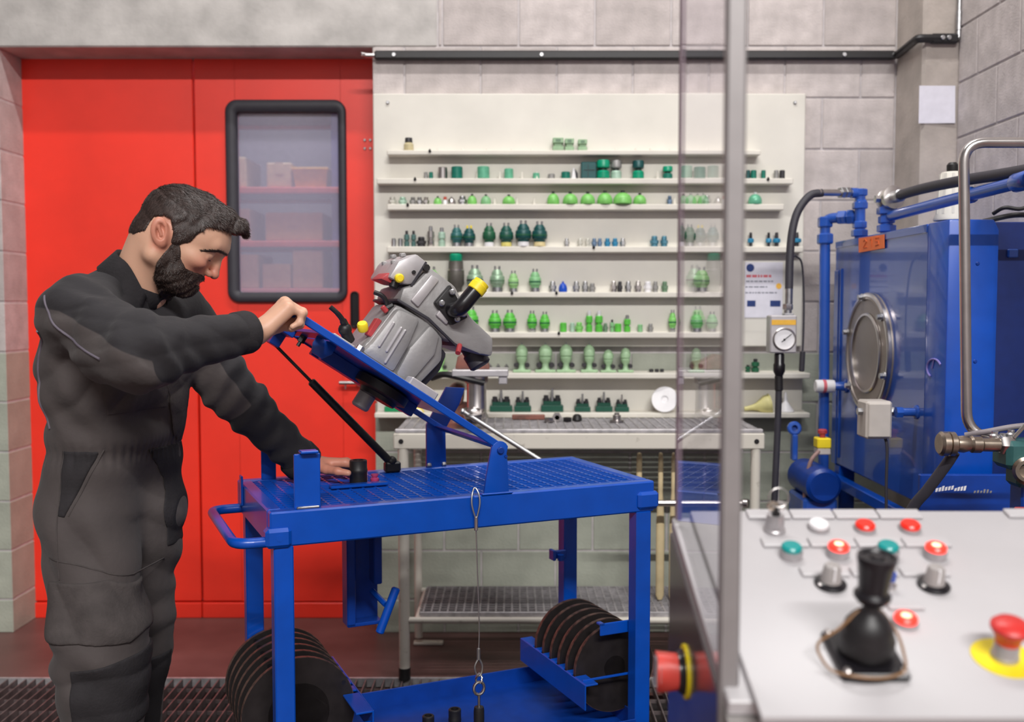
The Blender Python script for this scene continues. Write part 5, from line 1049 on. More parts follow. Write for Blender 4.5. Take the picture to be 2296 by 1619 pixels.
b = MB(); b.lathe([(.028, 0), (.034, .004), (.034, .022), (.026, .028), (.018, .028), (.018, .006)], 28, axis_m((1.238, 2.37, .985), (-.55, -1, .1))); part('ring_coupling', b, 'brass', va)
b = MB(); b.bx((1.24, 2.40, .60), (1.30, 2.46, .99), .004); b.bx((1.22, 2.38, .001), (1.32, 2.77, .60), .004); part('stand', b, 'bluedark', va)
b = MB(); b.bx((1.20, 2.30, .885), (1.40, 2.36, .90), .003); part('red_bar', b, 'redplastic', va, 'red bar')
hs = thing('return_hose', 'grey rubber hose curving down from the brass coupling behind the console', 'hose', (1.075, 2.44, 1.02))
b = MB(); b.tube(bez([(1.085, 2.425, 1.022), (1.07, 2.44, .985), (1.04, 2.47, .92), (1.012, 2.50, .86), (.985, 2.53, .74), (.97, 2.56, .5), (.97, 2.6, .2), (1.0, 2.66, .02)], 8), .0135, 14); part('hose_body', b, 'rubber', hs, ang=60)
hs = thing('flexible_hose', 'slim grey hose looping from the tube rail over the valve', 'hose', (1.16, 2.47, 1.05))
b = MB(); b.tube(bez([(1.14, 2.49, 1.055), (1.18, 2.46, 1.068), (1.24, 2.44, 1.083), (1.30, 2.44, 1.085), (1.38, 2.45, 1.07)], 8), .007, 10); M['hosegrey'] = mat('grey_hose', srgb(136, 128, 132), .5); part('hose_body', b, 'hosegrey', hs, ang=60)
# unreadable white brush marks on the base panel
rr = random.Random(11)
for i in range(10):
    x = 1.192 + i * .0088; z = .856 + .002 * i * (.6 if i < 6 else .2); b = MB(); h = rr.uniform(.008, .016)
    b.prism([(x, z), (x + .006, z + .001), (x + .0085, z + h), (x + .002, z + h - .002)], .0015, MX.Translation((0, 2.7805, 0)) @ rotm(rx=pi / 2)); part('white_mark', b, 'white', rig)
for i in range(6):
    x = 1.30 + i * .009; b = MB(); h = rr.uniform(.006, .012); b.prism([(x, .853), (x + .005, .853), (x + .007, .853 + h), (x + .002, .853 + h)], .0015, MX.Translation((0, 2.7805, 0)) @ rotm(rx=pi / 2)); part('grey_mark', b, 'i_grey', rig)

# ---------------------------------------------------------------- control console with clear screen in the foreground
SLP = math.atan(.303)
KM = MX.Translation((0, 1.45, 1.079)) @ MX.Rotation(SLP, 4, 'X')       # x right, -y down the slope towards the viewer, z out of the panel
con = thing('control_console', 'white topped sloping control console with push buttons in the right foreground', 'console', (.5, 1.25, 0))
M['consolewhite'] = mat('white_console_laminate', srgb(184, 181, 183), .38, var=.025, scale=6)
M['cabinet'] = mat('dark_glossy_cabinet_side', srgb(112, 103, 106), .16, .35, var=.04, scale=5)
M['cabgrey'] = mat('grey_cabinet_front', srgb(150, 146, 144), .45)
def kp(nm, q, mt, parent=None, label=None, ang=35, owner=None):
    own = owner or con; me = q.mesh(nm, ang, wm(own).inverted() @ KM); me.materials.append(M[mt] if isinstance(mt, str) else mt)
    o = bpy.data.objects.new(nm, me); C.objects.link(o); o.parent = parent or own
    return setp(o, label)
SF = .447
q = MB(); q.prism([(.262, 0), (1.15, 0), (1.15, -SF), (.262, -SF)], .010, MX.Translation((0, 0, -.010)), .0025); kp('top_plate', q, 'consolewhite')
q = MB(); q.bx((.2355, -.41, -.030), (1.15, -.002, -.0105), .002); kp('ledge', q, 'consolewhite')
q = MB(); q.hull([(x, y, z) for x in (.235, 1.15) for y, z in ((1.45, 1.047), (1.45, 0.001), (1.06, 0.001), (1.06, .928))])
cs_ = part('cabinet_body', q, 'cabgrey', con)
q = MB(); q.hull([(x, y, z) for x in (.232, .2352) for y, z in ((1.449, 1.046), (1.449, .002), (1.10, .002), (1.10, .940))]); part('side_panel', q, 'cabinet', con)
def plates(xs, y0, y1, nm='label_plate'):
    for x0, x1 in xs: q = MB(); q.bx((x0, y0, 0), (x1, y1, .005), .0012); kp(nm, q, 'consolewhite')
plates([(.342 + .0635 * i, .4035 + .0635 * i) for i in range(4)], -.027, -.004)
plates([(.345 + .065 * i, .408 + .065 * i) for i in range(4)], -.106, -.084)
plates([(.378, .440), (.444, .505), (.509, .571)], -.180, -.160)
plates([(.464, .508)], -.255, -.237)
plates([(.72, .80)], -.024, -.002)
GR = dict(white='i_white', red='btnred', green='btngreen')
M['i_white'] = M['white']; M['btnred'] = mat('red_button_lens', srgb(244, 40, 20), .3, var=.02); M['btngreen'] = mat('green_button_lens', srgb(0, 142, 140), .3, var=.02)
M['lamp'] = mat('lit_red_lens', srgb(255, 40, 24), .3, emit=(1, .035, .02, 1.1)); M['lampcore'] = mat('lit_red_lens_core', srgb(255, 170, 130), .3, emit=(1, .45, .28, 2.2))
M['bezel'] = mat('grey_button_bezel', srgb(176, 172, 174), .35, .5)
def button(nm, x, y, colr, label, h=.006, lit=False):
    t = thing(nm, label, 'button', KM @ V((x, -y, 0)), group='push buttons on the console')
    q = MB(); hb_ = .012 if h > .008 else .005; q.lathe([(.0150, 0), (.0155, .002), (.0155, hb_ - .002), (.0145, hb_), (.012, hb_)], 28, MX.Translation((x, -y, 0))); kp('bezel', q, 'bezel', owner=t)
    q = MB(); q.lathe([(.0135, hb_ - .001), (.0138, hb_ + .004), (.0115, hb_ + .0065), (0, hb_ + .007)], 28, MX.Translation((x, -y, 0))); o = kp('lens', q, 'lamp' if lit else colr, owner=t)
    if lit: q = MB(); q.lathe([(.0062, hb_ + .0067), (.004, hb_ + .0076), (0, hb_ + .008)], 24, MX.Translation((x, -y, 0))); kp('glow_spot', q, 'lampcore', owner=t)
button('push_button', .435, .053, 'i_white', 'white push button in the back row of the console')
button('push_button', .500, .056, 'btnred', 'left of the two unlit red push buttons in the back row of the console')
button('push_button', .564, .056, 'btnred', 'right of the two unlit red push buttons in the back row of the console')
button('push_button', .376, .129, 'btngreen', 'green push button at the left end of the second console row', .012)
button('push_button', .440, .126, None, 'lit red push button just behind the joystick knob on the left', .012, True)
button('push_button', .507, .126, 'btngreen', 'green push button half hidden behind the joystick knob', .012)
button('push_button', .570, .129, None, 'lit red push button at the right end of the second console row', .012, True)
button('push_button', .474, .281, None, 'lit red push button beside the rubber boot of the joystick', .006, True)
# selector knobs
M['knobgrey'] = mat('grey_knob', srgb(158, 152, 150), .45, var=.03)
for x, y, lb in ((.409, .197, 'grey selector knob left of the joystick'), (.540, .201, 'grey selector knob right of the joystick')):
    t = thing('selector_knob', lb, 'knob', KM @ V((x, -y, 0)), group='selector knobs on the console')
    q = MB(); q.lathe([(.020, 0), (.0205, .003), (.017, .006), (.012, .007)], 28, MX.Translation((x, -y, 0))); kp('skirt', q, 'blackgloss', owner=t)
    q = MB(); q.lathe([(.0135, .006), (.0125, .012), (.0108, .026), (.009, .029), (0, .030)], 20, MX.Translation((x, -y, 0))); kp('knob', q, 'knobgrey', owner=t)
    q = MB(); q.bx((x - .001, -y - .0125, .010), (x + .001, -y - .008, .030)); kp('pointer', q, 'white', owner=t)
    q = MB(); q.lathe([(.003, .003), (.003, .006), (0, .0065)], 10, MX.Translation((x - .015, -y - .007, 0))); kp('screw', q, 'steel', owner=t)
t = thing('toggle_switch', 'small toggle switch with blue cap right behind the joystick knob', 'switch', KM @ V((.484, -.204, 0)))
q = MB(); q.lathe([(.007, 0), (.007, .005), (.004, .006), (.003, .012)], 12, MX.Translation((.484, -.204, 0))); kp('collar', q, 'steel', owner=t)
q = MB(); q.lathe([(.004, .010), (.0048, .012), (.0048, .022), (0, .024)], 12, MX.Translation((.484, -.204, 0))); kp('cap', q, 'i_royal', owner=t)
# key switch
t = thing('key_switch', 'steel key switch with keys in the lock at the back left of the console', 'switch', KM @ V((.371, -.059, 0)))
q = MB(); q.lathe([(.0155, 0), (.0155, .004), (.0135, .006), (.0125, .022), (.0115, .026), (0, .026)], 24, MX.Translation((.371, -.059, 0))); kp('lock_barrel', q, 'bezel', owner=t)
q = MB(); q.bx((.3695, -.066, .026), (.3725, -.052, .037), .001); q.cyl((.371, -.059, .024), (.371, -.059, .029), .006, 12); kp('key_blade', q, 'black', owner=t)
q = MB(); q.ring((.365, -.060, .040), (0, 1, .2), .003, .008, .0022, 20); kp('key_bow', q, 'brass', owner=t)
q = MB(); q.ring((.377, -.058, .039), (.3, 1, .2), .003, .008, .0022, 20); kp('key_bow', q, 'steel', owner=t)
q = MB(); q.tube([(.373 + .014 * cos(a), -.058 + .004 * sin(a), .052 + .013 * sin(a)) for a in [i * 2 * pi / 24 for i in range(24)]], .0008, 6, True); kp('key_ring', q, 'steel', owner=t)
# joystick
jx, jy = .4015, .350
js = thing('joystick', 'black joystick with pleated rubber boot and tall flared knob on the console', 'joystick', KM @ V((jx, -jy, 0)))
q = MB(); q.bx((jx - .038, -jy - .043, 0), (jx + .038, -jy + .043, .010), .003); kp('base_plate', q, 'blackgloss', owner=js)
for sx in (-1, 1):
    for sy in (-1, 1): q = MB(); q.lathe([(.0048, .0095), (.0048, .0125), (.003, .014), (0, .014)], 12, MX.Translation((jx + sx * .031, -jy + sy * .036, 0))); kp('screw', q, 'steel', owner=js)
q = MB(); q.lathe([(.026, .009), (.030, .013), (.0315, .020), (.0305, .024), (.031, .030), (.029, .036), (.0275, .040), (.0265, .046), (.022, .053), (.018, .058), (.012, .063), (.009, .068), (.009, .073)], 32, MX.Translation((jx, -jy, 0))); kp('rubber_boot', q, 'black', owner=js, ang=60)
T2 = MX.Translation((jx, -jy, 0)) @ MX.Rotation(-.10, 4, 'X') @ MX.Rotation(.03, 4, 'Y')
q = MB(); q.lathe([(.009, .068), (.016, .072), (.0205, .078), (.0205, .082), (.0165, .086), (.0165, .089), (.0178, .10), (.0205, .118), (.022, .124), (.0215, .128), (.018, .1285), (.016, .1255), (0, .1255)], 32, T2); kp('knob', q, 'blackgloss', owner=js)
q = MB(); q.lathe([(.008, .1256), (.007, .128), (0, .1282)], 20, T2); kp('knob_button', q, 'blackgloss', owner=js)
M['bandbrown'] = mat('brown_rubber_band', srgb(136, 100, 66), .55, var=.08, scale=50)
q = MB(); pts = [(0, .014, .060), (-.012, .004, .062), (-.034, -.002, .042), (-.056, -.004, .024), (-.054, -.016, .012), (-.046, -.032, .008), (-.030, -.047, .013), (-.006, -.051, .013), (.016, -.047, .013), (.032, -.036, .014), (.036, -.016, .022), (.036, .004, .030), (.028, .014, .042), (.014, .016, .057)]
q.tube(bez([(jx + a, -jy + b_, c) for a, b_, c in pts + pts[:1]], 6), .0017, 8); kp_ = q
o = single('rubber_band', MB().add([KM @ V(p) for p in q.v], q.f), 'bandbrown', 'brown rubber band slung around the joystick boot', 'band', KM @ V((jx, -jy, .012)))
# emergency stop
es = thing('emergency_stop', 'red mushroom emergency stop on yellow disc at the right edge of the console', 'button', KM @ V((.562, -.349, 0)))
E0 = MX.Translation((.562, -.349, 0))
M['esyellow'] = mat('yellow_stop_disc', srgb(236, 214, 20), .45, var=.02); M['esred'] = mat('red_mushroom', srgb(206, 48, 44), .38, var=.03)
q = MB(); q.lathe([(.036, 0), (.036, .0015), (.015, .0016)], 40, E0); kp('disc', q, 'esyellow', owner=es)
q = MB(); q.lathe([(.0155, .001), (.0155, .006), (.014, .008), (.0135, .022), (.012, .024)], 28, E0); kp('collar', q, 'bezel', owner=es)
q = MB(); q.lathe([(.0135, .022), (.0145, .030), (.019, .036), (.0215, .040), (.0215, .044), (.017, .0485), (.009, .0505), (0, .051)], 32, E0); kp('mushroom', q, 'esred', owner=es)

# rotary main switch on the left side panel
ms = thing('main_switch', 'red rotary main switch on yellow disc on the left side of the console cabinet', 'switch', (.232, 1.305, .892))
b = MB(); b.lathe([(.036, 0), (.036, .003), (.033, .004)], 36, axis_m((.2322, 1.305, .892), (-1, 0, 0))); part('disc', b, 'esyellow', ms)
b = MB(); b.lathe([(.030, .003), (.030, .006), (.027, .009), (.0265, .012)], 32, axis_m((.2322, 1.305, .892), (-1, 0, 0))); part('collar', b, 'blackgloss', ms)
b = MB(); b.hull([(.224 - .001, 1.305 + .024 * cos(a), .892 + .024 * sin(a)) for a in [i * pi / 8 for i in range(16)]] + [(.193, 1.305 + .014 * c, .892 + .024 * d) for c in (-1, 1) for d in (-1, 1)]); M['salmon'] = mat('salmon_red_plastic', srgb(226, 78, 68), .42, var=.02); part('knob', b, 'salmon', ms)
b = MB(); b.bx((.1905, 1.297, .872), (.194, 1.313, .912), .001); part('grip_face', b, 'bezel', ms, 'grey grip plate')
b = MB(); b.bx((.196, 1.2895, .880), (.212, 1.2935, .905), .001); part('padlock_slot', b, 'bezel', ms)

# clear screen standing on the left edge of the console, with its front post
scr = thing('clear_screen', 'tall clear acrylic guard screen with grey front post standing beside the console', 'screen', (.24, 1.27, 0), radians(-1.2))
m = bpy.data.materials.new('clear_acrylic'); m.use_nodes = True; nt = m.node_tree; nt.nodes.clear()
o = nt.nodes.new('ShaderNodeOutputMaterial'); mx = nt.nodes.new('ShaderNodeMixShader'); tr = nt.nodes.new('ShaderNodeBsdfTransparent'); gl = nt.nodes.new('ShaderNodeBsdfGlossy'); fr = nt.nodes.new('ShaderNodeFresnel')
fr.inputs['IOR'].default_value = 1.55; gl.inputs['Roughness'].default_value = .012; tr.inputs[0].default_value = (.97, .965, .98, 1); gl.inputs['Color'].default_value = (.95, .93, .97, 1)
ge = nt.nodes.new('ShaderNodeNewGeometry'); mm = nt.nodes.new('ShaderNodeMath'); mm.operation = 'SUBTRACT'; mm.use_clamp = True; nt.links.new(fr.outputs[0], mm.inputs[0]); nt.links.new(ge.outputs['Backfacing'], mm.inputs[1]); nt.links.new(mm.outputs[0], mx.inputs[0]); nt.links.new(tr.outputs[0], mx.inputs[1]); nt.links.new(gl.outputs[0], mx.inputs[2]); nt.links.new(mx.outputs[0], o.inputs[0]); M['acrylic'] = m
IS = wm(scr)
def sp_(nm, q, mt, label=None): me = q.mesh(nm, 35); me.materials.append(M[mt]); o = bpy.data.objects.new(nm, me); C.objects.link(o); o.parent = scr; return setp(o, label)
q = MB(); q.hull([(x, y, z) for x in (-.005, .001) for y, z in ((-.170, 2.25), (.155, 2.25), (.155, 1.075), (-.170, .975))]); sp_('pane', q, 'acrylic')
M['postgrey'] = mat('grey_post_aluminium', srgb(150, 146, 146), .5, .5, var=.03); M['mauve'] = mat('mauve_edge_trim', srgb(126, 108, 116), .45)
q = MB(); q.bx((-.006, -.186, .001), (.0165, -.1705, 2.26), .003); sp_('post', q, 'postgrey')
q = MB(); q.bx((-.0065, .155, 1.07), (.0025, .163, 2.25), .001); sp_('edge_trim', q, 'mauve')

# ---------------------------------------------------------------- person: signed distance fields meshed with surface nets
F32 = np.float32
def vec(*a): return np.array(a, F32)
def smin(a, b, k): h = np.maximum(k - np.abs(a - b), 0) / k; return np.minimum(a, b) - h * h * k * .25
def smax(a, b, k): return -smin(-a, -b, k)
def sph_(p, c, r): return np.linalg.norm(p - vec(*c), axis=1) - r
def ell(p, c, r):
    q = (p - vec(*c)) / vec(*r); k = np.linalg.norm(q, axis=1); k2 = np.linalg.norm(q / vec(*r), axis=1) + 1e-6; return k * (k - 1) / k2
def cap(p, a, b, ra, rb=None):
    a = vec(*a); ab = vec(*b) - a; t = np.clip(((p - a) @ ab) / (ab @ ab), 0, 1); rb = ra if rb is None else rb
    return np.linalg.norm(p - a - t[:, None] * ab, axis=1) - (ra + t * (rb - ra))
def chain(p, pts, rs, k=.02):
    d = None
    for i in range(len(pts) - 1):
        e = cap(p, pts[i], pts[i + 1], rs[i], rs[i + 1]); d = e if d is None else smin(d, e, k)
    return d
def poly2(u, w, poly):
    """signed distance to a polygon in the (u, w) plane"""
    n = len(poly); d = np.full(u.shape, 1e9, F32); s = np.ones(u.shape, F32)
    for i in range(n):
        ax, az = poly[i]; bx_, bz = poly[i - 1]; ex, ez = bx_ - ax, bz - az; wx, wz = u - ax, w - az
        t = np.clip((wx * ex + wz * ez) / (ex * ex + ez * ez), 0, 1); d = np.minimum(d, (wx - ex * t) ** 2 + (wz - ez * t) ** 2)
        c1, c2, c3 = w >= az, w < bz, ex * wz > ez * wx
        s = np.where((c1 & c2 & c3) | (~c1 & ~c2 & ~c3), -s, s)
    return s * np.sqrt(d)

def mesh_sdf(fn, lo, hi, h, B=8):
    lo = vec(*lo); nb = np.ceil((vec(*hi) - lo) / (h * B)).astype(int); n = nb * B + 1
    bi = np.stack(np.meshgrid(*[np.arange(k) for k in nb], indexing='ij'), -1).reshape(-1, 3)
    dc = fn((lo + (bi + .5) * B * h).astype(F32)); act = np.abs(dc) < B * h * 1.15 + .012
    D = np.ones(n, F32)
    for (i, j, k), s in zip(bi[~act], dc[~act]):
        if s < 0: D[i * B:i * B + B + 1, j * B:j * B + B + 1, k * B:k * B + B + 1] = -1
    o = np.stack(np.meshgrid(*[np.arange(B + 1)] * 3, indexing='ij'), -1).reshape(-1, 3)
    A = bi[act]
    for c in range(0, len(A), 400):
        idx = (A[c:c + 400, None, :] * B + o[None]).reshape(-1, 3)
        D[idx[:, 0], idx[:, 1], idx[:, 2]] = fn((lo + idx * h).astype(F32))
    S = D < 0
    m = np.zeros(n - 1, np.int8)
    for a in (0, 1):
        for b in (0, 1):
            for c in (0, 1): m += S[a:n[0] - 1 + a, b:n[1] - 1 + b, c:n[2] - 1 + c]
    cells = np.argwhere((m > 0) & (m < 8)); ids = np.full(n - 1, -1, np.int32); ids[cells[:, 0], cells[:, 1], cells[:, 2]] = np.arange(len(cells))
    acc = np.zeros((len(cells), 3), F32); cnt = np.zeros((len(cells), 1), F32)
    cor = [(a, b, c) for a in (0, 1) for b in (0, 1) for c in (0, 1)]
    val = {q: D[cells[:, 0] + q[0], cells[:, 1] + q[1], cells[:, 2] + q[2]] for q in cor}
    for q in cor:
        for ax in range(3):
            if q[ax]: continue
            r = list(q); r[ax] = 1; r = tuple(r); a, b = val[q], val[r]; x = (a < 0) != (b < 0)
            t = np.where(x, a / np.where(x, a - b, 1), 0)
            p = np.tile(vec(*q), (len(cells), 1)); p[:, ax] = t; acc += p * x[:, None]; cnt += x[:, None]
    V_ = lo + (cells + acc / np.maximum(cnt, 1)) * h
    fs = []
    for ax in range(3):
        b, c = (ax + 1) % 3, (ax + 2) % 3
        sl0 = [slice(None)] * 3; sl1 = [slice(None)] * 3; sl0[ax] = slice(0, -1); sl1[ax] = slice(1, None)
        e = np.argwhere(S[tuple(sl0)] != S[tuple(sl1)])
        e = e[(e[:, b] > 0) & (e[:, c] > 0) & (e[:, b] < n[b] - 1) & (e[:, c] < n[c] - 1)]
        fl = S[e[:, 0], e[:, 1], e[:, 2]]
        q = []
        for db, dc_ in ((1, 1), (0, 1), (0, 0), (1, 0)):
            g = e.copy(); g[:, b] -= db; g[:, c] -= dc_; q.append(ids[g[:, 0], g[:, 1], g[:, 2]])
        q = np.stack(q, 1); q[~fl] = q[~fl][:, ::-1]; fs.append(q)
    return V_.astype(F32), np.concatenate(fs)

def sdf_obj(name, V_, Fc, mt, parent, label=None, attrs=None):
    iv = np.array(wm(parent).inverted()); V2 = V_ @ iv[:3, :3].T + iv[:3, 3]
    me = bpy.data.meshes.new(name); me.vertices.add(len(V2)); me.vertices.foreach_set('co', V2.astype(F32).ravel())
    me.loops.add(len(Fc) * 4); me.loops.foreach_set('vertex_index', Fc.astype(np.int32).ravel())
    me.polygons.add(len(Fc)); me.polygons.foreach_set('loop_start', np.arange(0, len(Fc) * 4, 4, dtype=np.int32))
    me.polygons.foreach_set('use_smooth', np.ones(len(Fc), bool))
    for k, v in (attrs or {}).items(): a = me.attributes.new(k, 'FLOAT', 'POINT'); a.data.foreach_set('value', v.astype(F32))
    me.update(calc_edges=True); me.validate()
    me.materials.append(M[mt] if isinstance(mt, str) else mt)
    o = bpy.data.objects.new(name, me); C.objects.link(o); o.parent = parent
    return setp(o, label)

person = thing('person', 'bearded man in dark grey and black work overalls bent over the cart gripping its plate', 'person', (-.93, 2.36, 0))

# ---- joints (metres, world)
BF, BL_ = vec(.94, -.342, 0), vec(.342, .94, 0)            # facing direction and the man's left
pel = vec(*(-0.950, 2.360, 0.922)); wst = vec(*(-0.943, 2.360, 1.046)); chs = vec(*(-0.935, 2.350, 1.228)); upc = vec(*(-0.914, 2.330, 1.342)); nkb = vec(*(-0.869, 2.315, 1.427))
shR = vec(*(-0.940, 2.160, 1.354)); elR = vec(*(-0.741, 2.000, 1.286)); wrR = vec(*(-0.587, 2.215, 1.322))
shL = vec(*(-0.827, 2.470, 1.351)); elL = vec(*(-0.714, 2.560, 1.147)); wrL = vec(-.580, 2.672, .972)
knR = vec(-.938, 2.23, .50); knL = vec(-.962, 2.47, .50); anR = vec(-.935, 2.25, .10); anL = vec(-1.0, 2.49, .10)
HY, HP = radians(11), radians(38)
HC = vec(*(-0.786, 2.285, 1.539))
HR = np.array((MX.Rotation(HY, 3, 'Z') @ MX.Rotation(HP, 3, 'Y'))).astype(F32)      # head axes to world
hl = lambda p: ((p - HC) @ HR) / 1.012                                             # world to head frame
hw = lambda q: HC + HR @ (vec(*q) * 1.012)

# ---- head
nk_l = (np.array(nkb - HC) @ HR)
def ear(q, s):
    c = vec(-.006, s * .080, -.002); p = q - c; a = radians(-36); ca, sa = cos(a), sin(a)
    r = np.stack([p[:, 0] * ca - p[:, 2] * sa, p[:, 1] * s - .30 * p[:, 0] * -1 * .5, p[:, 0] * sa + p[:, 2] * ca], 1)
    d = ell(r, (0, 0, .004), (.0185, .0085, .030)); d = smin(d, ell(r, (.004, -.002, -.022), (.010, .007, .011)), .008)
    d = smax(d, -ell(r, (.003, .009, .002), (.0105, .0135, .019)), .003)
    d = smin(d, cap(r, (.004, .002, -.006), (-.001, .003, .013), .0035), .004)
    return d
def head_sdf(q):
    Y = np.abs(q[:, 1]); m = np.stack([q[:, 0], Y, q[:, 2]], 1)
    d = ell(q, (.018, 0, .036), (.095, .076, .083))
    d = smin(d, ell(q, (.064, 0, .052), (.058, .063, .052)), .02)
    d = smin(d, ell(q, (.058, 0, -.015), (.056, .060, .070)), .02)
    d = smin(d, cap(m, (.110, .0, .050), (.098, .040, .049), .015, .012), .012)
    d = smin(d, ell(m, (.078, .047, -.002), (.032, .020, .018)), .016)
    d = smin(d, cap(m, (.004, .062, .0), (.010, .057, -.048), .015, .014), .02)
    d = smin(d, cap(m, (.010, .056, -.050), (.090, .014, -.070), .016, .017), .022)
    d = smin(d, ell(q, (.096, 0, -.040), (.022, .030, .026)), .014)
    d = smin(d, sph_(q, (.098, 0, -.064), .018), .014)
    d = smin(d, ell(q, (.045, 0, -.055), (.05, .042, .03)), .02)
    d = smax(d, -ell(m, (.121, .034, .022), (.022, .019, .013)), .012)
    lid = smax(sph_(m, (.096, .031, .023), .0142), -(q[:, 2] - .016 + (q[:, 0] - .105) * .35), .003)
    d = smin(d, lid, .005); d = smin(d, cap(m, (.104, .018, .0135), (.100, .044, .014), .0055), .006)
    d = smin(d, cap(q, (.112, 0, .036), (.1305, 0, -.004), .0095, .0100), .008)
    d = smin(d, ell(q, (.1315, 0, -.0075), (.0105, .0105, .0095)), .006); d = smin(d, ell(m, (.121, .0125, -.012), (.010, .0065, .0075)), .006)
    d = smax(d, -ell(m, (.126, .006, -.0185), (.0055, .0032, .005)), .003)
    d = smin(d, cap(m, (.116, .0, -.0345), (.107, .021, -.041), .0058, .0035), .004); d = smin(d, cap(m, (.1135, .0, -.0465), (.106, .019, -.043), .0066, .0035), .004)
    d = smax(d, -cap(m, (.1215, .0, -.0405), (.110, .022, -.042), .0022), .002)
    e = np.minimum(ear(q, 1), ear(q, -1)); d = smin(d, e, .006)
    e_ = nk_l / 1.012
    n = cap(q, (-.016, 0, -.020), tuple(e_ * 1.10 + vec(.008, 0, .004)), .057, .066)
    return smin(d, n, .03)
def hair_raw(q):
    d = ell(q, (.016, 0, .040), (.101, .083, .089)) ; d = smin(d, ell(q, (.062, 0, .064), (.060, .066, .054)), .02)
    d = smin(d, cap(q, (.03, 0, .108), (.085, .0, .112), .016, .019), .03); d = smin(d, chain(q, [(.075, -.012, .113), (.112, -.012, .117), (.127, -.006, .113)], [.018, .015, .009], .01), .014)
    d = smin(d, chain(q, [(.075, .02, .112), (.11, .02, .112), (.125, .015, .109)], [.017, .014, .009], .01), .012)
    return d
HL = [(.135, .100), (.108, .092), (.082, .082), (.064, .070), (.058, .045), (.056, .022), (.044, .004), (.044, -.006), (.024, -.006), (.014, .018), (-.006, .036), (-.022, .034), (-.038, .018), (-.034, -.018), (-.050, -.040), (-.075, -.05), (-.16, -.03), (-.16, .2), (.20, .2), (.20, .10)]
def strands(q, f=1.0):
    a = q[:, 0] * 60 + q[:, 2] * 40 + 6 * np.sin(q[:, 1] * 46 + q[:, 0] * 30)
    return (np.sin(a * 2.2 * f + q[:, 1] * 150) * .5 + np.sin(q[:, 1] * 330 * f + q[:, 0] * 90 + 3 * np.sin(q[:, 2] * 60)) * .5 + .7 * np.sin(q[:, 0] * 120 * f - q[:, 2] * 70 + q[:, 1] * 60))
def hair_sdf(q):
    d = hair_raw(q) + .0013 * strands(q) - .0015 * np.clip((q[:, 0] - .02) / .08, 0, 1) * np.sin(q[:, 0] * 190 + 60 * q[:, 1])
    e = head_sdf(q)
    d = np.minimum(d, np.where(q[:, 2] < .045, e - .0022 + .0006 * strands(q), 1))
    reg = poly2(q[:, 0], q[:, 2], HL)
    return smax(smax(d, reg, .006), -(e + .004), .001)
BD = [(.034, .012), (.046, .0), (.062, -.018), (.080, -.031), (.096, -.027), (.112, -.022), (.130, -.022), (.14, -.10), (.07, -.12), (.036, -.090), (.028, -.060), (.025, -.030), (.026, .0), (.028, .012)]
def beard_sdf(q):
    e = head_sdf(q); reg = poly2(q[:, 0], q[:, 2], BD); th = .002 + .0040 * np.clip(-(q[:, 2] + .02) / .05, 0, 1)
    m = np.stack([q[:, 0], np.abs(q[:, 1]), q[:, 2]], 1)
    lips = ell(m, (.118, 0, -.0415), (.020, .023, .0095))
    d = smax(e - th + .0011 * strands(q, 1.3), reg, .006)
    return smax(smax(d, -(e + .004), .001), -lips, .003)
lohi = lambda c, r: (tuple(c - r), tuple(c + r))
BIG = 20
def w(fn): return lambda p: fn(hl(p)) * 1.012

# ---- hands; frames: x towards the fingers, y thumb side, z back of the hand
def hframe(wrist, toward, back):
    x = V(toward).normalized(); z = V(back); z = (z - x * z.dot(x)).normalized(); y = z.cross(x); return np.array(((x.x, y.x, z.x), (x.y, y.y, z.y), (x.z, y.z, z.z)), F32), wrist
def finger(base, ln, flex, side=0.0):
    pts = [vec(*base)]; a = 0
    for L_, f in zip(ln, flex):
        a += f; pts.append(pts[-1] + vec(L_ * cos(a), L_ * side, -L_ * sin(a)))
    return pts
def hand_sdf(q, sgn, fl, th, fore):
    """sgn +1: thumb towards +y"""
    q = q * vec(1, sgn, 1)
    d = cap(q, fore, (0, 0, 0), .031, .0255)
    d = smin(d, cap(q, (-.02, .012, 0), (.02, .012, 0), .017), .015); d = smin(d, cap(q, (-.02, -.012, 0), (.02, -.012, 0), .017), .015)
    mc = [(.093, .029, .004), (.096, .009, .007), (.092, -.011, .005), (.085, -.030, .0)]
    for i, b_ in enumerate(mc): d = smin(d, cap(q, (.01, b_[1] * .5, 0), b_, .016, .0125), .014)
    d = smin(d, cap(q, (.02, -.022, -.006), (.075, -.028, -.008), .014, .012), .012)
    d = smin(d, cap(q, (.015, .02, -.008), (.04, .03, -.012), .016, .015), .012)
    lens = [(.043, .026, .020), (.047, .030, .021), (.043, .028, .020), (.034, .021, .018)]; fg = None
    for b_, l_, f_, r in zip(mc, lens, fl, (.0095, .0098, .0092, .0082)):
        e = chain(q, finger(b_, l_, f_[:3], f_[3] if len(f_) > 3 else 0), [r * 1.12, r, r * .93, r * .8], .004)
        for t_ in finger(b_, l_, f_[:3], f_[3] if len(f_) > 3 else 0)[1:3]: e = smin(e, sph_(q, tuple(t_), r * 1.06), .004)
        fg = e if fg is None else smin(fg, e, .0025)
    d = smin(d, fg, .008)
    return smin(d, chain(q, th, [.0165, .0125, .0105, .0085], .006), .010)
FR_, WR_ = hframe(wrR + vec(.016, .02, -.004), (.058, .034, .062), (-.5, -.25, .75))
flR = [(1.25, 1.35, .8)] * 3 + [(1.2, 1.4, .8)]
thR = [(.018, .022, -.012), (.050, .034, -.028), (.078, .026, -.040), (.096, .012, -.046)]
hR = lambda p: hand_sdf((p - WR_) @ FR_, 1, flR, thR, tuple((wrR - (wrR - elR) * .4 - WR_) @ FR_))
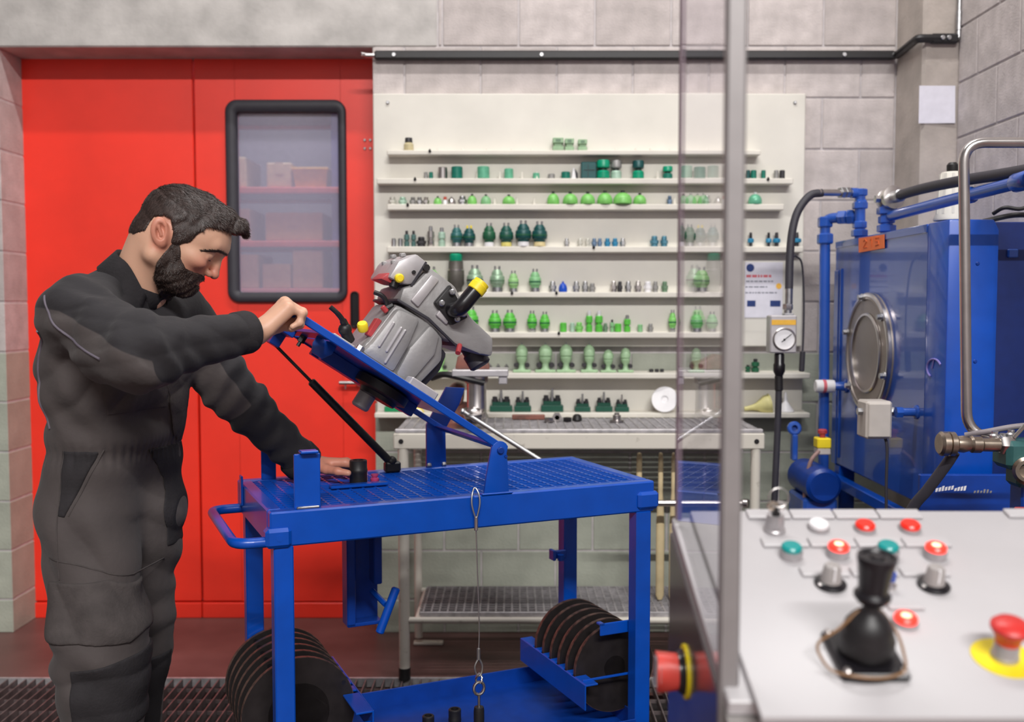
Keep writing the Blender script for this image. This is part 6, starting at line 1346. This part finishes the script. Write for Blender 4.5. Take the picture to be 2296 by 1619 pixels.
FL_, WL_ = hframe(vec(-.548, 2.690, .950), (.99, .14, -.06), (.0, .25, 1))
flL = [(.28, .65, .5, .10), (.30, .7, .5, .12), (.35, .75, .5, .14), (.4, .8, .5, .16)]
thL = [(.014, .024, -.006), (.046, .052, -.018), (.076, .080, -.024), (.103, .089, -.028)]
hL = lambda p: hand_sdf((p - WL_) @ FL_, -1, flL, thL, tuple(((wrL - (wrL - elL) * .3 - WL_) @ FL_) * vec(1, -1, 1)))

# ---- body under the clothes (coarse) joined with head and hands into one mesh
def under(p):
    d = chain(p, [pel, wst, chs, upc, nkb], [.07, .06, .07, .055, .045], .03)
    d = smin(d, chain(p, [upc + vec(-.03, -.09, 0), shR, elR, wrR], [.05, .045, .04, .026], .04), .04); d = smin(d, chain(p, [upc + vec(.05, .09, 0), shL, elL, wrL], [.045, .04, .038, .026], .04), .04)
    for s, k, a in ((-1, knR, anR), (1, knL, anL)): d = smin(d, chain(p, [pel + BL_ * .08 * s, k, a], [.055, .045, .035], .03), .02)
    return d
vs, fs, off = [], [], 0
for fn, lo, hi, h in ((w(head_sdf), HC - .21, HC + .19, .0024), (hR, WR_ - .15, WR_ + .15, .0020), (hL, WL_ - .15, WL_ + .15, .0020), (under, vec(-1.2, 1.86, .02), vec(-.5, 2.75, 1.47), .014)):
    a, f = mesh_sdf(fn, tuple(lo), tuple(hi), h); vs.append(a); fs.append(f + off); off += len(a)
VB = np.concatenate(vs); FB = np.concatenate(fs)
qh = hl(VB); m_ = np.stack([qh[:, 0], np.abs(qh[:, 1]), qh[:, 2]], 1)
lipm = -ell(m_, (.117, 0, -.0405), (.016, .020, .0075)) * 200
redm = np.maximum.reduce([1 - np.abs(ear(qh, -1)) * 90, 1 - sph_(qh, (.132, 0, -.006), .012) * 70, .7 - ell(m_, (.095, .04, -.008), (.03, .02, .018)) * 60, 1 - np.maximum(np.linalg.norm(VB - WL_, axis=1) - .13, 0) * 40])
m = bpy.data.materials.new('skin'); nt, bs = nodes_of(m)
bs.inputs['Roughness'].default_value = .48; bs.inputs['Subsurface Weight'].default_value = .12; bs.inputs['Subsurface Radius'].default_value = (.012, .005, .003); bs.inputs['Subsurface Scale'].default_value = .5
def attr_mix(nt, base, lst):
    cur = None
    for nm, colr, lo, hi in lst:
        a = nt.nodes.new('ShaderNodeAttribute'); a.attribute_name = nm; mr = nt.nodes.new('ShaderNodeMapRange'); mr.inputs[1].default_value = lo; mr.inputs[2].default_value = hi; mr.interpolation_type = 'SMOOTHSTEP'
        nt.links.new(a.outputs['Fac'], mr.inputs[0]); mxn = nt.nodes.new('ShaderNodeMix'); mxn.data_type = 'RGBA'
        nt.links.new(mr.outputs[0], mxn.inputs[0])
        if cur is None: mxn.inputs[6].default_value = (*base, 1)
        else: nt.links.new(cur, mxn.inputs[6])
        mxn.inputs[7].default_value = (*colr, 1); cur = mxn.outputs[2]
    return cur
nt.links.new(attr_mix(nt, srgb(214, 168, 142), [('red', srgb(200, 134, 112), -.6, 1.0), ('lip', srgb(168, 96, 88), -.3, .4)]), bs.inputs['Base Color'])
tc = nt.nodes.new('ShaderNodeTexCoord'); n2 = nt.nodes.new('ShaderNodeTexNoise'); n2.inputs['Scale'].default_value = 260; nt.links.new(tc.outputs['Object'], n2.inputs['Vector']); bp = nt.nodes.new('ShaderNodeBump'); bp.inputs['Strength'].default_value = .08; bp.inputs['Distance'].default_value = .002
nt.links.new(n2.outputs['Fac'], bp.inputs['Height']); nt.links.new(bp.outputs['Normal'], bs.inputs['Normal']); M['skin'] = m
sdf_obj('body', VB, FB, 'skin', person, attrs=dict(lip=lipm, red=redm))
M['hairbrown'] = mat('dark_brown_hair', srgb(58, 44, 40), .5, var=.2, scale=90)
M['beardbrown'] = mat('dark_brown_beard', srgb(56, 42, 37), .55, var=.2, scale=110)
def vnormals(V_, Fc):
    n = np.cross(V_[Fc[:, 2]] - V_[Fc[:, 0]], V_[Fc[:, 3]] - V_[Fc[:, 1]]); N = np.zeros_like(V_)
    for i in range(4): np.add.at(N, Fc[:, i], n)
    return N / (np.linalg.norm(N, axis=1, keepdims=True) + 1e-9)
def furred(name, fn, lo, hi, mt, count, length, comb, lift, seed):
    """a hair cap plus short combed strands, one mesh"""
    V_, Fc = mesh_sdf(w(fn), lo, hi, .0022); N = vnormals(V_, Fc); r = np.random.RandomState(seed); k = r.randint(0, len(V_), count)
    P, n = V_[k], N[k]; q = hl(P); ok = head_sdf(q) > .0008; P, n, q = P[ok], n[ok], q[ok]
    c = (comb(q) + r.normal(0, .28, q.shape)).astype(F32) @ HR.T; t = c - n * (c * n).sum(1, keepdims=True); t /= np.linalg.norm(t, axis=1, keepdims=True) + 1e-9
    L_ = (length(q) * r.uniform(.6, 1.2, len(q)))[:, None]; sd = np.cross(t, n) ; wd = r.uniform(.0003, .0006, (len(q), 1))
    R_ = [P - n * .0012, P + t * L_ * .5 + n * L_ * lift, P + t * L_ + n * L_ * lift * r.uniform(.2, 1.4, (len(q), 1))]
    a = np.stack([R_[0] - sd * wd, R_[0] + sd * wd, R_[1] + sd * wd, R_[1] - sd * wd, R_[2] + sd * wd * .25, R_[2] - sd * wd * .25], 1).reshape(-1, 3)
    b0 = len(V_) + np.arange(len(q))[:, None] * 6; f2 = np.concatenate([b0 + np.array([0, 1, 2, 3]), b0 + np.array([3, 2, 4, 5])])
    return sdf_obj(name, np.concatenate([V_, a]), np.concatenate([Fc, f2]), mt, person)
def comb_hair(q): return np.stack([np.where(q[:, 2] > .07, 1.0, .35), q[:, 1] * 0, np.where(q[:, 2] > .07, -.15 - .8 * np.maximum(q[:, 0] - .06, 0), -.9)], 1)
def comb_beard(q): return np.stack([.45 + 0 * q[:, 0], q[:, 1] * 0, -1 + 0 * q[:, 0]], 1)
furred('hair', hair_sdf, tuple(HC - .19), tuple(HC + .20), 'hairbrown', 26000, lambda q: np.where(q[:, 2] > .06, .011, .005), comb_hair, .16, 1)
furred('beard', beard_sdf, tuple(HC - .15), tuple(HC + .17), 'beardbrown', 15000, lambda q: .003 + .004 * np.clip(-(q[:, 2] + .02) / .05, 0, 1), comb_beard, .30, 2)
def onhead(q, n=6):
    p = np.array([q], F32)
    for _ in range(n):
        d = head_sdf(p)[0]; g = np.array([(head_sdf(p + vec(*e)) - head_sdf(p - vec(*e)))[0] for e in ((.001, 0, 0), (0, .001, 0), (0, 0, .001))], F32); p = p - np.clip(d, -.004, .004) * g / (np.linalg.norm(g) + 1e-6) * .8
    return hw(p[0])
for s in (-1, 1):
    b = MB(); b.tube([hw((.096 + .0135 * cos(radians(c)) * .98, s * (.031 + .0138 * sin(radians(c))), .0118 + .0018 * cos(radians(c * 2)))) for c in range(-50, 60, 10)], .0013, 6); part('eyelash', b, 'beardbrown', person)
    b = MB(); b.sph(tuple(hw((.0955, s * .031, .0215))), .0128, 10); part('eyeball', b, 'white', person)
    furred('eyebrow', lambda q, s=s: smax(smax(smax(head_sdf(q) - .0016, -(head_sdf(q) + .003), .001), poly2(q[:, 0], q[:, 2], [(.130, .050), (.113, .047), (.097, .0345), (.082, .0205), (.084, .0175), (.099, .029), (.114, .041), (.130, .0445)]), .002), .006 - q[:, 1] * s, .001), tuple(HC - .12), tuple(HC + .19), 'beardbrown', 700, lambda q: .0055 + 0 * q[:, 0], lambda q: np.stack([-.9 + 0 * q[:, 0], 0 * q[:, 1], -.2 + 0 * q[:, 0]], 1), .15, 5)

# ---- coverall
rw = np.random.RandomState(4)
def ridges(p, dirs, sharp=1.0):
    o = 0
    for k, ph, am in dirs: o = o + am * (1 - np.abs(np.sin(p @ vec(*k) + ph)) * 2 * sharp)
    return o
def warp(p, s=9, a=.02):
    return p + a * np.stack([np.sin(p[:, 1] * s + p[:, 2] * s * .7), np.sin(p[:, 2] * s * 1.1 + p[:, 0] * s + 1), np.sin(p[:, 0] * s * .9 + p[:, 1] * s * 1.2 + 2)], 1).astype(F32)
dR = (wrR - elR) / np.linalg.norm(wrR - elR); dL = (wrL - elL) / np.linalg.norm(wrL - elL)
def armR(p):
    d = chain(p, [shR, elR], [.078, .066], .03); d = smin(d, cap(p, elR, wrR, .066, .043), .035)
    d = smin(d, cap(p, shR * .45 + elR * .55 - vec(0, 0, .03), elR - vec(0, .0, .02), .066, .052), .04)      # sleeve bagging under the elbow
    q = warp(p, 22, .010); t = (p - elR) @ dR; near = np.exp(-(t / .10) ** 2)
    u_ = (elR - shR) / np.linalg.norm(elR - shR)
    d = d + (.0045 * near + .0018) * (np.sin((q @ dR) * 95 + 3 * np.sin(p[:, 2] * 30)) * .6 + .5 * np.sin((q @ u_) * 62 + p[:, 2] * 45)) + .0024 * (1 - 2 * np.abs(np.sin((q @ u_) * 12 - p[:, 2] * 46 + p[:, 1] * 10 + 1))) + .0018 * (1 - 2 * np.abs(np.sin((q @ dR) * 24 + p[:, 2] * 40 + 2)))
    return smax(d, (p - wrR) @ dR - .002, .004)
def armL(p):
    d = chain(p, [shL, elL], [.076, .064], .03); d = smin(d, cap(p, elL, wrL, .063, .050), .03)
    q = warp(p, 20, .012); u_ = (elL - shL) / np.linalg.norm(elL - shL); t = (p - elL) @ dL
    d = d + (.005 * np.exp(-(t / .11) ** 2) + .0028) * (np.sin((q @ u_) * 70 + 2 * np.sin(p[:, 2] * 22)) + .5 * np.sin((q @ dL) * 105 + 40 * p[:, 0])) * .8
    return smax(d, (p - wrL) @ dL - .03, .004)
def torso(p):
    d = None
    for s in (-1, 1):
        o = BL_ * s
        e = chain(p, [pel + o * .085 - BF * .012, wst + o * .072, chs + o * .085 + BF * .006, upc + o * .095], [.100, .092, .102, .092], .06)
        d = e if d is None else smin(d, e, .07)
    d = smin(d, cap(p, upc + vec(-.01, 0, .0), nkb + vec(-.02, 0, -.015), .10, .072), .05)
    d = smin(d, cap(p, upc + vec(-.05, -.05, .01), shR + vec(.0, .02, .005), .095, .078), .05); d = smin(d, cap(p, upc + vec(.04, .05, .0), shL, .09, .072), .05)
    d = smin(d, ell(p, tuple(wst + vec(-.005, 0, .02)), (.118, .16, .06)), .03)
    d = smin(d, sph_(p, tuple(pel - BF * .05 - BL_ * .04), .086), .06)
    q = warp(p, 11, .018); z = p[:, 2]
    up = np.clip((z - wst[2]) / .06, 0, 1)
    d = d + up * .0045 * (np.sin(q[:, 0] * 75 + q[:, 2] * 42) * np.exp(-((z - wst[2] - .10) / .10) ** 2) + 1.1 * (1 - 2 * np.abs(np.sin(q[:, 0] * 24 - q[:, 2] * 27 + q[:, 1] * 15))) * np.clip((z - 1.12) / .05, 0, 1))
    el_ = np.exp(-((z - wst[2]) / .024) ** 2); ang = np.arctan2(p[:, 1] - wst[1], p[:, 0] - wst[0])
    return d + el_ * (.008 + .0022 * np.sin(ang * 46))
def legs(p):
    d = None
    for s, k, a in ((-1, knR, anR), (1, knL, anL)):
        h0 = pel + BL_ * .085 * s - vec(0, 0, .06)
        e = chain(p, [h0, k + vec(-.0, 0, .13), k, a], [.105, .096, .086, .076], .05)
        e = smin(e, ell(p, tuple(k + vec(.0, 0, .075)), (.092, .09, .04)), .03)
        d = e if d is None else smin(d, e, .03)
    q = warp(p, 13, .02); z = p[:, 2]
    return d + .0042 * (np.sin(q[:, 2] * 58 + q[:, 0] * 26) * np.exp(-((z - .60) / .13) ** 2) + 1.7 * (1 - 2 * np.abs(np.sin(q[:, 2] * 20 + q[:, 0] * 24))) * np.exp(-((z - .82) / .15) ** 2) + 1.0 * (1 - 2 * np.abs(np.sin(q[:, 2] * 40 - q[:, 0] * 14))) * np.exp(-((z - .55) / .10) ** 2) + .55 * np.sin(q[:, 0] * 60 + q[:, 2] * 12) )
def cover(p):
    d = smin(torso(p), legs(p), .05); d = smin(d, armR(p), .03); d = smin(d, armL(p), .03)
    nz = (p - nkb) @ vec(.50, -.05, .86)
    d = smax(d, smin(-(cap(p, nkb - vec(.05, 0, .10), hw((-.018, 0, -.025)), .066)), (-(nz + .06)) * -1 * -1, .001) if False else -cap(p, nkb - vec(.01, 0, .03), hw((-.018, 0, -.025)), .058), .012)
    return smax(d, .085 - p[:, 2], .004)
def topseam(p):
    """positive on the black yoke, sleeves and collar side of the seam"""
    x, z = p[:, 0], p[:, 2]
    tR, tT, tL = armR(p), smin(torso(p), legs(p), .05), armL(p)
    pl = [(-0.998, 2.050, 1.376), (-0.940, 2.050, 1.369), (-0.816, 2.020, 1.320), (-0.752, 2.000, 1.292), (-0.702, 2.050, 1.271), (-0.687, 2.100, 1.216)]
    line = np.interp(x, [q[0] for q in pl], [q[2] for q in pl])
    mr_ = z - line
    u_ = (elL - shL) / np.linalg.norm(elL - shL); nrm = vec(u_[2], 0, -u_[0]); nrm = nrm / np.linalg.norm(nrm) * np.sign(nrm[0] + 1e-6)
    ml = np.maximum((p - elL) @ dL - .025, (p - shL) @ nrm * 1.0 - .035)
    mt_ = np.maximum(z - 1.318, -1)
    return np.where(tR < np.minimum(tT, tL) + .004, mr_, np.where(tL < tT, ml, mt_))
VC, FC = mesh_sdf(cover, (-1.22, 1.86, .07), (-.44, 2.80, 1.47), .005)
yk = topseam(VC)
bandp = -np.abs(yk + .004) + .0035
m = bpy.data.materials.new('work_cloth'); nt, bs = nodes_of(m); bs.inputs['Roughness'].default_value = .85; bs.inputs['Sheen Weight'].default_value = .06; bs.inputs['Sheen Roughness'].default_value = .5
bc = attr_mix(nt, srgb(78, 71, 70), [('yoke', srgb(36, 33, 37), -.002, .002)])
tc = nt.nodes.new('ShaderNodeTexCoord'); n2 = nt.nodes.new('ShaderNodeTexNoise'); n2.inputs['Scale'].default_value = 12; n2.inputs['Detail'].default_value = 8; nt.links.new(tc.outputs['Object'], n2.inputs['Vector'])
mul = nt.nodes.new('ShaderNodeMix'); mul.data_type = 'RGBA'; mul.blend_type = 'MULTIPLY'; mul.inputs[0].default_value = .35; nt.links.new(bc, mul.inputs[6]); nt.links.new(n2.outputs['Fac'], mul.inputs[7]); nt.links.new(mul.outputs[2], bs.inputs['Base Color'])
n3 = nt.nodes.new('ShaderNodeTexNoise'); n3.inputs['Scale'].default_value = 55; n3.inputs['Detail'].default_value = 9; nt.links.new(tc.outputs['Object'], n3.inputs['Vector']); bp = nt.nodes.new('ShaderNodeBump'); bp.inputs['Strength'].default_value = .35; bp.inputs['Distance'].default_value = .004
nt.links.new(n3.outputs['Fac'], bp.inputs['Height']); nt.links.new(bp.outputs['Normal'], bs.inputs['Normal']); M['cloth'] = m
cov_o = sdf_obj('coverall', VC, FC, 'cloth', person, 'dark grey coverall with black yoke and sleeves', dict(yoke=yk))
M['clothblack'] = mat('black_cloth', srgb(38, 35, 38), .88, var=.12, scale=30, bump=.3, bscale=160); M['clothgrey'] = mat('grey_cloth', srgb(70, 64, 63), .88, var=.12, scale=30, bump=.3, bscale=160)
M['piping'] = mat('lilac_grey_piping', srgb(104, 97, 108), .7); M['badgeblue'] = mat('blue_badge', srgb(40, 72, 150), .5)

def patch(name, poly, mt, th=.0035, label=None, h=.0035, side=-1, yc=2.36, base=cover):
    """a piece of cloth lying on the overall: shell of the field inside an outline given in (x, z)"""
    xs = [q[0] for q in poly]; zs = [q[2] for q in poly]; p2 = [(q[0], q[2]) for q in poly]
    def fn(p):
        d = base(p); r = poly2(p[:, 0], p[:, 2], p2)
        return smax(smax(smax(d - th, -d - .006, .001), r, .004), (p[:, 1] - yc) * -side, .002)
    ylo, yhi = (1.9, yc + .02) if side < 0 else (yc - .02, 2.8)
    a, f = mesh_sdf(fn, (min(xs) - .02, ylo, min(zs) - .02), (max(xs) + .02, yhi, max(zs) + .02), h)
    lab = np.arange(len(a))
    for _ in range(400):
        m0 = lab[f].min(1); old = lab.copy(); np.minimum.at(lab, f.ravel(), np.repeat(m0, 4)); lab = lab[lab]
        if (lab == old).all(): break
    if not len(f): return None
    big = np.bincount(lab).argmax(); f = f[lab[f[:, 0]] == big]; used = np.unique(f); rm = np.full(len(a), -1); rm[used] = np.arange(len(used)); a, f = a[used], rm[f]
    return sdf_obj(name, a, f, mt, cov_o, label)
patch('hip_pocket', [(-0.997, 2.220, 1.058), (-0.917, 2.220, 1.056), (-0.988, 2.220, 0.912), (-1.003, 2.220, 0.914)], 'clothblack')
patch('thigh_pocket', [(-1.029, 2.170, 0.770), (-0.898, 2.140, 0.772), (-0.833, 2.140, 0.739), (-0.821, 2.140, 0.655), (-0.845, 2.140, 0.633), (-0.944, 2.140, 0.645), (-1.037, 2.170, 0.643)], 'clothgrey', .006)
patch('knee_pad', [(-0.964, 2.150, 0.582), (-0.830, 2.150, 0.604), (-0.831, 2.150, 0.441), (-0.967, 2.150, 0.441)], 'clothblack', .005)
patch('knee_pad', [(-0.930, 2.420, 0.515), (-0.857, 2.420, 0.517), (-0.885, 2.420, 0.323), (-0.940, 2.420, 0.323)], 'clothblack', .005, yc=2.47)
patch('chest_pocket', [(-0.897, 2.200, 1.226), (-0.800, 2.200, 1.218), (-0.796, 2.200, 1.138), (-0.899, 2.200, 1.136)], 'clothgrey', .003)
patch('fly_strip', [(-0.850, 2.270, 1.046), (-0.818, 2.280, 1.045), (-0.812, 2.280, 0.933), (-0.825, 2.280, 0.797), (-0.838, 2.280, 0.797), (-0.837, 2.280, 0.922)], 'clothblack', .003, yc=2.5)
patch('zip_placket', [(-0.816, 2.270, 1.221), (-0.794, 2.290, 1.215), (-0.797, 2.300, 1.046), (-0.816, 2.280, 1.049)], 'clothgrey', .005, h=.003, yc=2.45)
patch('badge', [(-0.794, 2.310, 1.165), (-0.780, 2.330, 1.160), (-0.782, 2.330, 1.124), (-0.794, 2.310, 1.126)], 'badgeblue', .004, 'blue cloth badge', yc=2.40)
patch('badge_strip', [(-0.792, 2.310, 1.122), (-0.784, 2.330, 1.119), (-0.786, 2.330, 1.110), (-0.792, 2.310, 1.113)], 'piping', .004, 'pale strip below the badge', yc=2.40)
def surfY(x, z, y0=1.8):
    p = np.array([[x, y0, z]], F32)
    for _ in range(60):
        d = float(cover(p)[0])
        if d < .0008: return tuple(p[0])
        p[0, 1] += max(d * .7, .0006)
    return None
def seam(pts, r, mt, nm, n=6):
    c = bez([V((q[0], 0, q[2])) for q in pts], n); P = [V(k) for k in [surfY(q.x, q.z) for q in c] if k]; P = [q for i, q in enumerate(P) if not i or (q - P[i - 1]).length < .05]; b = MB(); b.tube(P, r, 6)
    me = b.mesh(nm, 60, wm(person).inverted()); me.materials.append(M[mt]); o = bpy.data.objects.new(nm, me); C.objects.link(o); o.parent = cov_o; return o
seam([(-0.988, 2.150, 1.401), (-0.974, 2.120, 1.373), (-0.945, 2.100, 1.340), (-0.909, 2.080, 1.316), (-0.861, 2.060, 1.293), (-0.811, 2.040, 1.275)], .0026, 'piping', 'piping')
seam([(-1.011, 2.200, 1.326), (-1.037, 2.240, 1.265), (-1.044, 2.260, 1.183), (-1.032, 2.260, 1.106)], .003, 'piping', 'piping')
seam([(-0.909, 2.200, 1.059), (-0.944, 2.200, 0.989), (-0.979, 2.200, 0.916)], .0018, 'clothgrey', 'seam')
seam([(-1.000, 2.200, 1.059), (-1.004, 2.200, 0.918), (-0.997, 2.200, 0.777)], .0016, 'clothgrey', 'seam')
seam([(-1.028, 2.200, 0.822), (-0.958, 2.180, 0.811), (-0.889, 2.180, 0.782), (-0.847, 2.200, 0.767)], .0018, 'clothgrey', 'seam')
# cuffs, collar, shirt
for nm, wr, d_, r, e in (('cuff', wrR, dR, .043, .0), ('cuff', wrL, dL, .0505, .03)):
    b = MB(); b.lathe([(r * .80, -.002), (r + .003, -.002), (r + .0055, .006), (r + .0055, .034), (r + .001, .040), (r * .9, .036), (r * .8, .01)], 40, axis_m(wr + d_ * (e + .002), -V(d_))); part(nm, b, 'clothblack', person, ang=60)
ax = V((.50, -.05, .86)).normalized(); fx = V(BF) - ax * V(BF).dot(ax); fx.normalize(); lx = ax.cross(fx)
Ct = V(nkb) + ax * .012; rows = []
ths = [radians(28 + 304 * i / 36) for i in range(37)]
def crow(off, rf, rb, drop, fr=0):
    out = []
    for t_ in ths:
        c_ = cos(t_); r = rf if c_ > 0 else rb; k = max(0, c_) ** 2
        out.append(Ct + ax * (off - drop * k) + fx * (c_ * (rf * max(c_, 0) + rb * max(-c_, 0) + (1 - abs(c_)) * .065) ) + lx * (sin(t_) * (.070 + (rf - .066) * .8)))
    return out
R0 = crow(-.02, .066, .066, .05); R1 = crow(.034, .070, .071, .062); R2 = crow(.038, .076, .077, .062); R3 = crow(-.016, .098, .100, .065); R4 = crow(-.020, .094, .096, .065)
vs = [q for r in (R0, R1, R2, R3, R4) for q in r]; n = len(ths); fs = [(i * n + j, i * n + j + 1, (i + 1) * n + j + 1, (i + 1) * n + j) for i in range(4) for j in range(n - 1)]
b = MB(); b.add(vs, fs); col_o = part('collar', b, 'clothblack', person, ang=60)
sm = col_o.modifiers.new('thick', 'SOLIDIFY'); sm.thickness = .003; sm.offset = 0
b = MB(); b.ring(tuple(V(nkb) + ax * -.006 + fx * .006), ax, .052, .066, .05, 36, .006); part('undershirt', b, 'clothblack', person, ang=60)
# boots
for wv, f_ in ((anR, vec(.96, -.28, 0)), (anL, vec(.98, .1, 0))):
    g_ = wv * vec(1, 1, 0); fn = lambda p, g_=g_, f_=f_: smax(smin(chain(p, [g_ + vec(0, 0, .15), g_ + vec(0, 0, .06), g_ + f_ * .07 + vec(0, 0, .05)], [.05, .055, .05], .03), ell((p - g_) @ np.array([[f_[0], -f_[1], 0], [f_[1], f_[0], 0], [0, 0, 1]], F32), (.11, 0, .04), (.10, .05, .045)), .03), .002 - p[:, 2], .003)
    a, f = mesh_sdf(fn, tuple(g_ - vec(.2, .2, .02)), tuple(g_ + vec(.28, .28, .22)), .006); sdf_obj('boot', a, f, 'black', person)
